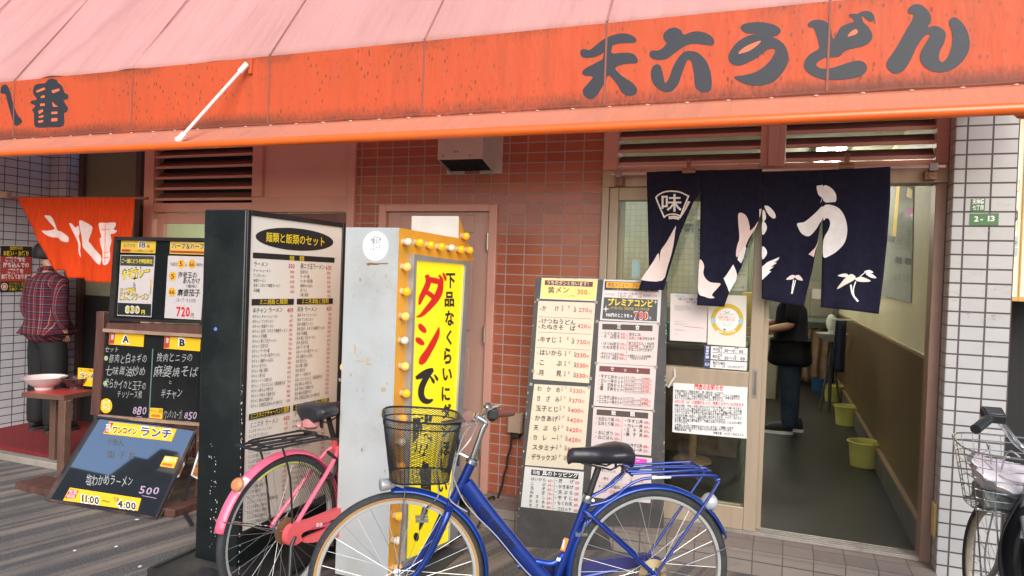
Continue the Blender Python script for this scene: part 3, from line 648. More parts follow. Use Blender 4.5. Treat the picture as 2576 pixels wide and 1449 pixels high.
mb = MB(); mb.tube([pa, pb], .0105, 10); d_ = (pb - pa).normalized(); mb.tube([pa, pa + d_ * .07], .017, 8); mb.tube([pb - d_ * .05, pb + d_ * .012], .019, 8); mb.ball(pb + Vector((0, -.01, 0)), .018, 8)
mb.build('support_rod', RODW, A)
mb = MB(); q = hx((630, 165), 'y', VY - .012); mb.box(q.x - .012, q.x + .012, VY - .02, VY - .001, q.z - .05, q.z + .045); mb.tube([q + Vector((0, -.02, .01)), pa], .008, 6); mb.build('rod_bracket', M('bracket_orange', (.5, .09, .03), .5), A, bevel=.002)
mb = MB(); pts = [(.83, RY + .03, RZ - .01), (.9, -.55, 2.36), (.97, -.16, 2.5)]
mb.tube([(.86, -.85, 2.27), (.875, -.6, 2.36), (.9, -.17, 2.62)], .03, 10); mb.ball((.86, -.85, 2.27), .032, 10); mb.build('arm_bracket', M('rail_orange', (.80, .13, .015)), A)
for x in (-5.5, -3.3, -1.2):
    mb = MB(); mb.tube([(x, RY + .03, RZ), (x, -.02, 2.66)], .018, 8); mb.build('arm_bracket', M('bracket_orange', (.5, .09, .03)), A)

# ================================================================== NAVY NOREN
R_ = thing('curtain_rod', 'metal rod with grey clamps carrying the navy door curtain', 'curtain rod', (-.1, -.1, 2.19))
mb = MB(); ra, rb = hx((1536, 439), 'y', -.12), hx((2378, 419), 'y', -.12); mb.tube([ra, rb], .0095, 10); mb.build('rod', M('rod_steel', (.55, .42, .36), .3, .7), R_)
for px in (1560, 2352):
    q = ra.lerp(rb, (px - 1536) / (2378 - 1536)); mb = MB(); mb.box(q.x - .02, q.x + .02, q.y - .016, q.y + .02, q.z - .022, q.z + .018)
    cl = mb.build('clamp', M('clamp_grey', (.2, .17, .17), .5), R_, bevel=.004)
    mb = MB(); mb.box(q.x - .03, q.x + .02, q.y + .021, -.031, q.z - .06, q.z - .01); mb.tube([q + Vector((-.005 + .012 * cos(a), -.005, -.045 + .012 * sin(a))) for a in [i * .6 for i in range(9)]], .004, 6); mb.build('hook', M('hook_brass', (.25, .13, .09), .4, .6), cl)
NC = thing('door_curtain', 'navy noren door curtain printed with white udon lettering', 'door curtain', (-.1, -.13, 2.1))
NAVY = M('navy_cloth', (.011, .0105, .026), .9, var=.2, scale=30, bmp=.3, bscale=300, spec=.2)
def nwarp(q):
    a = max(0, 2.2 - q.z)
    return .018 * a * sin(q.x * 17 + 2 * q.z) + .008 * a * sin(q.x * 41 + 1) + .012 * a
PN = Plane((0, -.137, 0), (0, -1, 0), nwarp)
kn, k6 = CP(2500, 620, 2.337), G(2, 1)
def panel(k, out, motifs, nm='curtain_panel', off=0, label=None):
    P2 = [k(*p) for p in out]
    vs, fs = refine(P2, tri2d(P2), 12)
    mb = MB(); mb.add([PN.at(v, off) for v in vs], fs); ob = mb.build(nm, NAVY, NC, solid=.0015, weld=True, angle=80)
    if motifs:
        INK['pkn'] = (.78, .64, .6); INK['pk'] = (.8, .62, .58)
        letter(PN, k, motifs, ob, 'printed_motif', base=off + .002, fine=10)
    return ob
def Lp(pts, w): return ('l', pts, w, 'w', 5)
m1 = [Lp([(192, 372), (215, 345), (270, 318), (340, 311), (420, 322), (495, 358)], 13), ('l', [(192, 366), (225, 450), (272, 556)], 14, 'w'), ('l', [(497, 350), (460, 440), (415, 560)], 14, 'w'), Lp([(268, 550), (300, 530), (345, 522), (390, 528), (425, 545)], 11),
      ('c', '味', 245, 338, 432, 500, 'w', .012), ('q', [(308, 543), (360, 535), (412, 548), (408, 576), (362, 566), (315, 570)], 'pkn'), ('q', [(487, 402), (512, 408), (470, 485), (432, 545), (425, 535), (460, 470)], 'pkn'),
      ('s', [(381, 632), (366, 652), (330, 715), (288, 785), (235, 862), (226, 960), (215, 880), (170, 955), (82, 1092), (78, 1130), (250, 1132), (300, 1010), (345, 860), (366, 740), (372, 680)], 'pkn')]
panel(kn, [(108, 135), (340, 127), (602, 118), (605, 318), (540, 410), (420, 700), (290, 1120), (265, 1220), (40, 1220), (70, 1120), (130, 1000), (120, 600)], m1, off=.0)
m2 = [('s', [(952, 518), (1005, 520), (1040, 568), (1057, 640), (1060, 674), (1100, 640), (1135, 590), (1105, 665), (1050, 745), (1010, 830), (950, 905), (932, 912), (932, 860), (945, 800), (962, 740), (955, 640)], 'pk'),
      ('s', [(598, 948), (622, 955), (640, 1000), (632, 1060), (650, 1110), (700, 1150), (785, 1158), (770, 1192), (710, 1262), (734, 1290), (690, 1295), (640, 1278), (590, 1248), (588, 1100)], 'pk'),
      ('q', [(905, 985), (925, 1030), (940, 1075), (930, 1130), (868, 1240), (850, 1190), (816, 1112), (840, 1085)], 'w'), ('q', [(1012, 805), (1025, 835), (1000, 930), (977, 975), (945, 942), (950, 912)], 'w'), ('q', [(1145, 478), (1166, 472), (1160, 520), (1146, 560)], 'pk')]
panel(kn, [(602, 118), (900, 112), (1171, 106), (1166, 470), (1141, 580), (1040, 800), (985, 1000), (870, 1235), (822, 1375), (700, 1367), (575, 1358), (592, 1100), (600, 900), (605, 320)], m2, off=.0)
m3 = [('s', [(618, 106), (650, 110), (690, 150), (702, 188), (686, 201), (655, 180), (628, 138)], 'w'), ('s', [(604, 138), (622, 150), (629, 195), (618, 218), (604, 216)], 'w'), ('s', [(601, 225), (625, 235), (636, 270), (622, 310), (601, 320)], 'w'), ('s', [(601, 414), (628, 430), (637, 462), (622, 493), (601, 505)], 'w'),
      ('q', [(600, 565), (640, 530), (732, 491), (718, 515), (692, 531), (712, 535), (662, 568), (690, 562), (650, 595), (668, 600), (600, 665)], 'w'),
      ('s', [(780, 660), (818, 628), (846, 630), (847, 645), (820, 660)], 'pk'), ('s', [(850, 632), (880, 628), (908, 666), (875, 664), (853, 650)], 'pk'), ('l', [(838, 662), (828, 720), (822, 768)], 8, 'w'), ('l', [(852, 665), (838, 720), (826, 768)], 7, 'w'),
      ('s', [(866, 236), (922, 224), (1000, 160), (1058, 108), (1058, 195), (1032, 240), (1000, 290), (952, 334), (900, 315), (872, 270)], 'w'), ('s', [(1010, -42), (1040, -48), (1058, -46), (1058, 40), (1036, 86), (1050, 45), (1024, 22)], 'w'), ('q', [(1035, 345), (1000, 420), (950, 470), (990, 492), (1002, 440), (1022, 380)], 'pk')]
panel(k6, [(598, -150), (830, -158), (1060, -166), (1060, 195), (1036, 260), (1002, 470), (975, 610), (912, 866), (760, 838), (597, 806), (598, 400), (600, 125)], m3, off=.0)
m4 = [('s', [(1062, -45), (1120, -30), (1156, 18), (1156, 70), (1130, 77), (1062, 70)], 'w'), ('s', [(1062, 110), (1120, 99), (1185, 130), (1226, 200), (1241, 290), (1222, 380), (1172, 440), (1112, 480), (1060, 490), (1062, 362), (1098, 290), (1113, 240), (1102, 205), (1080, 199), (1062, 215)], 'w'),
      ('s', [(1168, 630), (1225, 615), (1250, 635), (1205, 642)], 'w'), ('s', [(1225, 648), (1270, 620), (1302, 640), (1290, 664), (1225, 700), (1162, 732)], 'wy2'), ('s', [(1300, 655), (1350, 640), (1420, 670), (1380, 679), (1320, 674)], 'wy2'), ('s', [(1370, 600), (1410, 588), (1440, 608), (1395, 611)], 'w'), ('s', [(1380, 615), (1420, 612), (1463, 648), (1420, 646)], 'w'),
      ('l', [(1335, 640), (1385, 600)], 6, 'w'), Lp([(1266, 700), (1280, 770), (1322, 826)], 14), Lp([(1304, 676), (1285, 740), (1296, 805)], 9)]
INK['wy2'] = (.78, .72, .62)
panel(k6, [(1060, -166), (1320, -178), (1568, -192), (1566, 60), (1545, 350), (1515, 640), (1480, 921), (1260, 892), (1040, 870), (1052, 480)], m4, off=.0)
for px, py in ((1733, 428), (2130, 415)):
    q = hx((px, py), 'y', -.15); c = thing('spring_clip', ['brass spring clip near the left end of the navy curtain', 'brass spring clip near the right end of the navy curtain'][px > 2000], 'clip', q, 'clips on the navy curtain')
    mb = MB(); mb.box(q.x - .036, q.x + .036, q.y - .006, q.y + .0, q.z - .017, q.z + .004); mb.tube([(q.x - .036, q.y - .003, q.z + .006), (q.x + .036, q.y - .003, q.z + .006)], .007, 8); mb.build('jaw', M('clip_brass', (.25, .15, .1), .35, .8), c, bevel=.001)
    mb = MB(); mb.box(q.x - .012, q.x + .012, q.y - .008, q.y - .003, q.z + .008, q.z + .04); mb.lathe([(.006, -.003), (.014, -.003), (.014, .003), (.006, .003), (.006, -.003)], (q.x, q.y - .006, q.z + .05), (0, 1, 0), 12); mb.build('grip_tab', M('clip_brass', (.25, .15, .1)), c)

# ================================================================== ORANGE NOREN (ramen shop)
ON = thing('door_curtain', 'orange noren curtain with white characters blown inward at the ramen shop', 'door curtain', (-5.6, .03, 2.06))
vdir = Vector((0, -.465, .885)); onn = Vector((0, -.885, -.465))
def owarp(q):
    a = min(1, max(0, (2.06 - q.z) / .6)); return .012 * a * sin(q.x * 19 + .8) + .004 * a * sin(q.x * 47)
PO = Plane((-5.6, -.29, 2.062), (0, -1, 0), owarp)
OC = M('orange_cloth', (.80, .075, .012), .85, var=.12, scale=14, spec=.2, trans=.3, stretch=(3, 1, .4))
ko = CP(0, 740, 2.898); kg = G(0, 1)
OO = [(42, 496), (120, 497), (200, 498), (340, 497), (332, 600), (322, 716), (281, 717), (279, 712), (212, 707), (210, 700), (171, 699), (164, 679), (134, 681), (90, 590)]
vs, fs = refine(OO, tri2d(OO), 9); mb = MB(); mb.add([PO.at(v) for v in vs], fs); oc = mb.build('curtain_panel', OC, ON, solid=.0015, weld=True, angle=80)
letter(PO, ko, [('s', [(510, 322), (545, 314), (578, 322), (610, 372), (648, 478), (700, 495), (780, 550), (795, 590), (778, 620), (705, 602), (660, 567), (590, 562), (520, 532), (483, 488), (540, 488), (618, 468), (585, 415)], 'pk'),
    ('s', [(798, 412), (830, 412), (865, 452), (890, 432), (903, 500), (895, 560), (908, 640), (903, 720), (910, 790), (890, 742), (888, 640), (858, 540)], 'pk'), ('s', [(902, 378), (935, 374), (1035, 425), (1058, 470), (1012, 598), (1040, 640), (1158, 770), (1155, 865), (1130, 862), (960, 700), (932, 660), (925, 560), (905, 460)], 'pk'),
    ('s', [(1140, 402), (1215, 400), (1310, 395), (1312, 440), (1290, 470), (1330, 490), (1300, 520), (1260, 530), (1270, 600), (1250, 700), (1255, 780), (1230, 860), (1178, 872), (1175, 740), (1160, 660), (1150, 580), (1165, 560), (1145, 470)], 'pk'), ('l', [(1160, 480), (1250, 468)], 8, 'or'), ('l', [(1185, 740), (1240, 730)], 9, 'or'), ('l', [(1185, 800), (1235, 790)], 9, 'or'), ('l', [(1205, 410), (1200, 560), (1195, 860)], 7, 'or')], oc, 'printed_motif', base=.002, fine=8)
OR_ = thing('curtain_rod', 'brown rod on a wall bracket carrying the orange curtain', 'curtain rod', (-5.6, -.12, 2.07))
mb = MB(); mb.tube([hx((20, 498), 'y', -.278), hx((372, 499), 'y', -.278)], .011, 8); mb.build('rod', M('rod_brown', (.2, .08, .06), .5), OR_)
mb = MB(); mb.box(-6.349, -5.95, -.30, -.26, 2.04, 2.09); mb.box(-6.349, -6.325, -.5, -.301, 2.06, 2.085); mb.build('wall_bracket', M('bracket_tan', (.35, .22, .16), .5), OR_, bevel=.003)
# ================================================================== TALL BLACK AND WHITE MENU SIGN
B_ = .008
T = thing('menu_sign', 'tall black cased menu sign with white noodle and rice list on a wheeled base', 'sign', (-2.47, -1.2, 0))
BLK = M('black_case', (.016, .02, .02), .25, .3, var=.3, scale=3, dirt=.25, dcol=(.1, .12, .11), bmp=.05)
sx0, sx1, sy0, sy1, sz0, sz1 = -2.6, -2.35, -1.575, -.79, .13, 1.81
mb = MB(); mb.box(sx0, sx1, sy0, sy1, sz0, sz1); mb.build('case', BLK, T, bevel=.006)
PT = Plane((sx1, 0, 0), (1, 0, 0))
kt, kt3 = CP(960, 840, 1.685), CP(820, 1560, 2.0466)
WP = M('white_acrylic', (.74, .69, .61), .35, var=.03, scale=1)
mb = MB(); fr = .025
mb.box(sx1 + .0005, sx1 + .012, sy0, sy0 + fr, sz0 + .14, sz1); mb.box(sx1 + .0005, sx1 + .012, sy1 - fr, sy1, sz0 + .14, sz1); mb.box(sx1 + .0005, sx1 + .012, sy0 + fr, sy1 - fr, sz1 - .025, sz1); mb.box(sx1 + .0005, sx1 + .012, sy0 + fr, sy1 - fr, sz0 + .14, sz0 + .16)
mb.build('frame', M('black_frame', (.012, .012, .013), .35), T, bevel=.003)
mb = MB(); mb.box(sx1 + .0005, sx1 + .004, sy0 + fr, sy1 - fr, sz0 + .16, sz1 - .025); face = mb.build('menu_panel', WP, T, smooth=False)
PT = Plane((sx1 + .004, 0, 0), (1, 0, 0))
its = ['チャーシューメン', 'ワンタンメン', '味噌ラーメン', '旨辛！スタミナ味噌ラーメン', '天津麺', '豚ニラ玉ラーメン', '五目そば', 'マーボー麺', 'マーボー茄子ラーメン', '長崎ちゃんぽん', '皿うどん', '冷麺（夏季）', '焼そば', 'ソース焼そば', 'ニラ入りにんにく醤油焼そば', '豚キムチ焼そば', '牛肉入り塩焼そば', '豚ねぎ塩焼そば', '広東風五目あんかけ焼そば']
wid = [118, 90, 90, 182, 45, 112, 55, 65, 137, 95, 50, 68, 40, 85, 175, 95, 110, 95, 160]
IT = [('e', 335, 172, 258, 74, .075, 'k'), ('t', '麺類と飯類のセット', 145, 187, 540, 221, 58, 'y', B_),
      ('q', [(60, 259), (602, 294), (600, 328), (58, 297)], 'k'), ('t', '麺　類', 300, 314, 400, 319, 32, 'y'),
      ('t', 'ラーメン', 62, 352, 160, 354, 32, 'b'), ('t', '300', 293, 366, 337, 368, 34, 'r', B_), ('t', '豚ニラ玉ラーメン', 375, 366, 535, 374, 33, 'b'), ('t', '630', 542, 376, 580, 379, 34, 'r', B_)]
for i, (a, w, pr) in enumerate(zip(['チャーシューメン', 'ワンタンメン', '味噌ラーメン', '旨辛！スタミナ味噌ラーメン', '天津麺'], [115, 87, 84, 180, 42], ['580', '500', '630', '650', '600'])):
    y = 390 + 33 * i; IT += [('t', a, 61, y, 61 + w, y + 2, 22, 'b'), ('t', pr, 305, y + 8, 333, y + 9, 22, 'r')]
for i, (a, w, pr) in enumerate(zip(['五目そば', 'マーボー麺', 'マーボー茄子麺', '長崎ちゃんぽん', '皿うどん', '冷麺（夏季）'], [50, 60, 82, 84, 46, 62], ['600', '550', '630', '700', '650', '700'])):
    y = 399 + 30.5 * i; IT += [('t', a, 371, y, 371 + w, y + 1, 21, 'b'), ('t', pr, 550, y + 7, 573, y + 8, 21, 'r')]
IT += [('q', [(50, 568), (330, 567), (328, 606), (48, 610)], 'k'), ('t', 'ミニ焼飯と麺類', 98, 604, 288, 602, 32, 'y'), ('q', [(350, 566), (588, 564), (587, 600), (348, 604)], 'k'), ('t', 'ミニ天津飯と麺類', 378, 600, 560, 597, 30, 'y'),
       ('t', '半チャン ラーメン', 55, 663, 255, 656, 34, 'b'), ('t', '400', 284, 660, 326, 657, 34, 'r', B_), ('t', '天半 ラーメン', 350, 655, 483, 650, 33, 'b'), ('t', '450', 544, 650, 580, 647, 33, 'r', B_)]
p1 = [730, 650, 780, 800, 750, 780, 750, 700, 780, 850, 800, 850, 850, 850, 700, 780, 800, 780, 830]; p2 = [780, 700, 830, 850, 800, 830, 800, 750, 830, 900, 850, 900, 700, 700, 750, 830, 850, 830, 880]
for i, (a, w) in enumerate(zip(its, wid)):
    f = i / 18; yl = 697 + 595 * f; yr = 692 + 560 * f; xl = 54 - 18 * f; sl_ = (yr - yl) / 270
    IT += [('t', '半チャン ' + a, xl, yl, xl + 52 + w, yl + sl_ * (52 + w), 23, 'b'), ('t', str(p1[i]), 298 - 24 * f, yr, 322 - 24 * f, yr - 2, 22, 'r')]
    yl = 687 + 555 * f; yr = 680 + 520 * f; xl = 351 - 24 * f; sl_ = (yr - yl) / 215; w *= .86
    IT += [('t', '天半 ' + a, xl, yl, xl + 30 + w, yl + sl_ * (30 + w), 22, 'b'), ('t', str(p2[i]), 556 - 26 * f, yr, 579 - 26 * f, yr - 2, 21, 'r')]
IT += [('q', [(27, 1331), (299, 1275), (297, 1313), (25, 1372)], 'k'), ('t', 'ミニスタミナチャーハンと麺類', 34, 1366, 292, 1312, 34, 'y'), ('q', [(320, 1271), (556, 1222), (554, 1260), (318, 1309)], 'k'), ('t', 'ミニマーボー丼と麺類', 328, 1304, 548, 1258, 32, 'y'),
       ('t', 'ミニスタ ラーメン', 30, 1427, 222, 1386, 36, 'b'), ('t', '450', 255, 1378, 296, 1370, 34, 'r', B_), ('t', 'マー半 ラーメン', 322, 1352, 470, 1325, 33, 'b'), ('t', '450', 511, 1318, 549, 1311, 33, 'r', B_)]
letter(PT, kt, IT, face)
IT = []
for i, (a, w) in enumerate(zip(its, wid)):
    f = i / 18; yl = 300 + 735 * f; sl_ = -.19 - .02 * f; xl = 323 - 22 * f; w2 = (62 + w) * 1.06
    IT += [('t', 'ミニスタ ' + a, xl, yl, xl + w2, yl + sl_ * w2, 27, 'b'), ('t', str(p1[i]), 610 - 28 * f, 236 + 690 * f, 638 - 28 * f, 230 + 690 * f, 27, 'r')]
    if i < 14:
        yl = 220 + 41.5 * i; xl = 676 - 1.2 * i; w2 = (38 + w) * 1.0
        IT += [('t', 'マー半 ' + a, xl, yl, xl + w2, yl - .2 * w2, 26, 'b'), ('t', str(p2[i]), 912 - 1.3 * i, 160 + 38.5 * i, 940 - 1.3 * i, 155 + 38.5 * i, 26, 'r')]
letter(PT, kt3, IT, face)
mb = MB(); mb.box(-2.76, -2.2, -1.69, -.66, .065, .085); bs = mb.build('base_board', M('base_black', (.025, .024, .024), .5, dirt=.5, dcol=(.12, .1, .09), var=.3), T, bevel=.003)
mb = MB(); mb.box(-2.765, -2.195, -1.7, -1.68, .055, .095); mb.box(-2.765, -2.195, -.67, -.65, .055, .095); mb.box(-2.77, -2.75, -1.68, -.67, .055, .095); mb.box(-2.21, -2.19, -1.68, -.67, .055, .095); mb.box(-2.58, -2.37, -1.55, -.82, .0855, .129); mb.build('base_rim', M('base_black', (.025, .024, .024)), T)
for x, y in ((-2.7, -1.62), (-2.26, -1.62), (-2.7, -.73), (-2.26, -.73)):
    mb = MB(); mb.lathe([(0, -.012), (.026, -.012), (.028, 0), (.026, .012), (0, .012)], (x, y, .0282), (1, 0, 0), 14); mb.tube([(x, y, .03), (x, y, .066)], .012, 8); mb.build('castor', M('castor', (.03, .03, .03), .5), T)
PS = Plane((0, sy0, 0), (0, -1, 0)); rr = random.Random(5); its_ = []
for i in range(70):
    e = rr.random() < .6; x = 1602 - rr.random() * 8 if not e else 1815 - rr.random() * 4 - 0; y = rr.uniform(0, 1449)
    if not e: x = rr.uniform(1580, 1640); y = rr.uniform(400, 1300)
    x0 = (1575 + 255 + 0) - (y / 1449) * 25 + (rr.uniform(-4, 4)) if e else x
    h = rr.uniform(5, 22); its_.append(('q', [(x0, y), (x0 + rr.uniform(2, 5), y + h * .3), (x0 + rr.uniform(0, 4), y + h), (x0 - 2, y + h * .6)], 'lg'))
letter(PS, G(0, 2), [i for i in its_], T, 'scuff_mark', base=.001)
mb = MB(); q = PS.at((543, 828), .002); mb.lathe([(0, .004), (.008, .003), (.01, 0)], q, (0, -1, 0), 12); mb.build('sticker', M('blue_sticker', (.1, .2, .55), .3), T)

# ================================================================== MARQUEE SIGN (grey case, yellow panel, bulbs, arrow)
Y_ = thing('marquee_sign', 'grey cased arrow sign with yellow panel edged with round bulbs', 'sign', (-1.85, -.95, 0))
GREY = M('grey_paint', (.42, .44, .44), .45, var=.1, scale=2.5, dirt=.6, dcol=(.27, .22, .16), bmp=.1, bscale=9)
mx, mx0 = -1.70, -1.995
PX = Plane((mx, 0, 0), (1, 0, 0)); k11, k12 = G(1, 1), G(1, 2)
def fx(k, p): return PX.at(k(*p))
tl = Vector((mx, -1.288, 1.752)); br_ = fx(k11, (885, 348)); ap = fx(k11, (888, 186)); tip = fx(k11, (1000, 520)); inn = fx(k11, (932, 518))
out = [Vector((mx, -1.288, .055)), Vector((mx, -.70, .055)), Vector((mx, -.57, inn.z + .0)), inn, tip, ap, Vector((mx, br_.y, br_.z)), tl]
mb = MB(); mb.prism(out, (mx0 - mx, 0, 0), 1, 0)
mb.build('case', [GREY, M('marquee_orange', (.78, .36, .03), .4, var=.08, scale=4, dirt=.25, dcol=(.4, .17, .03))], Y_, bevel=.003, smooth=False)
mb = MB(); mb.prism([Vector((mx + .001, br_.y - .002, br_.z - .004)), Vector((mx + .001, ap.y - .002, ap.z + .003)), Vector((mx0 - .001, ap.y - .002, ap.z + .003)), Vector((mx0 - .001, br_.y - .002, br_.z - .004))], (0, -.003, 0)); mb.build('arrow_plate', M('white_plate', (.62, .58, .52), .45, var=.04), Y_)
def rail(k, p, q): return fx(k, p), fx(k, q)
fq = [fx(k11, (510, 468)), fx(k11, (930, 530)), fx(k12, (792, 1190)), fx(k12, (440, 1335))]
fq[2].y = fq[1].y - .03
iq = [fx(k11, (530, 516)), fx(k11, (903, 546)), fx(k12, (778, 1212)), fx(k12, (452, 1318))]
FR = M('sign_frame', (.36, .36, .36), .4, .4, var=.1)
mb = MB()
for i in range(4):
    a, b, c_, d_ = fq[i], fq[(i + 1) % 4], iq[(i + 1) % 4], iq[i]; mb.prism([a, b, c_, d_], (.03, 0, 0))
mb.build('panel_frame', FR, Y_, bevel=.002)
mb = MB(); mb.prism(iq, (.018, 0, 0)); yp = mb.build('yellow_panel', M('yellow_acrylic', (.87, .68, .01), .3, var=.02, scale=1, emit=.28), Y_, smooth=False)
mb = MB(); mb.prism([Vector((mx, -1.19, .056)), Vector((mx, -.72, .056)), fq[2], fq[3]], (.012, 0, 0)); mb.build('skirt_panel', M('skirt_grey', (.33, .33, .34), .5, .2), Y_)
PY = Plane((mx + .0185, 0, 0), (1, 0, 0)); bo = .035
vt = [('c', '下', 788, 612, 858, 726, 'k', bo), ('c', '品', 778, 752, 850, 866, 'k', bo), ('c', 'な', 782, 893, 850, 1010, 'k', bo), ('c', 'く', 790, 1040, 832, 1155, 'k', bo), ('c', 'ら', 772, 1175, 830, 1300, 'k', bo), ('c', 'い', 762, 1330, 834, 1425, 'k', bo),
      ('c', 'に', 755, 1469, 818, 1577, 'k', bo), ('c', 'ダ', 752, 1596, 828, 1712, 'k', bo), ('c', 'シ', 752, 1742, 826, 1850, 'k', bo), ('c', 'ほ', 745, 1880, 818, 1990, 'k', bo), ('c', 'し', 745, 2015, 810, 2120, 'k', bo), ('c', 'い', 728, 2180, 798, 2265, 'k', bo), ('l', [(772, 2310, 14), (764, 2390, 8), (752, 2440, 3)], 10, 'k'), ('e', 748, 2480, 12, 18, 0, 'k'),
      ('l', [(640, 625, 30), (655, 670, 40), (640, 720, 44), (605, 790, 38), (588, 840, 20), (582, 850, 6)], 30, 'rd', 5), ('l', [(640, 660, 40), (700, 668, 44), (745, 690, 40), (735, 760, 52), (700, 820, 50), (640, 890, 40), (600, 930, 26), (565, 942, 8)], 30, 'rd', 5), ('l', [(620, 745, 26), (665, 770, 36), (700, 800, 34)], 30, 'rd', 4), ('l', [(735, 625, 14), (755, 660, 24), (762, 690, 14)], 20, 'rd', 4), ('l', [(765, 610, 12), (780, 645, 22), (784, 670, 12)], 20, 'rd', 4),
      ('s', [(578, 1000), (600, 995), (632, 1025), (640, 1055), (620, 1063), (585, 1035)], 'rd'), ('s', [(560, 1100), (590, 1100), (620, 1130), (622, 1152), (595, 1155), (562, 1130)], 'rd'), ('l', [(735, 1020, 8), (722, 1070, 34), (695, 1130, 46), (655, 1200, 50), (615, 1262, 58), (592, 1300, 26)], 30, 'rd', 5),
      ('l', [(560, 1405, 24), (600, 1385, 46), (650, 1355, 44), (690, 1335, 20)], 30, 'k', 5), ('l', [(690, 1345, 16), (640, 1400, 40), (605, 1470, 46), (600, 1530, 46), (620, 1570, 44), (655, 1580, 36), (688, 1565, 14)], 30, 'k', 5), ('l', [(668, 1390, 10), (690, 1425, 22), (696, 1445, 10)], 16, 'k', 4), ('l', [(700, 1378, 10), (718, 1408, 20), (722, 1425, 8)], 16, 'k', 4),
      ('c', '勝', 525, 1685, 700, 2000, 'k', .045, -.1), ('c', '負', 580, 2025, 690, 2320, 'k', .045, -.1), ('s', [(612, 2395), (650, 2400), (640, 2450), (600, 2540), (582, 2545), (590, 2480)], 'k'), ('e', 562, 2602, 20, 33, 0, 'k')]
letter(PY, k11, vt, yp, base=.0012)
BUL = M('bulb_clear', (.75, .62, .45), .12, var=.1, scale=40); LIT = M('bulb_lit', (1, .34, .008), .2, emit=.42, var=.25, scale=160); LITW = M('bulb_glow', (.95, .45, .10), .2, emit=.3, var=.2, scale=160); SOC = M('bulb_socket', (.5, .42, .3), .4, var=.2)
bulbs = [(475, 378, 0), (565, 383, 1), (648, 400, 1), (728, 413, 1), (805, 423, 0), (877, 433, 1), (943, 438, 1), (915, 333, 1), (468, 565, 2), (465, 750, 1), (455, 935, 2), (450, 1118, 0), (453, 1310, 2), (462, 1514, 1), (440, 1700, 1), (428, 1880, 0), (425, 2060, 1), (412, 2225, 1), (408, 2434, 1), (395, 2617, 0), (400, 2824, 1)]
for x, y, st in bulbs:
    q = fx(k11, (x, y)); q.x = mx; mb = MB()
    for _ in (0,): mb.lathe([(.012, 0), (.0135, .01), (.0165, .016), (.0195, .024), (.0195, .033), (.0155, .041), (.008, .046), (0, .047)], q - Vector((.0, .012, 0)), (1, 0, 0), 14)
    b_ = mb.build('bulb', [BUL, LIT, LITW][st], Y_)
    mb = MB(); mb.lathe([(.0165, .0), (.0165, .012), (.019, .016)], q - Vector((0, .012, 0)), (1, 0, 0), 12); mb.build('socket', SOC, b_)
# bulbs of the hidden far face show at the left edge
for z in (1.06,):
    mb = MB(); mb.ball((mx0 - .03, -1.22, z), .023, 12); mb.build('bulb', LITW, Y_)
INK['wy3'] = (.42, .34, .22); PG = Plane((0, -1.288, 0), (0, -1, 0))
mb = MB(); q = PG.at(k11(258, 408)); rr_ = (PG.at(k11(355, 408)) - q).length
mb.lathe([(0, .0012), (rr_, .0012), (rr_, 0)], q, (0, -1, 0), 36); st = mb.build('round_sticker', M('sticker_white', (.76, .76, .75), .5, var=.02), Y_, smooth=False)
letter(PG, k11, [('t', '魔法の', 232, 392, 300, 390, 40, 'g'), ('t', 'レストラン', 212, 445, 318, 445, 44, 'g'), ('l', [(240, 345), (258, 338), (275, 344), (290, 338)], 4, 'dg', 3), ('l', [(222, 350), (232, 358), (224, 370)], 4, 'dg', 3), ('l', [(292, 352), (302, 348), (296, 360)], 4, 'dg', 3), ('l', [(228, 465), (260, 470), (296, 464)], 3, 'gy', 3), ('l', [(178, 440), (200, 478), (245, 500)], 3, 'gy', 5)], st, base=.0018)
letter(PG, k11, [('s', [(190, 540), (215, 533), (270, 537), (350, 536), (345, 545), (300, 545), (262, 552), (225, 550), (205, 556), (192, 548)], 'br'), ('s', [(145, 660), (158, 658), (160, 672), (148, 675)], 'wy3'), ('s', [(190, 1255), (205, 1250), (206, 1290), (245, 1298), (200, 1305), (186, 1300)], 'wy3'), ('s', [(130, 1270), (180, 1275), (182, 1282), (135, 1280)], 'wy3'), ('s', [(95, 1160), (106, 1150), (112, 1200), (100, 1230)], 'wy3'), ('s', [(300, 1480), (330, 1472), (335, 1500), (305, 1510)], 'wy3')], Y_, 'rust_stain', base=.0005)
rr = random.Random(33); stn = []
for i in range(46):
    x, y = rr.uniform(60, 395), rr.choice([rr.uniform(560, 800), rr.uniform(1180, 1500), rr.uniform(1500, 2500)]); w, h = rr.uniform(2, 9), rr.uniform(2, 26)
    stn.append(('s', [(x, y), (x + w, y - h * .2), (x + w * 1.1, y + h * .5), (x + w * .4, y + h), (x - w * .3, y + h * .5)], rr.choice(['wy3', 'st1', 'st1', 'st2'])))
INK['st1'] = (.36, .35, .32); INK['st2'] = (.24, .16, .1); letter(PG, k11, stn, Y_, 'grime', base=.0007)
mb = MB(); mb.box(-1.98, -1.72, -1.27, -.62, .012, .054); mb.build('foot', M('foot_dark', (.05, .05, .05), .6), Y_)
mb = MB(); mb.box(-2.03, -1.98, -1.25, -.64, .0, .012); mb.box(-1.72, -1.6, -1.25, -.64, .0, .011);
for y in (-1.2, -.7): mb.box(-2.0, -1.7, y - .03, y + .03, 0, .0119)
mb.build('foot_bar', M('foot_dark', (.05, .05, .05)), Y_)

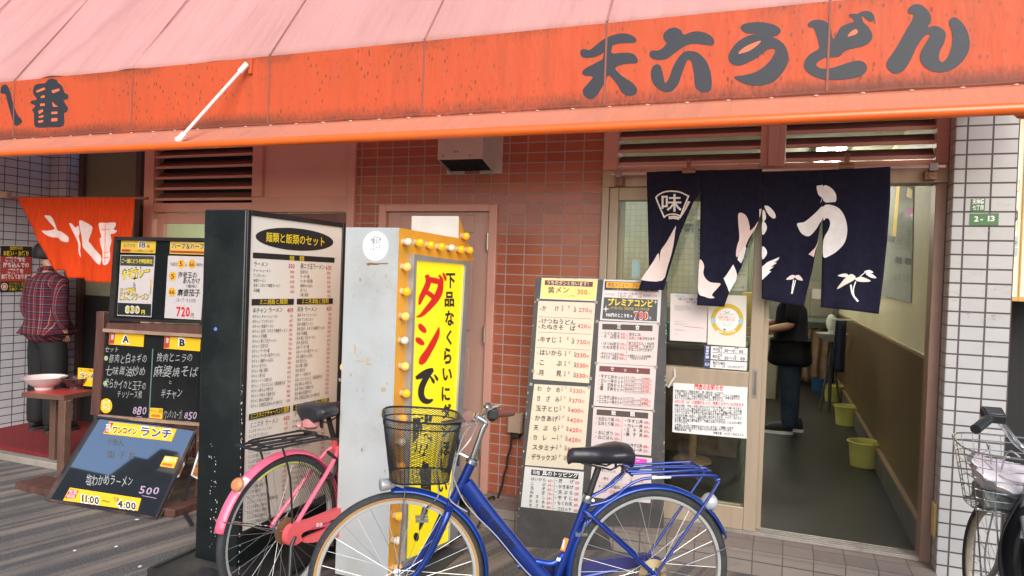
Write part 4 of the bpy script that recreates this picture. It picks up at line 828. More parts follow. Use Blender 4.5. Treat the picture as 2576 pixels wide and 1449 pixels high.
# ================================================================== LARGE BLACK MENU BOARD
N_ = thing('menu_board', 'large black standing board covered with laminated udon price sheets', 'menu board', (-.98, -.29, 0))
bl, br2 = Vector((-1.373, -.434, 0)), Vector((-.581, -.147, 0)); e_ = (br2 - bl).normalized(); nb = Vector((-e_.y, e_.x, 0)); la = radians(6)
upv = Vector((0, 0, cos(la))) + nb * sin(la); nrm = e_.cross(upv)
if nrm.y > 0: nrm = -nrm
PB = Plane(bl, nrm); km, kl = CP(2080, 1080, 2.588), CP(2080, 1540, 2.786)
mb = MB(); oq = [PB.at(p) for p in ((1348, 698), (1679, 707), (1668, 1391), (1296, 1375))]
mb.prism(oq, -nrm * .022); MBK = M('board_black', (.022, .02, .02), .5, var=.3, scale=6, dirt=.35, dcol=(.12, .1, .1), bmp=.15)
mb.build('front_leaf', MBK, N_, bevel=.002)
bt = (oq[0] + oq[1]) / 2; mb = MB(); bk = [oq[0] - nrm * .024, oq[1] - nrm * .024, Vector((-.66, .03 - .06, .0)) , Vector((-1.36, -.2, 0))]
mb.prism([oq[0] - nrm * .03, oq[1] - nrm * .03, Vector((-.77, -.045, 0)), Vector((-1.42, -.28, 0))], Vector((.006, -.012, 0))); mb.build('rear_leaf', MBK, N_)
kk = [PB.at(p) for p in ((1684, 968),)]
mb = MB(); mb.tube([kk[0] + Vector((-.02, -.01, .0)), kk[0] + Vector((.0, -.03, -.01)), kk[0] + Vector((.012, -.012, .02)), kk[0] + Vector((.03, .0, .05)), kk[0] + Vector((.02, .03, .09))], .006, 6); mb.build('string_knot', M('string', (.5, .48, .45), .8), N_)
LAM = lambda n, c: M('laminate_' + n, c, .25, var=.025, scale=2, dirt=.08, dcol=(.5, .42, .3))
LC, LP, LW, LY = LAM('cream', (.50, .44, .335)), LAM('pink', (.49, .42, .41)), LAM('white', (.49, .49, .475)), LAM('yellow', (.68, .5, .11))
def msheet(k, quad, mat, items, label, border=None):
    s_ = sheet(PB, k, quad, mat, N_, 'menu_sheet', .002, .001, label)
    letter(PB, k, items, s_, base=.0042)
def ud(x, y, w, gap=0, s=1.0):   # the stacked udon / soba words
    h = 26 * s
    return [('t', 'う', x, y - 14 * s, x + h, y - 13 * s, h, 'b', .012), ('t', 'ど', x + 50 * s + gap, y - 14 * s, x + 50 * s + gap + h, y - 13 * s, h, 'b', .012), ('t', 'ん', x + w - h, y - 10 * s, x + w, y - 10 * s, h, 'b', .012), ('t', 'そ', x, y + 16 * s, x + h, y + 16 * s, h, 'b', .012), ('t', 'ば', x + w - h, y + 24 * s, x + w, y + 24 * s, h * 1.2, 'b', .012)]
msheet(km, [(137, 37), (710, 47), (690, 275), (118, 250)], LW, [('q', [(143, 45), (703, 58), (684, 264), (126, 240)], 'wy'), ('q', [(170, 60), (660, 78), (655, 130), (167, 110)], 'm'), ('t', 'うちのダシと合います！', 186, 103, 640, 122, 38, 'w', .004), ('t', '黄メン', 195, 193, 418, 193, 62, 'g', .015), ('t', '300', 495, 208, 605, 214, 58, 'br2', .02), ('t', '円', 608, 214, 630, 215, 26, 'g'), ('t', '（トッピング可）', 300, 234, 495, 236, 22, 'g')], 'yellow laminated sheet offering extra noodles')
I2 = []
for y, a, sl in ((370, 'か　け', 0), ):
    I2 += [('e', 127, 355, 7, 7, 0, 'r'), ('t', 'か　　け', 140, 372, 312, 378, 52, 'b', .012)] + ud(333, 362, 155, 15, 1.05) + [('t', '270', 512, 388, 612, 392, 50, 'r', .01), ('t', '円', 616, 398, 648, 400, 36, 'r')]
I2 += [('l', [(106, 433), (648, 455)], 3, 'br'), ('l', [(96, 588), (640, 612)], 3, 'br'), ('l', [(84, 745), (630, 773)], 3, 'br')]
I2 += [('e', 117, 480, 7, 7, 0, 'r'), ('e', 112, 538, 7, 7, 0, 'r'), ('t', 'けつねうどん', 130, 500, 482, 520, 50, 'b', .015), ('t', 'たぬきそ　ば', 127, 556, 480, 578, 48, 'b', .015), ('t', '420', 500, 552, 600, 556, 50, 'r', .01), ('t', '円', 603, 562, 636, 564, 38, 'r')]
I2 += [('e', 104, 670, 7, 7, 0, 'r'), ('t', '牛すじ', 118, 693, 288, 698, 52, 'b', .015)] + ud(312, 682, 158, 20, 1.1) + [('t', '750', 490, 714, 592, 718, 50, 'r', .01), ('t', '円', 594, 722, 626, 724, 38, 'r')]
for (y, a) in ((822, 'はいから'), (925, 'こ　　ぶ'), (1028, '月　　見')):
    x = 112 - (y - 822) * .04; I2 += [('e', x - 16, y - 20, 5, 5, 0, 'r'), ('t', a, x, y, x + 235, y + 12, 54, 'b', .015)] + ud(x + 255, y - 2, 125, -5, .95) + [('t', '330', x + 378, y + 28, x + 478, y + 32, 52, 'r', .01), ('t', '円', x + 478, y + 32, x + 505, y + 33, 32, 'r')]
msheet(km, [(103, 270), (685, 290), (620, 1110), (48, 1068)], LC, I2, 'cream laminated price sheet of the first udon bowls')
I3 = []
for i, (a, p) in enumerate((('わかめ', '330'), ('きざみ', '370'), ('玉子とじ', '400'), ('かきあげ', '420'), ('天ぷら', '420'), ('カレー', '420'), ('スタミナ', '800'), ('デラックス', '850'))):
    y = 5 + 106.5 * i + 0; x = 100 - 9.5 * i; w = 255 if len(a) < 5 else 265; al = a if len(a) > 3 else '　'.join(a)
    I3 += [('e', x - 30, y - 25, 4, 4, 0, 'r'), ('t', al, x - 3, y - 4, x - 3 + w, y + 12, 56, 'b', .015)] + ud(x + 257, y - 18, 122, -6, .95) + [('t', p, x + 385, y + 20, x + 492, y + 24, 54, 'r', .01), ('t', '円', x + 494, y + 24, x + 524, y + 25, 34, 'r')]
msheet(kl, [(66, -78), (680, -45), (605, 862), (-36, 810)], LC, I3, 'cream laminated price sheet of the lower udon bowls')
I4 = [('q', [(34, 858), (552, 904), (548, 966), (30, 918)], 'k'), ('t', '元祖', 46, 908, 128, 916, 38, 'w', .004), ('t', '具のトッピング', 150, 922, 545, 954, 48, 'w', .004), ('l', [(292, 955), (268, 1310)], 3, 'b')]
for i, (a, p) in enumerate((('はいから', '60'), ('こ　　ぶ', '60'), ('玉　　子', '60'), ('ね　　ぎ', '70'), ('梅　干　し', '60'), ('わ　か　め', '60'), ('き　ざ　み', '100'))):
    y = 978 + 48.5 * i; x = 25 - 3 * i; I4 += [('t', a, x, y, x + 170, y + 14, 36, 'b', .012), ('t', p, x + 190, y + 20, x + 232, y + 22, 36, 'r', .01), ('t', '円', x + 236, y + 22, x + 250, y + 23, 20, 'r')]
for i, (a, p) in enumerate((('揚　　げ', '150'), ('かきあげ', '150'), ('天 ぷ ら', '150'), ('牛 す じ', '480'), ('ちくわ天', '100'), ('コロッケ', '100'))):
    y = 1000 + 61 * i; x = 320 - 4 * i; I4 += [('t', '・' + a, x - 30, y, x + 178, y + 15, 40, 'b', .012), ('t', p, x + 190, y + 22, x + 240, y + 24, 38, 'r', .01)]
msheet(kl, [(-36, 825), (610, 885), (574, 1340), (-82, 1268)], LW, I4, 'white laminated sheet of toppings')
msheet(km, [(768, 52), (1362, 68), (1340, 498), (730, 468)], LW, [('q', [(780, 70), (1330, 88), (1326, 178), (775, 160)], 'k'), ('q', [(797, 77), (1313, 92), (1310, 153), (794, 135)], 'o'), ('t', '限定メニュー　プレミアコンビ', 808, 127, 1298, 140, 40, 'b', .012), ('t', 'そっと教えます・・・人気のセットが限定限定にて販売', 852, 162, 1252, 175, 18, 'gd'), ('q', [(782, 166), (1322, 186), (1318, 258), (778, 232)], 'pw'), ('t', '午前11時～午後3時', 910, 210, 1110, 214, 26, 'b'), ('t', '午後6時～閉店', 910, 236, 1062, 240, 25, 'b'), ('t', '25食', 1114, 210, 1160, 212, 24, 'r'), ('t', '25食', 1112, 240, 1158, 242, 24, 'r'), ('t', '売切れ御免にて', 786, 214, 905, 220, 22, 'r'), ('t', '限定販売します', 1168, 230, 1314, 236, 24, 'b'),
    ('q', [(772, 234), (1318, 262), (1308, 480), (752, 452)], 'g'), ('t', 'プレミアコンビ', 805, 318, 1272, 336, 68, 'y', .03), ('t', 'けつねうどん（又はそば）とミニ牛すじ丼', 840, 356, 1232, 374, 28, 'gd', .01), ('t', '900円のところを→', 790, 432, 1062, 444, 36, 'w', .015), ('t', '780', 1072, 466, 1226, 470, 92, 'w', .05), ('t', '780', 1074, 462, 1222, 466, 84, 'r', .03), ('t', '円', 1226, 462, 1250, 463, 28, 'w')] + [('q', [(cx + r * cos(a), cy + r * sin(a)) for a, r in [(pi * j / 4, (40 if j % 2 == 0 else 8) * s) for j in range(8)]], 'cr') for cx, cy, s in ((790, 354, 1), (1296, 282, .7))], 'dark premium combination sheet with yellow headline')
I6 = [('q', [(755, 504), (1266, 522), (1264, 580), (752, 562)], 'b'), ('t', '定', 902, 556, 945, 558, 46, 'w', .004), ('t', '食', 1086, 568, 1134, 570, 48, 'w', .004), ('l', [(1012, 585), (996, 890)], 3, 'r')]
for y, a, p in ((618, '・うどん定食', '420'), (652, '・そ　ば定食', '420'), (723, '・けつね定食', '570'), (760, '・たぬき定食', '570'), (828, '・牛すじうどん定食', '900'), (864, '・牛すじそ　ば定食', '900')):
    x = 735 - (y - 618) * .06; I6 += [('t', a, x, y - 3, x + 200, y + 7, 32, 'b', .012), ('t', p, x + 205, y + 8, x + 250, y + 10, 34, 'r', .01), ('t', '円', x + 251, y + 10, x + 266, y + 11, 16, 'r')]
for y, a, w, c in ((626, '定食には', 120, 'b'), (664, '五目とり飯', 135, 'r'), (716, '全てのうどん・そばを', 265, 'b'), (748, '150円増し', 130, 'r'), (780, 'することができます', 248, 'b'), (842, '※夏季メニューも150円増し', 248, 'b'), (866, '　で定食にできます', 200, 'b')):
    x = 1024 - (y - 626) * .05; I6.append(('t', a, x, y, x + w, y + w * .04, 30 if y < 800 else 24, c, .008))
I6 += [('t', 'が付きます', 1160, 668, 1290, 674, 28, 'b', .008), ('t', 'で定食に', 1165, 752, 1285, 757, 28, 'b', .008)]
msheet(km, [(720, 478), (1332, 502), (1305, 938), (698, 900)], LP, I6, 'pale pink laminated sheet of set meals')
I7 = [('q', [(725, 932), (1240, 962), (1238, 1020), (722, 988)], 'm'), ('t', 'セ', 836, 984, 876, 986, 40, 'w', .004), ('t', 'ッ', 968, 994, 1002, 996, 40, 'w', .004), ('t', 'ト', 1096, 1004, 1130, 1006, 44, 'w', .004)]
for y, a, b, p in ((1055, '・牛すじ丼セット', '牛すじ丼と', '1080'), (1097, '・カレー丼セット', 'カレー丼と', '550'), (1138, '・玉　子丼セット', '玉子丼と', '500'), (1178, '・親　子丼セット', '親子丼と', '610'), (1266, '・ミニ牛すじ丼セット', 'ミニ牛すじ丼と', '750'), (1308, '・ミニカレー丼セット', 'ミニカレー丼と', '490')):
    x = 705 - (y - 1055) * .07; I7 += [('t', a, x, y, x + 268, y + 22, 38, 'b', .012), ('t', '(', x + 270, y + 14, x + 282, y + 15, 40, 'b'), ('t', b, x + 284, y + 2, x + 390, y + 6, 17, 'b'), ('t', '小うどん又は小そば', x + 284, y + 22, x + 450, y + 28, 17, 'b'), ('t', ')', x + 450, y + 24, x + 462, y + 25, 40, 'b'), ('t', p, x + 464, y + 30, x + 532, y + 33, 38, 'r', .01), ('t', '円', x + 534, y + 34, x + 554, y + 35, 16, 'r'), ('l', [(x + 284, y + 28), (x + 554, y + 40)], 2, 'r')]
msheet(km, [(692, 902), (1304, 942), (1276, 1385), (664, 1338)], LP, I7, 'pale pink laminated sheet of rice bowl combinations')
I8 = [('q', [(752, 198), (1316, 238), (1313, 302), (748, 260)], 'b'), ('t', '飯', 910, 262, 962, 265, 46, 'w', .004), ('t', '類', 1114, 276, 1168, 280, 46, 'w', .004), ('l', [(1032, 292), (1015, 645)], 3, 'r')]
for y, a, p in ((318, '・五目とり飯', '170'), (368, '・五目とり飯', '220'), (470, '・おにぎり', '120'), (520, '・白ごはん', '150'), (612, '・ミニ玉子かけごはん', '220')):
    x = 728 - (y - 318) * .05; I8 += [('t', a, x, y, x + 215, y + 14, 38, 'b', .012), ('t', p, x + 222, y + 18, x + 268, y + 20, 36, 'r', .01), ('t', '円', x + 270, y + 20, x + 288, y + 21, 16, 'r')]
for y, a, p in ((342, '・牛すじ丼', '950'), (392, '・カレー丼', '420'), (440, '・玉　子　丼', '370'), (488, '・親　子　丼', '480'), (606, '・ミニ牛すじ丼', '480'), (652, '・ミニカレー丼', '220')):
    x = 1042 - (y - 342) * .04; I8 += [('t', a, x, y, x + 215, y + 16, 38, 'b', .012), ('t', p, x + 226, y + 20, x + 272, y + 22, 36, 'r', .01), ('t', '円', x + 274, y + 22, x + 292, y + 23, 16, 'r')]
msheet(kl, [(714, 172), (1368, 220), (1345, 708), (686, 645)], LP, I8, 'pale pink laminated sheet of rice dishes')
msheet(kl, [(712, 672), (1356, 735), (1340, 1228), (664, 1160)], LP, [('q', [(860, 700), (1302, 748), (1298, 810), (858, 770)], 'p'), ('t', '季節のメニュー', 880, 752, 1225, 785, 40, 'w', .004), ('t', '・冷しうどん', 760, 880, 960, 896, 34, 'b', .012), ('t', '500円', 1160, 905, 1258, 912, 38, 'r', .01), ('t', '・梅の', 800, 975, 880, 982, 34, 'b', .012), ('t', 'う', 1010, 960, 1036, 962, 26, 'b'), ('t', 'そ', 1010, 990, 1036, 992, 26, 'b'), ('t', 'ん', 1115, 968, 1140, 970, 26, 'b'), ('t', 'ば', 1115, 1000, 1140, 1002, 28, 'b'), ('t', '420円', 1165, 1000, 1260, 1006, 40, 'r', .01), ('t', '※上記のお値段に150円増しで', 772, 1058, 1200, 1090, 36, 'b', .01), ('t', '定食（五目とり飯付き）', 800, 1110, 1140, 1140, 36, 'r', .01), ('l', [(770, 1005), (1330, 1035)], 3, 'r')], 'pink laminated seasonal menu sheet half hidden by the saddle')

tp_ = []
for cx, cy in ((100, 262), (690, 285), (50, 985), (632, 1060), (28, 1120), (620, 1150), (700, 480), (1330, 505), (690, 905), (1300, 945), (660, 1345), (1272, 1390)):
    tp_.append(('q', [(cx - 14, cy - 16), (cx + 16, cy - 12), (cx + 13, cy + 18), (cx - 16, cy + 13)], 'tape'))
INK['tape'] = (.24, .22, .2); letter(PB, km, tp_, N_, 'tape_tabs', base=.0052)
rr = random.Random(12); ed = []
for i in range(60):
    f = rr.random(); s_ = rr.choice([0, 1, 2]); a, b_ = ((1348, 698), (1296, 1375)) if s_ == 0 else (((1679, 707), (1668, 1391)) if s_ == 1 else ((1348, 698), (1679, 707)))
    x, y = a[0] + (b_[0] - a[0]) * f, a[1] + (b_[1] - a[1]) * f; w, h = rr.uniform(1, 3), rr.uniform(1.5, 7); d_ = 1.2 if s_ == 0 else (-3 if s_ == 1 else 0)
    if s_ == 2: w, h = h, w
    ed.append(('q', [(x + d_, y), (x + d_ + w, y + h * .2), (x + d_ + w * .7, y + h), (x + d_, y + h * .8)], 'st1'))
letter(PB, ID, ed, N_, 'chipped_edge', base=.0006)
# ================================================================== LEFT MENU STAND
ST = thing('menu_stand', 'brown wooden menu stand with glass case above a black chalkboard', 'menu stand', (-3.9, -.65, 0))
BRW = M('stand_wood', (.10, .045, .035), .45, var=.3, scale=5, stretch=(4, 4, .5)); BRD = M('case_black', (.025, .02, .018), .35, var=.2)
YS = -.69; PSD = Plane((0, YS, 0), (0, -1, 0)); ks = CP(380, 900, 1.858)
def rectp(k, q, mb, y0, th, mi=0):
    P = [Plane((0, y0, 0), (0, -1, 0)).at(k(*p)) for p in q]; mb.prism(P, (0, th, 0), mi)
mb = MB(); rectp(ks, [(128, 58), (862, 72), (835, 690), (85, 668)], mb, YS, .05); mb.build('case_back', M('case_inside', (.012, .013, .013), .12), ST)
mb = MB()
for q in ([(128, 58), (862, 70), (862, 92), (128, 84)], [(128, 84), (148, 84), (122, 668), (86, 660)], [(842, 92), (862, 92), (838, 690), (815, 690)], [(86, 655), (838, 680), (836, 700), (82, 672)]): rectp(ks, q, mb, YS - .022, .022)
mb.build('case_frame', BRD, ST, bevel=.003)
mb = MB(); rectp(ks, [(80, 690), (835, 708), (832, 790), (60, 735)], mb, YS - .015, .06); mb.build('cross_rail', BRW, ST, bevel=.004)
mb = MB(); rectp(ks, [(45, 732), (832, 778), (832, 802), (45, 756)], mb, YS - .03, .05); mb.build('chalk_ledge', M('ledge_wood', (.34, .22, .15), .5, var=.2), ST, bevel=.003)
cb = [(62, 757), (780, 800), (752, 1440), (15, 1368)]
mb = MB(); rectp(ks, cb, mb, YS, .02); chalk = mb.build('chalkboard', M('chalk_black', (.012, .013, .013), .35, var=.4, scale=3, spec=.3), ST)
mb = MB()
for q in ([(-4, 740), (62, 757), (18, 1372), (-45, 1360)], [(780, 800), (835, 802), (812, 1460), (750, 1440)]): mb = MB(); rectp(ks, q, mb, YS - .012, .045); mb.build('stile', BRW, ST, bevel=.003)
mb = MB(); rectp(ks, [(12, 1362), (800, 1428), (800, 1450), (12, 1384)], mb, YS - .02, .04); mb.build('chalk_ledge', M('ledge_wood', (.34, .22, .15)), ST, bevel=.003)
for x in (-4.38, -3.46):
    mb = MB(); mb.box(x - .035, x + .035, YS - .0, YS + .05, .05, 1.2); mb.build('post', BRW, ST, bevel=.004)
mb = MB(); mb.box(-3.52, -3.4, -.94, -.42, .0, .05); mb.build('foot', BRW, ST, bevel=.006)
mb = MB(); mb.box(-4.44, -4.32, -.66, -.4, .0, .05); mb.build('foot', BRW, ST, bevel=.006)
GC = glass_mat('case_glass', (.95, .96, .95), 1.35); mb = MB(); rectp(ks, [(146, 84), (842, 92), (816, 682), (112, 660)], mb, YS - .012, .003); gl_ = mb.build('glass_pane', GC, ST, smooth=False)
OY = M('orange_card', (.80, .48, .06), .5, var=.04)
PS2 = Plane((0, YS - .001, 0), (0, -1, 0))
def card(nm, q, mat, items, label=None, k=ks, pl=PS2, par=ST):
    s_ = sheet(pl, k, q, mat, par, nm, .0015, .0005, label); letter(pl, k, items, s_, base=.003); return s_
PKW = M('pink_paper', (.66, .57, .59), .6, var=.03)
card('menu_card', [(183, 85), (437, 92), (431, 182), (179, 174)], OY, [('t', 'おすすめ', 200, 138, 288, 140, 26, 'n'), ('t', '18', 300, 146, 368, 148, 56, 'w', .06), ('t', '18', 303, 143, 365, 145, 48, 'n', .02), ('t', '番', 372, 140, 392, 141, 20, 'b'), ('q', [(188, 150), (250, 152), (249, 170), (187, 168)], 'r'), ('t', 'ラーメン定食メニュー限定', 252, 170, 418, 174, 16, 'b')], 'orange header card reading 18 in the glass case')
card('menu_card', [(178, 193), (430, 197), (402, 648), (152, 636)], PKW, [('q', [(182, 198), (424, 202), (418, 278), (176, 270)], 'g'), ('t', 'ご一緒にどうぞ特別限定', 184, 252, 412, 258, 30, 'y', .02), ('t', 'まぜカレー', 184, 385, 395, 350, 78, 'k', .07), ('t', 'まぜカレー', 186, 380, 393, 346, 70, 'y', .03), ('t', '＆', 262, 428, 296, 428, 36, 'g'), ('t', 'ミニ野菜', 174, 478, 288, 476, 40, 'k', .06), ('t', 'ミニ野菜', 176, 476, 286, 474, 36, 'y', .02), ('t', 'とんこつラーメン', 168, 524, 388, 522, 44, 'k', .06), ('t', 'とんこつラーメン', 170, 521, 386, 519, 38, 'y', .02), ('q', [(160, 542), (404, 552), (400, 640), (155, 630)], 'k'), ('t', '830', 214, 620, 322, 624, 58, 'w', .07), ('t', '830', 218, 616, 318, 620, 48, 'gd', .03), ('t', '円', 330, 626, 358, 628, 30, 'y', .03), ('q', [(398, 375), (408, 372), (404, 420), (394, 420)], 'o'), ('q', [(396, 425), (406, 425), (402, 480), (392, 478)], 'li')], 'white card offering curry and ramen for 830')
card('menu_card', [(541, 94), (806, 100), (800, 192), (536, 184)], OY, [('t', 'ハーフ＆ハーフ', 548, 150, 795, 156, 48, 'w', .05), ('t', 'ハーフ＆ハーフ', 550, 148, 792, 154, 42, 'b', .03), ('q', [(543, 160), (798, 168), (797, 184), (542, 176)], 'br2')], 'orange header card for the half and half menu')
card('menu_card', [(526, 198), (798, 206), (766, 668), (498, 654)], PKW, [('t', '今週は', 540, 274, 595, 276, 26, 'b'), ('e', 622, 258, 27, 32, 0, 'o'), ('t', '5', 608, 278, 636, 278, 40, 'b', .02), ('t', '＆', 648, 278, 668, 278, 22, 'b'), ('e', 700, 260, 27, 33, 0, 'o'), ('t', '66', 682, 280, 720, 281, 38, 'b', .02), ('t', 'の組合せ', 728, 276, 784, 280, 24, 'b'),
    ('e', 560, 348, 27, 33, 0, 'o'), ('t', '5', 546, 370, 574, 370, 42, 'b', .02), ('t', '海老玉の', 598, 362, 738, 362, 42, 'k', .012), ('t', 'あんかけ', 632, 402, 762, 404, 40, 'k', .012), ('t', '（塩味）', 640, 432, 752, 434, 22, 'k'), ('e', 554, 462, 27, 33, 0, 'o'), ('t', '66', 536, 482, 574, 483, 38, 'b', .02), ('t', '麻婆茄子', 594, 494, 762, 496, 48, 'k', .012), ('t', '（スープ・ライス付）', 578, 534, 740, 542, 26, 'k'), ('t', '720', 586, 646, 688, 650, 80, 'rd', .03), ('t', '円', 690, 648, 714, 649, 30, 'k')], 'pink white card with a red 720 price')
YC = M('amber_card', (.85, .47, .015), .5, var=.03)
def ab(q, ch, x):
    card('heading_strip', q, YC, [('q', [(q[0][0] + 2, q[0][1] + 2), (q[0][0] + 44, q[0][1] + 4), (q[3][0] + 38, q[3][1] - 4), (q[3][0] + 2, q[3][1] - 3)], 'br2'), ('t', '日替り', q[0][0] + 10, q[0][1] + 50, q[0][0] + 36, q[0][1] + 50, 36, 'w', .01), ('t', ch, x, q[0][1] + 80, x + 60, q[0][1] + 84, 70, 'w', .09), ('t', ch, x + 6, q[0][1] + 74, x + 54, q[0][1] + 77, 56, 'k', .045)], 'amber strip lettered ' + ch)
ab([(97, 762), (350, 775), (344, 865), (92, 846)], 'A', 190); ab([(500, 787), (764, 806), (758, 898), (494, 876)], 'B', 600)
PC = Plane((0, YS - .0005, 0), (0, -1, 0))
ch_ = [('l', [(413, 880), (385, 1388)], 9, 'gr2')]; INK['gr2'] = (.10, .17, .14); INK['vi'] = (.42, .30, .42)
ch_ += [('t', 'セット', 62, 905, 165, 905, 38, 'c', 0, 1), ('t', '豚肉と白ネギの', 90, 985, 372, 990, 66, 'c', -.004, 1), ('t', '七味醤油炒め', 66, 1072, 360, 1080, 62, 'c', -.004, 1), ('t', '柔らかイカと玉子の', 58, 1166, 365, 1184, 62, 'c', -.004, 1), ('t', 'チリソース煮', 150, 1236, 335, 1246, 50, 'c', -.004, 1),
    ('t', '挽肉とニラの', 440, 970, 705, 980, 62, 'c', -.004, 1), ('t', '麻婆焼そば', 420, 1080, 745, 1090, 72, 'c', -.004, 1), ('t', 'と', 526, 1136, 556, 1138, 26, 'c'), ('t', '半チャン', 470, 1240, 628, 1236, 62, 'c', -.004, 1), ('t', '（ワンタンスープ）', 480, 1388, 636, 1392, 56, 'c', 0, 1), ('t', '880', 262, 1362, 370, 1370, 70, 'vi', .01, 1), ('t', '850', 640, 1396, 738, 1404, 62, 'vi', .01, 1), ('l', [(296, 1374), (335, 1378)], 4, 'vi'), ('l', [(655, 1410), (715, 1418)], 4, 'vi'), ('e', 72, 948, 14, 18, 0, 'li'), ('e', 65, 1132, 14, 18, 0, 'li')]
letter(PC, ks, ch_, chalk, 'chalk_writing')
mb = MB(); P = [PS2.at(ks(72 + 44 * cos(a), 1296 + 54 * sin(a)), .001) for a in [2 * pi * i / 28 for i in range(28)]]; mb.prism(P, (0, -.0015, 0)); rs = mb.build('round_card', YC, ST, smooth=False); letter(PS2, ks, [('t', 'スープ', 44, 1290, 102, 1290, 34, 'w', .02), ('t', 'ライス', 44, 1328, 102, 1328, 34, 'w', .02)], rs, base=.003)
card('price_strip', [(394, 1310), (487, 1316), (482, 1393), (390, 1384)], YC, [('t', 'チャーハン変更', 396, 1346, 483, 1350, 26, 'g'), ('q', [(404, 1358), (468, 1362), (467, 1380), (402, 1376)], 'or')], 'small amber strip beside the 850 price')

# ================================================================== LUNCH BOARD leaning at the foot of the stand
LB = thing('lunch_board', 'glossy black lunch board with amber strips leaning at the foot of the menu stand', 'sign board', (-3.9, -1.0, 0))
bl = Vector((-4.36, -1.055, .0)); br2 = Vector((-3.481, -.995, .0)); e_ = (br2 - bl).normalized(); nb = Vector((-e_.y, e_.x, 0)); la = radians(34.5)
upv = Vector((0, 0, cos(la))) + nb * sin(la); nrm = e_.cross(upv)
if nrm.y > 0: nrm = -nrm
PL = Plane(bl, nrm); k7 = G(0, 2); kb = CP(0, 1380, 2.337)
q4 = [k7(735, 245), k7(1505, 328), k7(1190, 1026), k7(342, 880)]
P4 = [PL.at(p) for p in q4]
mb = MB(); mb.prism(P4, -nrm * .018); gloss = M('gloss_black', (.006, .006, .007), .03, var=.0, coat=1, spec=1)
gloss.node_tree.nodes['Principled BSDF'].inputs['IOR'].default_value = 2.5; gloss.node_tree.nodes['Principled BSDF'].inputs['Coat IOR'].default_value = 2.5; gloss.node_tree.nodes['Principled BSDF'].inputs['Coat Roughness'].default_value = .02
pan = mb.build('board_panel', gloss, LB, smooth=False)
mb = MB(); cen = sum(P4, Vector()) / 4
for i in range(4):
    a, b = P4[i], P4[(i + 1) % 4]; ia = a + (cen - a) * .045; ib = b + (cen - b) * .045
    mb.prism([a, b, ib, ia], nrm * .012)
mb.build('board_frame', M('board_frame', (.03, .025, .025), .3, var=.3, scale=8, dirt=.45, dcol=(.35, .16, .08)), LB, bevel=.003)
PL2 = Plane(bl + nrm * .0005, nrm)
card('heading_strip', [(1010, 655), (1628, 725), (1580, 838), (950, 765)], YC, [('q', [(1012, 664), (1048, 668), (998, 762), (958, 758)], 'br2'), ('t', '日替', 975, 750, 1020, 752, 70, 'w', .01), ('t', 'ワンコイン', 1030, 765, 1268, 786, 70, 'w', .05), ('t', 'ワンコイン', 1034, 762, 1264, 782, 62, 'b', .03), ('t', 'ランチ', 1282, 790, 1590, 822, 92, 'w', .06), ('t', 'ランチ', 1286, 786, 1586, 816, 80, 'n', .035)], 'amber strip reading lunch at the top', kb, PL2, LB)
card('heading_strip', [(645, 1262), (1300, 1362), (1268, 1476), (582, 1380)], YC, [('q', [(645, 1275), (725, 1290), (690, 1372), (600, 1360)], 'br2'), ('t', '営業', 636, 1322, 712, 1330, 38, 'pw'), ('t', '時間', 618, 1362, 692, 1372, 38, 'pw'), ('t', '11:00', 738, 1400, 922, 1428, 84, 'w', .09), ('t', '11:00', 742, 1396, 918, 1424, 76, 'k', .035), ('t', '～', 940, 1402, 1012, 1414, 34, 'k', .05), ('t', '午後', 1046, 1400, 1098, 1406, 50, 'g'), ('t', '4:00', 1082, 1452, 1262, 1478, 84, 'w', .09), ('t', '4:00', 1086, 1448, 1258, 1474, 74, 'k', .035)], 'amber strip with the opening hours 11 to 4', kb, PL2, LB)
card('price_strip', [(1520, 970), (1642, 985), (1600, 1085), (1472, 1065)], YC, [('t', '大盛ライス', 1512, 1020, 1625, 1034, 40, 'w', .02), ('q', [(1500, 1035), (1590, 1048), (1580, 1070), (1490, 1056)], 'or')], 'small amber strip at the right edge', kb, PL2, LB)
letter(PL, kb, [('t', '塩わかめラーメン', 790, 1240, 1225, 1255, 92, 'c', -.002, 1), ('t', '500', 1280, 1320, 1470, 1340, 84, 'vi', .01, 1), ('l', [(1310, 1336), (1440, 1362)], 5, 'vi'), ('t', '牛軟丸', 985, 868, 1135, 880, 56, 'ch'), ('t', '親 子 丼', 980, 990, 1250, 1000, 66, 'ch')], pan, 'chalk_writing', base=.0012)
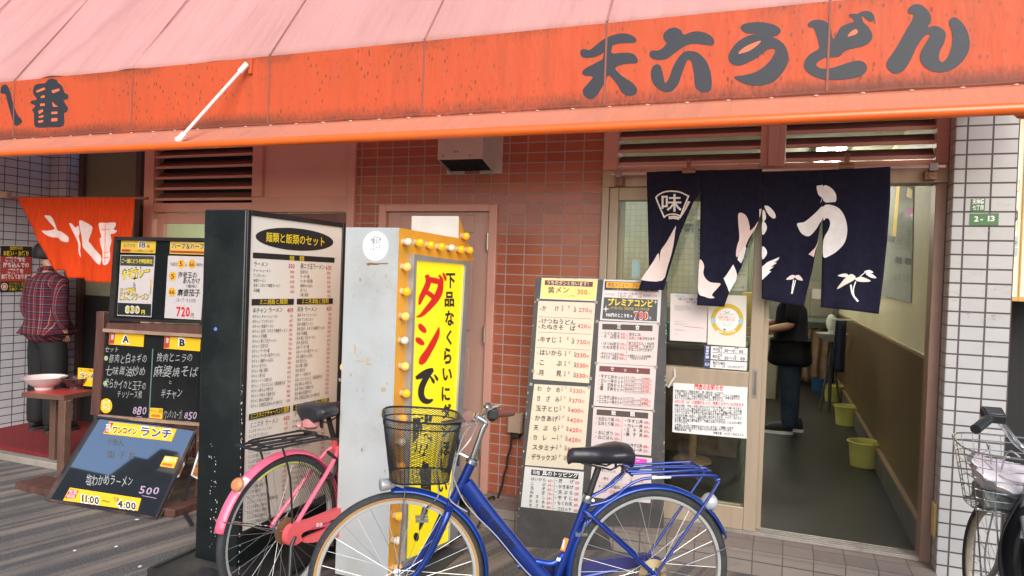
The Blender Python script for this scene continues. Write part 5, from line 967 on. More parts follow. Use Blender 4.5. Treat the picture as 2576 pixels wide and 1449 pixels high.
# photo board behind
PB2 = thing('photo_board', 'white framed board of food photographs on black legs between menu stand and tall sign', 'photo board', (-3.3, -.72, 0))
PP = Plane((0, -.74, 0), (0, -1, 0))
def ppt(x, y): return PP.at(k7(x, y))
f4 = [ppt(1575, 260), ppt(1720, 290), ppt(1650, 840), ppt(1440, 690)]
mb = MB(); mb.prism([ppt(1572, 262), ppt(1740, 330), ppt(1640, 800), ppt(1438, 690)], (0, .015, 0)); pbp = mb.build('board_panel', M('photo_white', (.7, .7, .66), .4), PB2, smooth=False)
mb = MB(); rr = random.Random(11); cols = [M('food_green', (.08, .16, .03), .5, var=.8, scale=60), M('food_mixed', (.35, .15, .05), .5, var=.8, scale=70), M('food_pale', (.45, .4, .3), .5, var=.6, scale=50)]
PPf = Plane((0, -.741, 0), (0, -1, 0))
for y0, y1 in ((340, 510), (535, 690)):
    a = [(1562 - (y0 - 262) * .22, y0), (1660, y0 + 30), (1620, y1 + 50), (1562 - (y1 - 262) * .26, y1)]
    mb.poly([PPf.at(k7(*p)) for p in a], 0 if y0 < 400 else 1)
    for i in range(16):
        cx_, cy_ = rr.uniform(1500, 1600), rr.uniform(y0 + 20, y1); PQ = Plane((0, -.7415 - i * .0001, 0), (0, -1, 0)); mb.poly([PQ.at(k7(cx_ + 14 * cos(t * .9), cy_ + 10 * sin(t * .9))) for t in range(7)], i % 3)
mb.build('food_photo', cols, pbp, smooth=False)
mb = MB(); mb.tube([ppt(1440, 690), Vector((-3.49, -.80, .013))], .012, 6); mb.tube([Vector((-3.49, -.80, .013)), Vector((-3.2, -1.0, .013))], .012, 6); mb.tube([ppt(1640, 800), Vector((-3.2, -.76, .013))], .012, 6); mb.build('leg', M('leg_black', (.02, .02, .02), .4), PB2)

# ================================================================== TABLE, BOWLS, CARD
TB = thing('side_table', 'low brown table with red top beside the ramen shop entrance', 'table', (-4.95, -.5, 0))
TZ = .585
def tp(x, y, z=TZ): return hx(kb(x, y), 'z', z)
t4 = [tp(205, 385), tp(585, 412), tp(868, 362), tp(868, 362) + (tp(205, 385) - tp(585, 412))]
mb = MB(); mb.prism([p - Vector((0, 0, .003)) for p in t4], (0, 0, .003)); mb.build('table_top', M('red_top', (.40, .05, .045), .3, var=.1), TB, smooth=False)
mb = MB(); mb.prism([p + (p - sum(t4, Vector()) / 4) * .03 - Vector((0, 0, .0035)) for p in t4], (0, 0, -.032)); mb.build('table_edge', M('table_brown', (.12, .065, .045), .45, var=.2), TB, bevel=.004)
lg = hx((158, 1238), 'z', .03); lx, ly = -4.735, -.675
mb = MB(); mb.box(lx - .035, lx + .035, ly - .01, ly + .04, .0, TZ - .036); mb.build('leg', M('table_brown', (.12, .065, .045)), TB, bevel=.003)
mb = MB(); c_ = sum(t4, Vector()) / 4; mb.box(t4[3].x + .02, t4[3].x + .08, t4[3].y - .05, t4[3].y - .0, .05, TZ - .036); mb.build('leg', M('table_brown', (.12, .065, .045)), TB, bevel=.003)
mb = MB(); mb.prism([hx(k7(112, 742), 'z', .045), hx(k7(375, 802), 'z', .045), hx(k7(375, 802), 'z', .045) + Vector((.02, .2, 0)), hx(k7(112, 742), 'z', .045) + Vector((.02, .2, 0))], (0, 0, -.042)); mb.build('foot', BRW, TB, bevel=.005)
def bowl(name, label, px, R, h, mat, rim):
    q = tp(*px); b = thing(name, label, 'bowl', q)
    mb = MB(); mb.lathe([(0, .004), (R * .42, .0), (R * .45, .018), (R * .5, .022), (R * .8, h * .55), (R * .99, h * .93), (R * 1.03, h), (R * .98, h), (R * .78, h * .6), (R * .4, .03), (0, .026)], q, seg=36); mb.build('vessel', mat, b)
    mb = MB(); mb.lathe([(R * .995, h - .001), (R * 1.035, h - .001), (R * 1.04, h + .002), (R * .99, h + .002)], q, seg=36); mb.build('rim', rim, b)
bowl('noodle_bowl', 'wide white bowl with pinkish side on the red table', (408, 355), .142, .092, M('bowl_white', (.68, .56, .54), .18, var=.12, scale=5, coat=.5), M('bowl_rim', (.72, .62, .6), .2))
bowl('noodle_bowl', 'smaller dark patterned bowl on the red table', (705, 352), .105, .085, M('bowl_dark', (.05, .035, .035), .15, var=.9, scale=30, dirt=.6, dcol=(.3, .22, .2), coat=.5), M('bowl_rim2', (.08, .06, .05), .2))
q = PS2
kcp = Plane((0, t4[2].y - .03, 0), (0, -1, 0))
lc = tag(sheet(kcp, kb, [(722, 158), (900, 172), (880, 335), (718, 318)], YC, None, 'lunch_card', .004, 0), 'amber lunch card standing on the red table behind the dark bowl', 'card')
letter(kcp, kb, [('t', 'ランチ', 735, 256, 880, 268, 54, 'w', .06), ('t', 'ランチ', 738, 253, 877, 265, 46, 'b', .03), ('t', 'サービス限定', 745, 190, 862, 198, 22, 'b')], lc, base=.0052)

# ================================================================== RED AND BLACK NOTICE on the left wall
PW = Plane((-6.349, 0, 0), (1, 0, 0))
def wp(x, y): return PW.at(ko(x, y))
PN_ = tag(sheet(PW, ko, [(8, 652), (362, 662), (358, 1180), (-2, 1190)], M('notice_dark', (.03, .025, .02), .4), None, 'wall_notice', .003, .001), 'red and black notice with white lettering on the left tiled wall', 'notice')
letter(PW, ko, [('q', [(8, 652), (362, 662), (362, 668), (8, 660)], 'cr'), ('q', [(6, 780), (356, 786), (354, 1068), (2, 1066)], 'br2'), ('t', '当店からの', 105, 706, 255, 708, 38, 'y', .02), ('t', 'お願い・お断り', 30, 770, 328, 776, 50, 'y', .03), ('t', 'ご飲食物を', 52, 838, 288, 842, 48, 'w', .03), ('t', '持ち込んでの', 30, 906, 328, 908, 52, 'w', .03), ('t', 'ご飲食を', 78, 974, 268, 974, 48, 'w', .03), ('t', 'お断りしております', 8, 1038, 346, 1038, 50, 'w', .03), ('t', 'ペットボトル・缶ジュース', 98, 1104, 340, 1106, 28, 'y'), ('t', '缶コーヒー・アルコール', 98, 1138, 340, 1136, 28, 'y'), ('t', 'お菓子・弁当等', 98, 1172, 320, 1168, 28, 'y'), ('e', 46, 1126, 38, 42, 0, 'cr'), ('e', 46, 1126, 30, 34, 0, 'br2'), ('s', [(30, 1110), (58, 1108), (64, 1140), (34, 1144)], 'cr'), ('l', [(22, 1105), (70, 1148)], 6, 'r')], PN_, base=.0045)

# ================================================================== NOTICES ON THE SLIDING DOOR
PD = Plane((0, -.0065, 0), (0, -1, 0)); kd = CP(2600, 1100, 2.07)
PAP = M('paper_white', (.68, .66, .65), .6, var=.03); PAPP = M('paper_pinkish', (.72, .62, .60), .6, var=.03)
def dn(q, mat, items, label, name='notice', pl=PD, k=kd):
    s_ = sheet(pl, k, q, mat, SD, name, .0012, .0005, label); letter(pl, k, items, s_, base=.0024); return s_
long_ = ['平素は格別のご高配を賜り、厚く御礼申し上げます。', 'この度、当店では昨今の深刻な人手不足、経営陣・スタッフの高齢化', 'などの理由から、今後の動向を見据え、遺憾ながら　中華食堂十八番', '天六うどんを閉店させていただくことになりました。', '', '激動の昭和・平成・令和と長きにわたり天六の地において商いをさせて', 'いただきました。景気の波に左右され、コロナと闘い、一つ一つお客様', 'に支えていただき乗り越えさせていただきました。感謝の思いでいっぱ', 'いでございます。今までのご愛顧に衷心より厚く御礼申し上げます。', '沢山のお客様と出会い、沢山の思い出がありますが、十八番・天六うど', 'んの第一章は、これにて幕引きとさせていただきます。', 'また新たなる第二章が始まり、皆様にお会いできれば、この上ない幸せ', 'でございます。', 'お客様には大変ご迷惑をおかけいたしますが、ご理解いただき、', '最後の日まで変わらずご来店いただければ幸いでございます。', '令和5年4月　記']
I = [('t', '閉店のお知らせ', 276, 898, 514, 908, 42, 'rd', .03), ('t', '4月25日（火）の営業をもって、閉店とさせていただきます', 118, 1008, 680, 1038, 26, 'rd', .02)]
yy = [918, 938, 957, 977, 0, 1036, 1058, 1076, 1093, 1116, 1136, 1154, 1172, 1198, 1218, 1234]
for s_, y in zip(long_, yy):
    if s_: I.append(('t', s_, 116, y, 116 + min(548, len(s_) * 17.2), y + min(548, len(s_) * 17.2) * .05, 19, 'k', .012))
I.append(('t', '中華食堂　十八番・天六うどん', 430, 1260, 680, 1278, 19, 'k', .012))
PDo = Plane((0, -.0205, 0), (0, -1, 0))
dn([(106, 842), (712, 880), (704, 1298), (98, 1244)], PAP, I, 'white closing notice with red heading on the lower pane', pl=PDo)
dn([(84, 114), (388, 128), (376, 514), (78, 496)], PAPP, [('q', [(118, 126), (202, 134), (200, 146), (116, 140)], 'sb'), ('t', '大阪コロナ追跡システム', 142, 170, 340, 176, 20, 'k', .01), ('t', 'ご協力のお願い', 200, 192, 300, 196, 14, 'k')] + [('l', [(115, y), (w, y + 8)], 3, 'gy') for y, w in ((210, 230), (218, 255), (226, 258), (234, 255), (242, 258), (250, 190), (340, 190), (358, 220), (366, 190), (405, 190), (412, 220), (440, 150))] + [('l', [(190, 382), (355, 398)], 3, 'r')], 'pinkish information sheet on the upper pane')
ring = []
for i in range(48):
    pass
def ann(cx, cy, r0_, r1_, c, n=40): return ('q', [(cx + r1_ * cos(2 * pi * i / n), cy + r1_ * 1.0 * sin(2 * pi * i / n)) for i in range(n + 1)] + [(cx + r0_ * cos(2 * pi * i / n), cy + r0_ * sin(2 * pi * i / n)) for i in range(n, -1, -1)], c)
dn([(392, 120), (704, 134), (696, 552), (384, 530)], M('paper_cream', (.74, .70, .63), .6, var=.03), [('e', 545, 328, 133, 130, 0, 'gd'), ('e', 545, 328, 98, 94, 0, 'w'), ('t', 'もってめざせます', 485, 290, 610, 294, 13, 'dg'), ('t', '感染防止認証ゴールド', 472, 316, 618, 320, 18, 'or', .02), ('t', 'ステッカー認証飲食店', 478, 336, 608, 342, 17, 'or', .02), ('l', [(460, 356), (620, 360)], 2, 'gy'), ('t', '天六うどん', 510, 380, 570, 382, 12, 'dg'), ('t', '安心してきてや！', 458, 440, 626, 436, 26, 'w', .03), ('e', 432, 336, 20, 24, 0, 'sb'), ('e', 655, 342, 20, 24, 0, 'sb'), ('e', 524, 408, 10, 7, 0, 'n'), ('l', [(525, 262), (545, 272), (565, 262)], 4, 'g', 4)], 'cream certificate with golden ring')
dn([(360, 540), (712, 560), (708, 668), (356, 648)], M('hours_white', (.76, .75, .74), .5), [('q', [(360, 541), (414, 544), (410, 652), (356, 649)], 'n'), ('c', '営', 372, 545, 398, 568, 'w', .02), ('c', '業', 371, 572, 397, 594, 'w', .02), ('c', '時', 370, 597, 396, 618, 'w', .02), ('c', '間', 369, 622, 395, 645, 'w', .02), ('t', '平日', 428, 580, 470, 582, 22, 'k', .015), ('t', '5：30～0：00', 470, 592, 678, 604, 30, 'k', .02), ('t', '祝日', 426, 640, 468, 642, 24, 'k', .015), ('t', '5：30～11：00', 468, 652, 690, 664, 30, 'k', .02), ('l', [(424, 594), (700, 610)], 3, 'dg'), ('t', '早朝', 472, 564, 508, 566, 14, 'k'), ('t', '深夜', 604, 568, 640, 570, 14, 'k'), ('t', '早朝', 470, 622, 506, 624, 14, 'k'), ('t', '夜', 602, 630, 620, 631, 14, 'k')], 'white opening hours plate 5:30 to 0:00')
dn([(356, 656), (708, 676), (704, 742), (352, 716)], M('hours_white', (.76, .75, .74)), [('q', [(356, 657), (410, 660), (406, 720), (352, 716)], 'n'), ('t', 'お休み', 362, 702, 402, 704, 24, 'w', .02), ('t', '毎週日曜日', 426, 692, 532, 698, 24, 'k', .02), ('t', '1月1・2・3日　6月12月各1日づつ', 426, 716, 686, 728, 20, 'k', .015)], 'white closing days plate under the opening hours')
PDi = Plane((0, .0, 0), (0, -1, 0))
k26 = CP(2500, 620, 2.337)
for q, it, lb in (([(548, 575), (606, 575), (602, 1220), (535, 1215)], [('q', [(568, 572), (606, 572), (606, 628), (568, 628)], 'gd')] + [('c', c, 580, 655 + 43 * i, 604, 685 + 43 * i, 'b', .01) for i, c in enumerate('無ニ手ママなで大福豚')], 'narrow vertical paper strip behind the curtain gap'),
                  ([(448, 612), (545, 605), (540, 705), (440, 712)], [('t', 'ダシ割り', 460, 645, 540, 640, 28, 'k'), ('t', '純 2', 462, 690, 540, 686, 28, 'k'), ('l', [(448, 662), (545, 656)], 3, 'k')], 'pale green card reading from inside the pane'),
                  ([(900, 830), (1050, 830), (1030, 1225), (880, 1225)], [('t', 'ます', 985, 930, 1028, 930, 26, 'b'), ('t', '下さい', 955, 1058, 1018, 1056, 26, 'k'), ('t', 'しております', 935, 1102, 1018, 1102, 20, 'or'), ('l', [(940, 1078), (1022, 1078)], 3, 'k'), ('t', 'たします。', 890, 1172, 996, 1174, 30, 'or'), ('t', 'スタッフ一同', 880, 1212, 1002, 1212, 26, 'k')], 'white staff notice beside the door stile'),
                  ([(-25, 930), (52, 935), (48, 1120), (-30, 1115)], [('q', [(-20, 950), (42, 955), (40, 1090), (-24, 1086)], 'sb')], 'pale blue card low on the upper pane')):
    dn(q, M('paper_dim', (.6, .6, .52), .6), it, lb, pl=PDi, k=k26)

# ================================================================== ADDRESS PLATES, PLATES, SOCKET AND CABLE
GRN = M('enamel_green', (.045, .15, .04), .35, var=.06); P15 = Plane((0, -.1502, 0), (0, -1, 0)); kz = CP(3680, 700, 1.8125)
s_ = tag(sheet(P15, kz, [(262, 152), (362, 148), (356, 242), (256, 242)], GRN, None, 'address_plate', .003, .0), 'smaller green enamel plate with the district name on the pillar', 'address plate', None)
letter(P15, kz, [('t', '天神橋', 268, 190, 352, 186, 32, 'w', .03), ('t', '七丁目', 268, 230, 350, 227, 30, 'w', .03)], s_, base=.0035)
s_ = tag(sheet(P15, kz, [(252, 257), (458, 253), (454, 338), (248, 342)], GRN, None, 'address_plate', .003, .0), 'larger green enamel plate numbered 2-13 on the pillar', 'address plate', None)
letter(P15, kz, [('t', '2', 280, 316, 316, 315, 44, 'w', .03), ('t', '-', 324, 316, 348, 314, 44, 'w', .04), ('t', '13', 366, 315, 432, 312, 44, 'w', .03)], s_, base=.0035)
q = hx((2355, 1330), 'x', .763); mb = MB(); mb.box(.752, .7645, -.118, -.045, .30, .47); 
tag(mb.build('wall_plate', M('plate_ochre', (.48, .34, .13), .5, var=.2), bevel=.003), 'ochre plastic plate low on the inner side of the white pillar', 'plate')
q = hx((1297, 1065), 'y', -.03); OB = thing('outlet_box', 'beige outdoor socket box with black plug on the red tiles', 'socket box', q)
mb = MB(); mb.box(q.x - .045, q.x + .055, -.06, -.001, q.z - .055, q.z + .07); mb.prism([(q.x - .04, -.06, q.z - .05), (q.x + .05, -.06, q.z - .05), (q.x + .05, -.075, q.z - .05), (q.x - .04, -.075, q.z - .05)], (0, .012, .11)); mb.build('housing', M('socket_beige', (.36, .25, .18), .5, var=.1), OB, bevel=.006)
mb = MB(); mb.box(q.x - .025, q.x + .035, -.055, -.015, q.z - .09, q.z - .056); mb.build('plug', M('plug_black', (.02, .02, .02), .5), OB, bevel=.006)
pth = [hx(p, 'y', y) for p, y in (((1288, 1100), -.04), ((1286, 1112), -.045), ((1278, 1150), -.05), ((1270, 1190), -.055), ((1258, 1235), -.06), ((1247, 1270), -.07))]
qq = pth[-1]; pth += [Vector((qq.x + .0, -.12, .16)), Vector((qq.x, -.28, .145)) , Vector((qq.x - .02, -.3, .02)), Vector((qq.x - .08, -.55, .012)), Vector((-1.72, -.8, .012))]
pv = smooth_open([tuple(p) for p in pth], 5); mb = MB(); mb.tube([Vector((p[0] + .003 * sin(i * 1.1), p[1], p[2])) for i, p in enumerate(pv)], .007, 7)
tag(mb.build('power_cable', M('cable_black', (.018, .016, .016), .5)), 'black power cable hanging from the socket box down to the floor', 'cable')

# ================================================================== FAR RIGHT: neighbour's lit sign and dark passage
NS = thing('neighbour_sign', 'cream lightbox sign of the next shop beyond the white pillar', 'sign', (1.42, .6, 1.9))
PR = Plane((0, .6, 0), (0, -1, 0)); a_ = PR.at((2520, 325)); b_ = PR.at((2540, 757))
mb = MB(); mb.box(a_.x, a_.x + .42, .6, .8, b_.z, 2.55); fc = mb.build('case', M('sign_cream', (.80, .70, .46), .4, emit=.12), NS, bevel=.01)
mb = MB(); mb.box(a_.x, a_.x + .42, .59, .6, b_.z - .0, b_.z + .025); mb.box(PR.at((2572, 500)).x, PR.at((2576, 500)).x, .588, .598, b_.z, 2.55); mb.build('edge_trim', M('trim_amber', (.5, .27, .06), .4), NS)
kzz = CP(3450, 400, 2.4158)
letter(PR, kzz, [('t', 'K', 1306, 690, 1352, 688, 52, 'k', .03), ('l', [(1308, 745), (1330, 760), (1355, 748), (1362, 800), (1350, 850), (1320, 870), (1302, 868)], 5, 'dg', 4), ('l', [(1315, 840), (1322, 800), (1328, 840)], 6, 'dg'), ('l', [(1318, 1030), (1335, 1060), (1330, 1120), (1300, 1150)], 14, 'g', 4), ('l', [(1318, 1028), (1344, 1022), (1334, 1230), (1300, 1228)], 5, 'g'), ('q', [(1286, 1285), (1346, 1280), (1342, 1378), (1280, 1384)], 'gy'), ('l', [(1292, 1310), (1330, 1340), (1292, 1372)], 8, 'dg'), ('q', [(1280, 1395), (1342, 1390), (1338, 1470), (1276, 1480)], 'gy')], fc, base=.0105)
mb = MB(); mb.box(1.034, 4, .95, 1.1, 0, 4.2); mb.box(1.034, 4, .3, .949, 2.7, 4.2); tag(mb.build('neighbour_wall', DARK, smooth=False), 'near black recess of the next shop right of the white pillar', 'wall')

# rubbed off poster marks on the pillar tiles
rr = random.Random(17); sc = []
for zx, zy, n in ((240, 372, 7), (370, 372, 6), (300, 690, 8), (215, 690, 4), (380, 790, 7), (150, 860, 5), (230, 975, 12), (430, 990, 16), (380, 1010, 8), (480, 790, 4), (150, 610, 3), (400, 1290, 3)):
    for i in range(n):
        x, y = zx + rr.uniform(-45, 45), zy + rr.uniform(-22, 22); w, h = rr.uniform(2, 16), rr.uniform(1.5, 5)
        sc.append(('q', [(x, y), (x + w, y - h * .5), (x + w * .9, y + h * .6), (x + w * .3, y + h)], rr.choice(['sc1', 'sc1', 'sc2'])))
INK['sc1'] = (.26, .25, .24); INK['sc2'] = (.36, .3, .22)
o = letter(P15, kz, sc, None, 'poster_residue', base=.0006); tag(o, 'torn poster residue stuck on the white pillar tiles below the address plates', 'residue'); struct(o, 'stuff')
# ================================================================== BICYCLES
CHR = M('chrome', (.62, .62, .62), .18, .95, var=.05); STL = M('spoke_steel', (.38, .38, .37), .4, .9); RIMM = M('alloy_rim', (.60, .60, .58), .35, .6, var=.04)
TYR = M('tyre_black', (.03, .03, .032), .75, var=.3, scale=60, bmp=.3, bscale=200); TAN = M('tyre_tan', (.42, .22, .07), .6, var=.12); RUB = M('black_rubber', (.02, .02, .021), .45, var=.2)
BPL = M('black_plastic', (.022, .022, .024), .4); GRIPB = M('grip_brown', (.16, .06, .045), .5, var=.1)
class Bike:
    def __init__(b, name, label, rear, head, R=.343):
        b.o = Vector((rear[0], rear[1], 0)); a = radians(head); b.h = Vector((cos(a), sin(a), 0)); b.n = Vector((-sin(a), cos(a), 0)); b.R = R
        b.t = thing(name, label, 'bicycle', b.o)
    def p(b, s, z, t=0): return b.o + b.h * s + b.n * t + Vector((0, 0, z))
    def px(b, xy, t=0):
        q = hit(xy, b.o + b.n * t, b.n); return q
    def loc(b, q): d = q - b.o; return (d.dot(b.h), q.z, d.dot(b.n))
    def tube(b, nm, pts, r, mat, seg=10, parent=None, sm=0, **k):
        P = [b.p(*q) if not isinstance(q, Vector) else q for q in pts]
        if sm: P = [Vector(v) for v in smooth_open([tuple(v) for v in P], sm)]; r = r if not isinstance(r, list) else [r[0] + (r[-1] - r[0]) * i / (len(P) - 1) for i in range(len(P))]
        mb = MB(); mb.tube(P, r, seg, **k)
        return mb.build(nm, mat, parent or b.t)
    def wheel(b, s, side, rimcol, steer=0, inner=None):
        R = b.R; c = b.p(s, R); ax = b.n * cos(steer) - b.h * sin(steer)
        mb = MB(); mb.lathe([(R - .045, -.012), (R - .032, -.013), (R - .03, -.011), (R - .03, .011), (R - .032, .013), (R - .045, .012), (R - .048, .004), (R - .048, -.004), (R - .045, -.012)], c, ax, 64)
        w = mb.build('wheel', [rimcol], b.t)
        mb = MB(); mb.lathe([(R - .012, -.0165), (R - .005, -.012), (R - .001, -.005), (R, 0), (R - .001, .005), (R - .005, .012), (R - .012, .0165)], c, ax, 72, 0)
        for sg in (-1, 1): mb.lathe([(R - .034, .0125 * sg), (R - .026, .0165 * sg), (R - .0225, .0169 * sg)], c, ax, 72, 1); mb.lathe([(R - .0225, .0169 * sg), (R - .012, .0165 * sg)], c, ax, 72, 0)
        mb.build('tyre', [TYR, side], w)
        u = (b.h - ax * b.h.dot(ax)).normalized(); v = Vector((0, 0, 1))
        mb = MB()
        for i in range(32):
            a = 2 * pi * i / 32; sd_ = 1 if i % 2 else -1; a2 = a + (1 if (i // 2) % 2 else -1) * .95
            p0 = c + (u * cos(a2) + v * sin(a2)) * .022 + ax * .028 * sd_; p1 = c + (u * cos(a) + v * sin(a)) * (R - .046)
            mb.tube([p0, p1], .0011, 3)
        mb.build('spokes', STL, w)
        mb = MB(); mb.lathe([(0, -.05), (.006, -.05), (.006, -.034), (.024, -.03), (.024, -.026), (.013, -.022), (.013, .022), (.024, .026), (.024, .03), (.006, .034), (.006, .05), (0, .05)], c, ax, 16); mb.build('hub', CHR, w)
        return w
    def fender(b, s, a0, a1, mat, steer=0, w=.028, gap=.018):
        c = b.p(s, b.R); Rf = b.R + gap; ax = b.n * cos(steer) - b.h * sin(steer); u = (b.h - ax * b.h.dot(ax)).normalized(); a0, a1 = radians(a0), radians(a1)
        def fn(i, j):
            a = a0 + (a1 - a0) * j; q = -1 + 2 * i; rr = Rf - .016 * q * q
            return c + (u * cos(a) + Vector((0, 0, 1)) * sin(a)) * rr + ax * w * q
        mb = MB(); mb.grid(fn, 8, 40); return mb.build('mudguard', mat, b.t, solid=.0015)
    def saddle(b, s0, s1, ztop, mat, wmax=.1):
        st = [(0, .3, 0, .0), (.06, .72, .25, .1), (.2, .96, .62, .3), (.4, .92, .85, .5), (.58, .52, .8, .62), (.75, .32, .78, .7), (.92, .26, .72, .66), (1, .14, .55, .6)]
        st = [(0, .55, .0), (.05, .85, .012), (.2, 1, .018), (.38, .9, .012), (.55, .5, .004), (.72, .32, .0), (.92, .27, -.002), (1, .16, -.014)]
        def fn(i, j):
            f = j * (len(st) - 1); k = min(int(f), len(st) - 2); g = f - k; a, w, z = [st[k][m] + (st[k + 1][m] - st[k][m]) * g for m in range(3)]
            an = 2 * pi * i; x = w * wmax * cos(an); zz = sin(an)
            e = 1 if .02 < j < .98 else .55
            dz = (.03 * zz if zz > 0 else .056 * (1 - .5 * a) * zz) * e
            return b.p(s0 + (s1 - s0) * a, ztop + z + dz - .02, x)
        mb = MB(); mb.grid(fn, 28, 36)
        n0 = 29; mb.f.append(tuple(range(28))); mb.m.append(0); mb.f.append(tuple(36 * 29 + i for i in range(28))); mb.m.append(0)
        sa = mb.build('saddle', mat, b.t, angle=60, weld=True)
        mb = MB(); mid = s0 + (s1 - s0) * .35
        for t in (-.03, .03):
            mb.tube([b.p(s0 + (s1 - s0) * .2, ztop - .055, t), b.p(mid, ztop - .075, t), b.p(s0 + (s1 - s0) * .8, ztop - .05, t * .5)], .004, 6)
        for t in (-.045, .045):
            mb.tube([b.p(s0 + .05 * (1 if s1 > s0 else -1), ztop - .06 + .009 * sin(i * 1.5), t + .011 * cos(i * 1.5)) + Vector((0, 0, -.0009 * i)) for i in range(26)], .003, 5)
        mb.build('springs', RUB, sa)
        return sa
    def cranks(b, bb, ang, mat=None, side=-1, ring=.085):
        mb = MB(); c = b.p(bb[0], bb[1], side * .045); mb.lathe([(ring - .006, -.002), (ring, -.002), (ring, .002), (ring - .006, .002), (ring - .006, -.002)], c, b.n, 28)
        cr = mb.build('crankset', CHR, b.t); mb = MB()
        for sd_ in (-1, 1):
            a = ang + (0 if sd_ < 0 else pi); e = b.p(bb[0] + .165 * cos(a), bb[1] + .165 * sin(a), sd_ * .075); mb.tube([b.p(bb[0], bb[1], sd_ * .06), e], [.012, .009], 8); mb.obox(e + b.n * sd_ * .055, b.h * .035, b.n * .045, (0, 0, .011), 1)
        mb.tube([b.p(bb[0], bb[1], -.06), b.p(bb[0], bb[1], .06)], .014, 8); mb.build('pedals', [CHR, BPL], cr)

# ---------------------------------------------------------------- blue bicycle
BB = Bike('bicycle', 'blue city bicycle with black mesh basket and black saddle in front of the menu board', (-.452, -1.244), math.degrees(math.atan2(-.535, -.917)))
BLU = M('blue_paint', (.008, .032, .22), .3, .45, var=.05, scale=3, coat=.5); BLF = M('blue_mudguard', (.012, .055, .32), .3, .5, var=.05, coat=.4)
b = BB
DT = b.tube('frame', [(.812, .715), (.70, .57), (.52, .36), (.435, .285)], .035, BLU, 14, sm=4, flat=.75)
for nm, pts, r in (('head_tube', [(.868, .612), (.788, .79)], .0195), ('seat_tube', [(.302, .648), (.435, .285)], .0185)):
    b.tube(nm, pts, r, BLU, 14, DT)
b.tube('seat_stays', [(.322, .60, .012), (.28, .57, .03), (.03, .35, .062)], [.011, .0085], BLU, 8, DT, 4); b.tube('seat_stays', [(.322, .60, -.012), (.28, .57, -.03), (.03, .35, -.062)], [.011, .0085], BLU, 8, DT, 4)
b.tube('chain_stays', [(.42, .29, .03), (.3, .3, .05), (.026, .343, .064)], .0095, BLU, 8, DT, 4); b.tube('chain_stays', [(.42, .29, -.03), (.3, .3, -.05), (.026, .343, -.064)], .0095, BLU, 8, DT, 4)
b.tube('frame_brace', [(.585, .375), (.52, .392), (.44, .382), (.385, .43)], .0135, BLF, 10, DT, 5)
for sg in (-1, 1): b.tube('fork', [(.868, .632, .012 * sg), (.888, .58, .046 * sg), (.945, .45, .05 * sg), (1.0, .37, .052 * sg), (1.062, .343, .054 * sg)], [.0165, .0095], BLU, 10, None, 5)
b.tube('fork_crown', [(.872, .625, -.048), (.872, .632, 0), (.872, .625, .048)], .0165, BLU, 10)
for z, s in ((.80, .785), (.606, .870)): mb = MB(); mb.lathe([(.022, -.012), (.027, -.006), (.027, .006), (.022, .012)], b.p(s, z), b.p(.788, .79) - b.p(.868, .612), 14); mb.build('headset_ring', CHR, b.t)
b.wheel(.026, TYR, RIMM); b.wheel(1.062, TAN, RIMM)
b.fender(.026, -22, 158, BLF); b.fender(1.062, 84, 205, BLF)
stem = b.tube('handlebar_stem', [(.787, .80), (.746, .93), (.735, .955), (.765, .975), (.775, .98)], .0125, CHR, 12, None, 3)
ng, ni, fo, fi, cl = b.px((1178, 1047), .26), b.p(.79, .985, .15), b.px((1288, 1038), -.27), b.px((1246, 1042), -.17), b.p(.775, .985, 0)
fm = b.px((1226, 1030), -.1)
hb = b.tube('handlebar', [ng, b.px((1178, 1047), .17), b.px((1192, 1056), .07), cl, b.px((1212, 1050), -.05), fm, fi, fo], .0115, CHR, 10, None, 5)
gd = (ng - b.px((1178, 1047), .15)).normalized(); b.tube('grip', [ng - gd * .1, ng + gd * .01], .0165, GRIPB, 14, hb); mb = MB(); mb.lathe([(.0185, -.003), (.0185, .003), (0, .004)], ng + gd * .01, gd, 14); mb.build('grip_end', GRIPB, hb)
b.tube('grip', [fi, fo], .0165, GRIPB, 14, hb)
b.tube('brake_lever', [b.px((1180, 1055), .13), b.px((1150, 1058), .15), b.px((1112, 1063), .2)], [.009, .0055], CHR, 8, hb, 4); b.tube('brake_lever', [fm, b.px((1248, 1022), -.17), b.px((1262, 1022), -.2)], [.01, .006], CHR, 8, hb, 4)
mb = MB(); q = b.px((1238, 1040), -.14); mb.obox(q, b.h * .022, b.n * .025, (0, 0, .02)); mb.ball(q + Vector((0, 0, -.012)), .023, 10); mb.build('gear_shifter', BPL, hb, bevel=.004)
mb = MB(); q = b.px((1226, 1026), -.12); mb.lathe([(.02, 0), (.02, .014), (.012, .02), (0, .021)], q, (0, 0, 1), 14); mb.build('bell', CHR, hb)
# saddle and seat post
b.tube('seat_post', [(.306, .635), (.262, .775)], .0135, RUB, 12); mb = MB(); mb.lathe([(.022, -.014), (.024, 0), (.022, .014)], b.p(.304, .645), b.p(.27, .76) - b.p(.306, .635), 12); mb.ball(b.p(.285, .64, .012), .011, 8); mb.build('seat_clamp', CHR, b.t)
b.saddle(.125, .395, .845, M('saddle_black', (.022, .021, .024), .35, var=.1, scale=30, bmp=.1), .098)
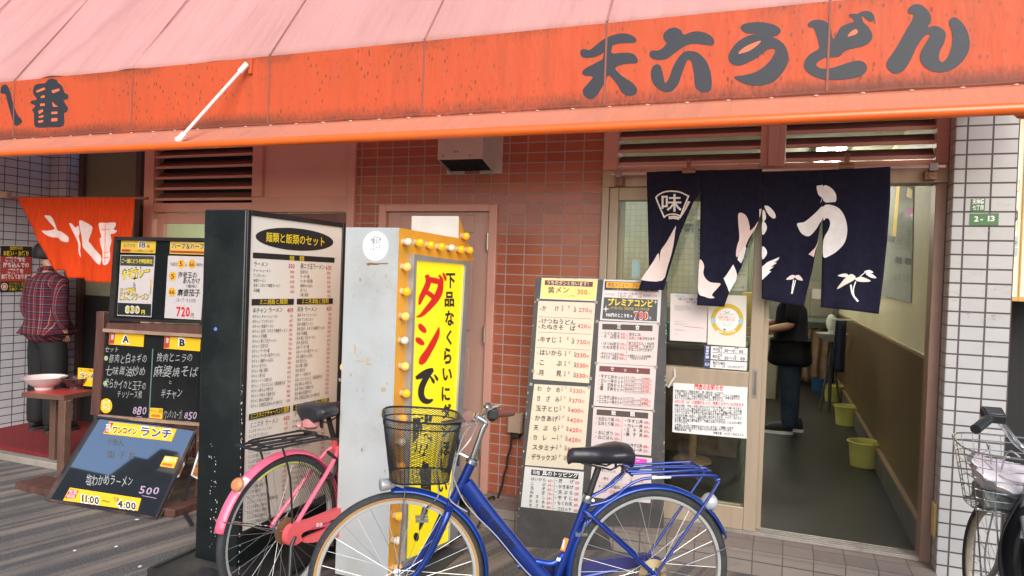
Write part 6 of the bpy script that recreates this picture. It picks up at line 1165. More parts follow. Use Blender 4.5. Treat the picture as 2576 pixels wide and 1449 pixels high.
# rear rack
rk = b.tube('rear_rack', [(.305, .632, .05), (.22, .66, .06), (.10, .742, .07), (-.19, .755, .07), (-.215, .735, .07), (-.215, .70, .07), (.026, .35, .07)], .0062, BLU, 8, None, 4)
b.tube('rack_rail', [(.305, .632, -.05), (.22, .66, -.06), (.10, .742, -.07), (-.19, .755, -.07), (-.215, .735, -.07), (-.215, .70, -.07), (.026, .35, -.07)], .0062, BLU, 8, rk, 4)
b.tube('rack_loop', [(.145, .762, .06), (.04, .768, .066), (-.13, .775, .062), (-.165, .775, .045), (-.165, .775, -.045), (-.13, .775, -.062), (.145, .762, -.06)], .0055, BLU, 8, rk, 4)
b.tube('rack_loop', [(.145, .762, .025), (-.19, .76, .028), (-.2, .757, 0), (-.19, .76, -.028), (.145, .762, -.025)], .005, BLU, 8, rk, 4)
b.tube('rack_bar', [(.142, .757, -.07), (.142, .757, .07)], .0055, BLU, 8, rk); b.tube('rack_bar', [(-.12, .753, -.07), (-.12, .753, .07)], .005, BLU, 8, rk)
for sg in (1, -1): b.tube('rack_decal', [(.06, .7485, .0705 * sg), (-.02, .751, .0705 * sg)], .0072, M('decal_white', (.7, .7, .72), .4), 8, rk)
b.tube('rack_stay', [(.31, .64, 0), (.2, .70, .0), (.142, .757, 0)], .005, BLU, 8, rk, 4)
for sg in (-1, 1):
    b.tube('mudguard_stay', [(.026, .343, .066 * sg), (-.309, .44, .03 * sg)], .0026, CHR, 6); b.tube('mudguard_stay', [(1.062, .343, .062 * sg), (1.045, .70, .03 * sg)], .0026, CHR, 6)
mb = MB(); q = b.p(-.229, .625, 0); d = (b.h * -.8 + Vector((0, 0, .45))).normalized(); mb.lathe([(0, .028), (.02, .026), (.034, .012), (.036, -.004), (.026, -.03), (.012, -.04), (0, -.041)], q, d, 16); mb.build('rear_reflector', M('reflector_shell', (.45, .46, .46), .3, .2), b.t)
# brakes
for s, z in ((.30, .565), (.945, .635)):
    mb = MB()
    for sg in (-1, 1):
        mb.tube([b.p(s, z, .004 * sg), b.p(s + .02, z - .015, .03 * sg), b.p(s + .03, z - .055, .026 * sg)], .006, 6); mb.obox(b.p(s + .03, z - .06, .02 * sg), b.h * .025, b.n * .005, (0, 0, .007))
    mb.tube([b.p(s, z, -.03), b.p(s, z, .034)], .005, 6); mb.build('brake_caliper', CHR, b.t)
for pts in ([(.775, .965, .05), (.885, .93, .055), (.925, .80, .04), (.915, .68, .03), (.94, .64, .0)], [(.76, .96, -.03), (.80, .90, .05), (.865, .80, .05), (.83, .68, .035), (.77, .6, .032), (.68, .51, .03), (.56, .37, .03), (.46, .28, .03)], [(.80, .955, .06), (.835, .9, .06), (.865, .74, .05), (.87, .66, .03), (.80, .61, .034)]):
    b.tube('brake_cable', pts, .0028, M('cable_grey', (.42, .42, .43), .35, .3), 6, None, 6)
# basket of fine expanded mesh
BSK = M('basket_black', (.016, .016, .018), .4)
def ring(s0, s1, hw, z, n=72, ex=.55, dz=0):
    P = []
    for i in range(n):
        a = 2 * pi * i / n; cx = math.copysign(abs(cos(a)) ** ex, cos(a)); sy = math.copysign(abs(sin(a)) ** ex, sin(a))
        P.append(((s0 + s1) / 2 + (s1 - s0) / 2 * cx, z + dz * cx, hw * sy))
    return P
def basket(b, top, bot, wires):
    n = 84 if wires == 'mesh' else 40
    T_, B__ = ring(*top[:4], n=n, dz=top[6]), ring(*bot[:4], n=n, dz=bot[6])
    mb = MB(); mb.tube([b.p(*q) for q in T_], .0042 if wires == 'mesh' else .004, 6, closed=True)
    bs = mb.build('basket', BSK if wires == 'mesh' else CHR, b.t)
    mb = MB(); m_ = 14
    def q(i, f): i %= n; return b.p(*[T_[i][k] + (B__[i][k] - T_[i][k]) * f for k in range(3)])
    if wires == 'mesh':
        for i in range(n):
            for d in (-1, 1): mb.tube([q(i + d * j * 2, j / m_) for j in range(m_ + 1)], .00095, 3)
        for j in range(1, 4): mb.tube([q(i, (.12, .99, .985)[j - 1]) for i in range(n)], .0026, 5, closed=True)
        # net floor
        z = bot[3]
        for j in range(14):
            f = -1 + 2 * (j + .5) / 14; mb.tube([b.p(bot[0] + (bot[1] - bot[0]) * (f + 1) / 2, z + .004 * f * f, -bot[2] * .97), b.p(bot[0] + (bot[1] - bot[0]) * (f + 1) / 2, z, bot[2] * .97)], .0014, 3); 
        for j in range(14):
            f = -1 + 2 * (j + .5) / 14; mb.tube([b.p(bot[0], z, bot[2] * f), b.p(bot[1], z, bot[2] * f)], .0014, 3)
        mb.build('basket_mesh', BSK, bs)
    else:
        for i in range(0, n, 2): mb.tube([q(i, j / 4) for j in range(5)], .0016, 4)
        for f in (.1, .25, .45, .65, .8, 1): mb.tube([q(i, f) for i in range(n)], .0022 if f < 1 else .0035, 4, closed=True)
        for j in range(9):
            f = -1 + 2 * (j + .5) / 9; mb.tube([b.p(bot[0] + (bot[1] - bot[0]) * (f + 1) / 2, bot[3], -bot[2] * .95), b.p(bot[0] + (bot[1] - bot[0]) * (f + 1) / 2, bot[3], bot[2] * .95)], .0016, 4)
        mb.build('basket_wires', CHR, bs)
    return bs
basket(b, (.835, 1.14, .155, .985, 150, .55, .008), (.875, 1.105, .115, .742, 150, .55, .0), 'mesh')
b.tube('basket_bracket', [(.80, .815), (.83, .83), (.85, .83)], .008, CHR, 8); mb = MB(); mb.obox(b.p(.842, .84), b.h * .006, b.n * .03, (0, 0, .05)); mb.build('basket_clip', BPL, b.t, bevel=.003)
mb = MB(); q = b.p(1.115, .722, .03); mb.lathe([(0, -.04), (.012, -.038), (.02, -.015), (.0245, .015), (.0245, .024), (.02, .027), (0, .028)], q, (b.h + b.n * .25).normalized(), 16); mb.tube([q - b.h * .03, b.p(1.05, .71, .03)], .006, 6); mb.build('headlamp', M('lamp_silver', (.6, .6, .6), .25, .6), b.t)
b.cranks((.435, .285), radians(200))
mb = MB(); mb.prism([b.p(.50, .345, -.05), b.p(.02, .385, -.05), b.p(-.05, .36, -.05), b.p(-.05, .34, -.05), b.p(.02, .345, -.05), b.p(.5, .255, -.05), b.p(.535, .28, -.05)], b.n * -.03); mb.build('chain_case', M('case_violet', (.03, .03, .12), .4), b.t, bevel=.008)
mb = MB(); mb.lathe([(.03, 0), (.056, .004), (.059, .006), (.03, .02)], b.p(.026, .343, .03), b.n, 24); mb.build('spoke_disc', M('disc_tan', (.28, .2, .09), .45, var=.1), b.t)
b.tube('kickstand', [(-.0, .33, .075), (-.02, .30, .085), (.06, .015, .15)], .008, CHR, 8)
# lettering on the main tube and stickers, on the camera side of the tube
PBK = Plane(b.o + b.n * .029, b.n); kq = CP(1200, 1560, 2.0467)
ltr = 'CITY POLYGON'; x0, y0, x1, y1 = 1415, 905, 1672, 1205
lt = []; X = 0; tot = sum(glyph(c)[2] for c in ltr); mb = MB(); INK['nb'] = (.002, .002, .004)
dx, dy = x1 - x0, y1 - y0; Lg = math.hypot(dx, dy); ux, uy = dx / Lg, dy / Lg; vx, vy = uy, -ux
for ch in ltr:
    vs, fs, adv = glyph(ch, .03)
    if fs: mb.add([PBK.at(kq(x0 + ux * Lg * (X + v[0]) / tot + vx * (v[1] * 74 - 26), y0 + uy * Lg * (X + v[0]) / tot + vy * (v[1] * 74 - 26)), .0) for v in vs], fs)
    X += adv
mb.build('lettering', ink('nb'), DT, smooth=False)
PBS = Plane(b.o + b.n * .0195, b.n); k5_ = CP(2100, 1560, 2.0463)
for q, mt in (([(250, 1138), (286, 1150), (252, 1252), (216, 1238)], M('sticker_orange', (.85, .24, .04), .4)), ([(192, 1298), (222, 1306), (212, 1332), (184, 1322)], M('decal_white', (.7, .7, .72)))):
    mb = MB(); mb.prism([PBS.at(k5_(*p)) for p in q], b.n * .0008); mb.build('sticker', mt, DT)
PBS2 = Plane(b.o + b.n * .0203, b.n); mb = MB(); mb.prism([PBS2.at(k5_(*p)) for p in ((240, 1155), (254, 1159), (244, 1232), (230, 1228))], b.n * .0003); mb.build('sticker', M('decal_white', (.7, .7, .72)), DT)

# ---------------------------------------------------------------- pink bicycle
rp = CAM + ray(707, 1338) * 3.24
b = Bike('bicycle', 'pink bicycle with black rear rack parked between the tall menu sign and the arrow sign', (rp.x, rp.y), 81)
PK = M('pink_paint', (.85, .13, .22), .35, var=.06, coat=.4); CORAL = M('coral_paint', (.70, .10, .11), .4, var=.05, coat=.3); YEL = M('lime_rim', (.42, .45, .05), .4)
fr_ = b.tube('frame', [(.80, .68), (.66, .47), (.52, .37), (.435, .29)], .019, CORAL, 12, None, 4)
b.tube('frame_tube', [(.81, .76), (.6, .56), (.37, .48)], .0155, CORAL, 12, fr_, 4); b.tube('head_tube', [(.868, .612), (.788, .81)], .0195, CORAL, 12, fr_); b.tube('seat_tube', [(.322, .70), (.435, .285)], .017, CORAL, 12, fr_)
for sg in (-1, 1):
    b.tube('seat_stays', [(.335, .66, .014 * sg), (.27, .60, .045 * sg), (.004, .35, .065 * sg)], .0105, PK, 8, fr_, 4); b.tube('chain_stays', [(.42, .29, .03 * sg), (.3, .3, .05 * sg), (0, .343, .066 * sg)], .0095, PK, 8, fr_, 4)
    b.tube('fork', [(.868, .632, .012 * sg), (.888, .58, .046 * sg), (.945, .45, .05 * sg), (1.062, .343, .054 * sg)], [.0155, .0095], CORAL, 10, None, 5)
b.wheel(0, TYR, RIMM); b.wheel(1.062, TYR, RIMM)
mb = MB(); c_ = b.p(0, b.R); a_ = [(b.h * cos(t) + Vector((0, 0, 1)) * sin(t)) for t in [radians(20 + i * 100 / 24) for i in range(25)]]; mb.tube([c_ + v * (b.R - .04) - b.n * .0135 for v in a_], .004, 5); mb.build('lime_tape', YEL, b.t)
b.fender(0, -5, 166, PK, gap=.02, w=.03); b.fender(1.062, 84, 200, PK)
mb = MB(); aa = [radians(v) for v in (128, 131, 134, 137)]
mb.grid(lambda u, v: b.p(0, b.R) + (b.h * cos(radians(126 + 12 * v)) + Vector((0, 0, 1)) * sin(radians(126 + 12 * v))) * (b.R + .0222 - .016 * (.2 + .8 * u) ** 2) - b.n * .03 * (.1 + .85 * u), 4, 6); mb.build('sticker', M('sticker_pale', (.7, .72, .74), .3), b.t, solid=.0008)
b.saddle(.14, .42, .875, M('saddle_black', (.022, .021, .024)), .105); mb = MB(); mb.ball(b.p(.165, .805), (.045, .05, .03), 10); mb.tube([b.p(.13, .80, .035), b.p(.12, .79, .04)], .016, 8); mb.build('saddle_underside', M('saddle_pink', (.5, .2, .2), .5), b.t)
b.tube('seat_post', [(.325, .69), (.28, .81)], .0135, RUB, 12)
# big black rack
rk = b.tube('rear_rack', [(.31, .70, .06), (.20, .735, .075), (-.16, .755, .08), (-.205, .76, .05), (-.205, .76, -.05), (-.16, .755, -.08), (.20, .735, -.075), (.31, .70, -.06)], .006, RUB, 8, None, 4)
for t in (-.03, .03): b.tube('rack_rail', [(.22, .735, t), (-.2, .757, t)], .005, RUB, 8, rk)
b.tube('rack_loop', [(.15, .765, .055), (-.13, .772, .055), (-.16, .772, 0), (-.13, .772, -.055), (.15, .765, -.055), (.15, .765, .055)], .005, RUB, 8, rk, 3)
for s in (-.12, .05, .2): b.tube('rack_bar', [(s, .744 if s > 0 else .752, -.08), (s, .744 if s > 0 else .752, .08)], .0045, RUB, 8, rk)
for sg in (-1, 1): b.tube('rack_stay', [(-.08, .75, .08 * sg), (-.03, .6, .08 * sg), (.0, .36, .072 * sg)], .0048, RUB, 8, rk, 3)
b.tube('mudguard_stay', [(0, .343, -.07), (-.34, .48, -.03)], .0026, CHR, 6); b.tube('mudguard_stay', [(0, .343, .07), (-.34, .48, .03)], .0026, CHR, 6)
mb = MB(); q = b.p(-.262, .615, -.02); mb.lathe([(0, .02), (.022, .018), (.03, .008), (.03, -.004), (.02, -.014), (0, -.016)], q, (-b.h * .9 + Vector((0, 0, .35))).normalized(), 16); ro = mb.build('rear_reflector', M('reflector_amber', (.55, .22, .09), .3, var=.1), b.t)
# chain case on the right hand side
def cc(pts, t0, th, nm, mat): mb = MB(); mb.prism([b.p(s, z, t0) for s, z in smooth_closed(pts, 5)], b.n * -th); return mb.build(nm, mat, b.t, bevel=.006)
cc([(-.05, .345), (-.03, .38), (.02, .388), (.07, .378), (.5, .385), (.56, .365), (.56, .34), (.08, .338), (.045, .30), (0, .29), (-.04, .305)], -.062, .03, 'chain_case', CORAL)
cc([(.09, .30), (.56, .295), (.60, .26), (.56, .225), (.45, .222), (.12, .265)], -.066, .02, 'chain_case', CORAL)
PLC = Plane(b.o - b.n * .0925, b.n); letter(PLC, CP(820, 1560, 2.0466), [('t', '50', 868, 1056, 922, 1050, 34, 'pw', .04)], b.t, 'lettering', base=.001)
# black skirt net over the wheel
mb = MB(); S0, S1, Z0, Z1 = .05, .37, .40, .66
for i in range(26):
    for d in (-1, 1):
        P = []
        for j in range(12):
            s = S0 + (i - (6 if d < 0 else -6) * 0) * .0128 + d * j * .012; z = .66 - j * .024
            r_ = math.hypot(s, z - .343)
            if S0 <= s <= S1 and z > .40 and r_ < .335: P.append(b.p(s, z, -.045))
        if len(P) > 1: mb.tube(P, .0012, 3)
mb.build('skirt_net', RUB, b.t)
b.tube('ring_lock', [(.2, .55, -.04), (.27, .53, -.045), (.30, .6, -.045), (.24, .66, -.04)], .009, RUB, 8, None, 4)
b.tube('kickstand', [(.0, .33, -.09), (-.03, .30, -.1), (-.06, .015, -.12)], .009, RUB, 8)
mb = MB(); mb.lathe([(.02, 0), (.06, .003), (.06, .006), (.02, .01)], b.p(0, b.R, -.035), b.n, 20); mb.build('sprocket', M('rust', (.25, .13, .06), .6, .4), b.t)
b.cranks((.435, .285), radians(80))
b.tube('handlebar_stem', [(.787, .80), (.76, .93)], .0125, CHR, 10); hb = b.tube('handlebar', [(.56, .95, -.2), (.66, .96, -.17), (.76, .95, 0), (.66, .96, .17), (.56, .95, .2)], .011, CHR, 8, None, 4)

# ---------------------------------------------------------------- silver bicycle at the right edge
hd = radians(91); fh = Vector((.885, -.76, 0)); rr_ = fh - Vector((cos(hd), sin(hd), 0)) * 1.062
b = Bike('bicycle', 'silver and black bicycle with wire basket and white bag at the right edge', (rr_.x, rr_.y), 91)
SIL = M('silver_paint', (.4, .4, .41), .35, .4); CLO = M('black_cover', (.012, .012, .014), .85, var=.3, scale=20, bmp=.4, bscale=25)
stq = radians(9); OLD = M('rim_dull', (.34, .30, .22), .5, .4, var=.2)
fr_ = b.tube('frame', [(.80, .70), (.60, .46), (.435, .29)], .024, SIL, 12, None, 4); b.tube('head_tube', [(.868, .612), (.788, .83)], .0195, SIL, 12, fr_); b.tube('seat_tube', [(.322, .70), (.435, .285)], .017, SIL, 12, fr_)
for sg in (-1, 1):
    b.tube('seat_stays', [(.335, .66, .014 * sg), (.004, .35, .065 * sg)], .0095, SIL, 8, fr_); b.tube('chain_stays', [(.42, .29, .03 * sg), (0, .343, .066 * sg)], .0095, SIL, 8, fr_)
    b.tube('fork', [(.868, .632, .012 * sg), (.888, .58, .046 * sg), (.945, .45, .05 * sg), (1.062, .343, .056 * sg)], [.0155, .0095], SIL, 10, None, 5)
    b.tube('basket_stay', [(1.06, .343, .07 * sg), (1.04, .70, .11 * sg)], .0035, CHR, 6)
b.wheel(0, TYR, OLD); b.wheel(1.062, TYR, OLD, steer=stq); b.fender(0, -10, 160, SIL)
b.saddle(.14, .42, .86, M('saddle_black', (.022, .021, .024)), .105); b.tube('seat_post', [(.325, .69), (.28, .80)], .0135, RUB, 10); b.cranks((.435, .285), radians(30))
def fq(xy, t): return b.px(xy, t)
st_ = b.tube('handlebar_stem', [(.787, .83), (.76, .94), (.775, .965)], .0125, CHR, 10, None, 3)
ge = b.px((2456, 1079), .2); gs = b.px((2490, 1052), .185)
def L(xy, t): return b.px(xy, t)
hb = b.tube('handlebar', [hx((2462, 1074), 'y', -1.24), hx((2484, 1056), 'y', -1.17), hx((2506, 1052), 'y', -1.09), hx((2528, 1076), 'y', -1.03), hx((2550, 1106), 'y', -1.0), hx((2572, 1126), 'y', -.985), b.p(.775, .955, 0), b.p(.755, .95, -.1), b.p(.70, .985, -.2), b.p(.56, .99, -.235)], .0125, CHR, 10, None, 5)
b.tube('grip', [hx((2454, 1080), 'y', -1.26), hx((2484, 1056), 'y', -1.17)], .018, RUB, 12, hb); b.tube('grip', [b.p(.56, .99, -.235), b.p(.64, .99, -.23)], .018, RUB, 12, hb)
mb = MB(); c_ = hx((2498, 1044), 'y', -1.12); mb.obox(c_, b.h * .034 + Vector((0, 0, .012)), b.n * .034, Vector((0, 0, .015)) - b.h * .006, 0); mb.obox(c_ + Vector((0, 0, .017)) - b.h * .006, b.h * .025 + Vector((0, 0, .009)), b.n * .026, Vector((0, 0, .002)), 1); mb.build('gear_display', [BPL, M('display_grey', (.05, .05, .055), .2)], hb, bevel=.004)
basket(b, (.80, 1.16, .2, .93, 40, .5, .01), (.87, 1.10, .155, .685, 40, .5, 0), 'wire')
# white bag lying in the basket
BAG = M('bag_white', (.62, .56, .58), .5, var=.1, scale=7, bmp=.5, bscale=14)
bag = thing('shopping_bag', 'crumpled white plastic bag lying in the wire basket at the right edge', 'bag', b.p(.98, .8))
rr = random.Random(4); from mathutils import noise as MN
def bagf(i, j):
    a = 2 * pi * i; th = pi * j; d = Vector((sin(th) * cos(a), sin(th) * sin(a), cos(th))); k = 1 + .35 * MN.noise(d * 2.2 + Vector((3, 1, 7))) + .15 * MN.noise(d * 6)
    return b.p(.975, .795, .01) + b.h * d.x * .135 * k + b.n * (d.y * .15 * k) + Vector((0, 0, d.z * .06 * k + .09 * max(0, d.y) ** 2))
mb = MB(); mb.grid(bagf, 36, 22); bo_ = mb.build('sack', BAG, bag, angle=60, weld=True)
mb = MB(); mb.grid(lambda i, j: b.p(.84 + .05 * i, .86 + .085 * j, .15 + .03 * sin(5 * j) - .02 * i) , 6, 8); mb.build('bag_handle', BAG, bag, solid=.002)
box_ = MB(); box_.obox(b.p(.985, .725), b.h * .09, b.n * .12, (0, 0, .035)); tag(box_.build('mesh_pouch', M('pouch', (.16, .17, .15), .7, var=.7, scale=90), bevel=.01), 'grey mesh pouch under the white bag in the wire basket', 'pouch')
# black cover draped over the head of the bicycle
def cov(i, j):
    u = -1 + 2 * i; w = .07 + .05 * sin(pi * min(1, j * 1.1)) ; s = .83 + .12 * j - .03 * u * u + .012 * sin(9 * u + 5 * j); z = .79 - .66 * j + .02 * sin(7 * u) * j
    return b.p(s - .02 * cos(12 * u), z, u * w + .02 * sin(6 * j) - .05)
mb = MB(); mb.grid(cov, 24, 24); mb.build('cover', CLO, b.t, solid=.006)
for pts in ([(.70, .96, .15), (.84, .96, .13), (.92, .86, .09), (.86, .55, .07), (.80, .3, .06)], [(.74, .94, .05), (.86, .92, .06), (.9, .7, .08), (.95, .45, .09), (.8, .3, .06)]):
    b.tube('brake_cable', pts, .0032, M('cable_grey', (.42, .42, .43)), 6, None, 6)
# ================================================================== PEOPLE
def skin(name, nodes, edges, mat, parent, root, sub=2, label=None):
    names = list(nodes); idx = {n: i for i, n in enumerate(names)}
    me = bpy.data.meshes.new(name); o0 = Vector(parent['_o'])
    me.from_pydata([tuple(Vector(nodes[n][0]) - o0) for n in names], [(idx[a], idx[c]) for a, c in edges], [])
    ob = bpy.data.objects.new(name, me); COL.objects.link(ob)
    sk = ob.modifiers.new('s', 'SKIN'); sk.use_smooth_shade = True; sk.branch_smoothing = .6
    if not me.skin_vertices: me.skin_vertices.new()
    for n in names:
        d = me.skin_vertices[0].data[idx[n]]; r = nodes[n][1]; d.radius = r if isinstance(r, tuple) else (r, r); d.use_root = n == root
    sb = ob.modifiers.new('d', 'SUBSURF'); sb.levels = sb.render_levels = sub
    dg = bpy.context.evaluated_depsgraph_get(); m2 = bpy.data.meshes.new_from_object(ob.evaluated_get(dg))
    bpy.data.objects.remove(ob); bpy.data.meshes.remove(me); m2.name = name
    m2.materials.clear(); m2.materials.append(mat); m2.polygons.foreach_set('use_smooth', [True] * len(m2.polygons))
    o2 = bpy.data.objects.new(name, m2); COL.objects.link(o2); o2.parent = parent; o2['_o'] = parent['_o']
    if label: o2['label'] = label
    return o2
SKIN = M('skin', (.50, .27, .18), .5, var=.06); HAIR = M('hair_black', (.012, .011, .011), .55, var=.4, scale=40, stretch=(6, 6, 1), bmp=.5, bscale=90)
def chain(nodes, edges, start, pts, pre):
    p = start
    for i, (v, r) in enumerate(pts):
        n = '%s%d' % (pre, i); nodes[n] = (v, r); edges.append((p, n)); p = n
    return p
def hand(nodes, edges, wrist, pos, fwd, side, curl, pre, s=1.0):
    f = Vector(fwd).normalized(); sd_ = Vector(side).normalized(); dn_ = f.cross(sd_).normalized() * curl
    nodes[pre + 'pm'] = (Vector(pos) + f * .045 * s, (.030 * s, .017 * s)); edges.append((wrist, pre + 'pm'))
    for k, (o, l) in enumerate(((-.03, .85), (-.01, 1.0), (.011, .95), (.03, .75))):
        b0 = Vector(pos) + f * .085 * s + sd_ * o * s
        chain(nodes, edges, pre + 'pm', [(b0, .0095 * s), (b0 + f * .03 * l * s + dn_ * .008, .0085 * s), (b0 + f * .052 * l * s + dn_ * .024, .008 * s), (b0 + f * .062 * l * s + dn_ * .043, .007 * s)], pre + 'f%d_' % k)
    chain(nodes, edges, pre + 'pm', [(Vector(pos) + f * .045 * s - sd_ * .042 * s + dn_ * .01, .011 * s), (Vector(pos) + f * .075 * s - sd_ * .055 * s + dn_ * .022, .0095 * s), (Vector(pos) + f * .098 * s - sd_ * .05 * s + dn_ * .034, .008 * s)], pre + 't')
def person(nm, label, base, face, H, pose):
    """base: feet point; face: heading angle in degrees"""
    a = radians(face); fx_ = Vector((cos(a), sin(a), 0)); lf_ = Vector((-sin(a), cos(a), 0)); B0 = Vector(base); k = H / 1.72
    P = lambda f, l, z: B0 + fx_ * f * k + lf_ * l * k + Vector((0, 0, z * k))
    return thing('person', label, 'person', base), P, fx_, lf_
# ---- man in a plaid shirt at the ramen shop
PERS, P, fx_, lf_ = person('m', 'person in a red plaid shirt and dark trousers seen from behind under the orange curtain', (-5.93, .06, .06), 84, 1.64, None)
n = {}; e = []
for nm_, q, r in (('pelvis', P(0, 0, .93), (.125, .105)), ('waist', P(-.005, 0, 1.06), (.115, .095)), ('chest', P(-.01, 0, 1.27), (.14, .11)), ('upper', P(-.015, 0, 1.39), (.11, .09)), ('neck', P(-.005, 0, 1.475), .052), ('skull0', P(.015, .05, 1.55), .066), ('head', P(.02, .075, 1.615), (.080, .093)), ('crown', P(.012, .085, 1.675), .06)): n[nm_] = (q, r)
e += [('pelvis', 'waist'), ('waist', 'chest'), ('chest', 'upper'), ('upper', 'neck'), ('neck', 'skull0'), ('skull0', 'head'), ('head', 'crown')]
n['nose'] = (P(.115, .08, 1.595), .013); e.append(('head', 'nose'))
arms = {}
for sg, sn in ((1, 'L'), (-1, 'R')):
    chain(n, e, 'pelvis', [(P(0, .095 * sg, .86), .083), (P(.012, .105 * sg, .5), .056), (P(-.01, .115 * sg, .28), .047), (P(-.02, .118 * sg, .09), .034), (P(.06, .13 * sg, .045), (.036, .03)), (P(.15, .14 * sg, .035), (.036, .024))], 'leg' + sn)
    chain(n, e, 'upper', [(P(-.01, .17 * sg, 1.39), .056), (P(-.05, .24 * sg, 1.12), .041), (P(.0, .225 * sg, 1.0), .034), (P(.04, .195 * sg, .92), .026)], 'arm' + sn)
    hand(n, e, 'arm%s3' % sn, P(.04, .195 * sg, .92), fx_ * .35 - lf_ * sg * .3 + Vector((0, 0, -1)), fx_, sg, 'h' + sn, .9)
body = skin('body', n, e, SKIN, PERS, 'pelvis')
m, nt, p = base_mat('plaid_shirt', .85, 0, .2); g = nn(nt, 'ShaderNodeNewGeometry'); sx = nn(nt, 'ShaderNodeSeparateXYZ'); nt.links.new(g.outputs['Position'], sx.inputs[0])
def stripes(axis, scale, stops):
    mu = nn(nt, 'ShaderNodeMath', operation='MULTIPLY'); mu.inputs[1].default_value = scale; nt.links.new(sx.outputs[axis], mu.inputs[0]); fr = nn(nt, 'ShaderNodeMath', operation='FRACT'); nt.links.new(mu.outputs[0], fr.inputs[0])
    r = ramp(nt, fr.outputs[0], stops); r.node.color_ramp.interpolation = 'CONSTANT'; return r
RD_, NV_, WT_, DK_ = (.17, .016, .022), (.018, .014, .03), (.38, .30, .30), (.06, .012, .018)
sv = stripes(0, 15.0, [(0, NV_), (.3, DK_), (.38, WT_), (.44, RD_), (.62, DK_), (.72, WT_), (.76, NV_)]); sh = stripes(2, 15.0, [(0, RD_), (.3, NV_), (.5, WT_), (.54, NV_), (.66, RD_), (.85, DK_)])
nt.links.new(mixc(nt, .5, sv, sh), p.inputs['Base Color']); bump(nt, p, noise(nt, 9, 3), .02, .5); PLAID = m
n = {}; e = []
for nm_, q, r in (('hem', P(0, 0, .79), (.205, .15)), ('hip', P(0, 0, .9), (.205, .155)), ('waist', P(-.015, 0, 1.08), (.20, .15)), ('chest', P(-.025, 0, 1.26), (.215, .15)), ('upper', P(-.025, 0, 1.385), (.16, .11)), ('collar', P(-.012, .01, 1.455), (.10, .085)), ('collar2', P(-.004, .02, 1.49), (.08, .07))): n[nm_] = (q, r)
e += [('hem', 'hip'), ('hip', 'waist'), ('waist', 'chest'), ('chest', 'upper'), ('upper', 'collar'), ('collar', 'collar2')]
for sg, sn in ((1, 'L'), (-1, 'R')): chain(n, e, 'upper', [(P(-.015, .19 * sg, 1.365), .08), (P(-.03, .225 * sg, 1.25), .072), (P(-.05, .245 * sg, 1.10), .066), (P(.0, .23 * sg, 1.0), .058), (P(.03, .205 * sg, .945), .05)], 's' + sn)
skin('shirt', n, e, PLAID, PERS, 'waist')
n = {}; e = []; n['hip'] = (P(0, 0, .93), (.15, .118)); n['band'] = (P(0, 0, 1.0), (.142, .112)); e.append(('hip', 'band'))
for sg, sn in ((1, 'L'), (-1, 'R')): chain(n, e, 'hip', [(P(-.005, .105 * sg, .84), .122), (P(.01, .116 * sg, .5), .095), (P(-.01, .122 * sg, .25), .085), (P(-.012, .125 * sg, .105), .08), (P(.0, .126 * sg, .07), .076)], 't' + sn)
TRO = M('dark_denim', (.004, .0042, .005), .8, var=.3, scale=14, bmp=.4, bscale=30); skin('trousers', n, e, TRO, PERS, 'hip')
def shoe(nm, a_, fwd, mat, sole, par, L_=.27):
    f = Vector(fwd).normalized(); l = Vector((-f.y, f.x, 0)); a_ = Vector(a_)
    def fn(i, j):
        s = -.07 + L_ * j; an = 2 * pi * i; w = .043 * (sin(pi * min(1, max(0, (j * .86 + .12)))) ** .45); h = (.085 * (1 - j) ** .8 + .03 + .012 * sin(pi * j)) * (1 if .02 < j < .99 else .4)
        return a_ + f * s + l * cos(an) * w * (1 if .0 < j < .995 else .4) + Vector((0, 0, .022 + h * (.5 + .5 * sin(an))))
    mb = MB(); mb.grid(fn, 18, 14); mb.f.append(tuple(range(18))); mb.m.append(0); mb.f.append(tuple(14 * 19 + i for i in range(18))); mb.m.append(0); o = mb.build(nm, mat, par, angle=60, weld=True)
    mb = MB(); ol = []
    for i in range(24):
        t = 2 * pi * i / 24; ol.append(a_ + f * (-.07 + L_ / 2 + (L_ / 2 + .006) * cos(t)) + l * (.046 * math.copysign(abs(sin(t)) ** .7, sin(t))))
    mb.prism(ol, (0, 0, .026)); mb.build('sole', sole, o)
for sg in (1, -1): shoe('shoe', P(.0, .12 * sg, .0) , fx_ + lf_ * .1 * sg, M('shoe_black', (.015, .015, .016), .35), M('sole_black', (.02, .02, .02), .6), PERS)
def cap(P, f0, zc, r, mat, par):
    mb = MB()
    def fn(i, j):
        an = 2 * pi * i; th = .62 * pi * j; fwd_ = cos(an); lim = 1.0 if fwd_ < .2 else max(.45, 1.0 - .55 * fwd_); th *= lim
        d = 1 + .03 * sin(9 * an) * j
        return P(f0 + r * .99 * sin(th) * cos(an) * d, r * .88 * sin(th) * sin(an) * d, zc + r * 1.12 * cos(th))
    mb.grid(fn, 40, 14); return mb.build('hair', mat, par, solid=.008, weld=True, angle=80)
P_ = P; P = lambda f, l, z: P_(f, l + .075, z)
cap(P, .012, 1.61, .112, HAIR, PERS)
mb = MB(); 
for sg in (1, -1): mb.ball(P(.015, .086 * sg, 1.59), (.012, .012, .026), 8)
mb.build('ears', SKIN, body)
mb = MB()
for sg in (1, -1): mb.ball(P(.104, .032 * sg, 1.625), .011, 8)
mb.build('eyes', M('eye_dark', (.03, .02, .02), .2), body)
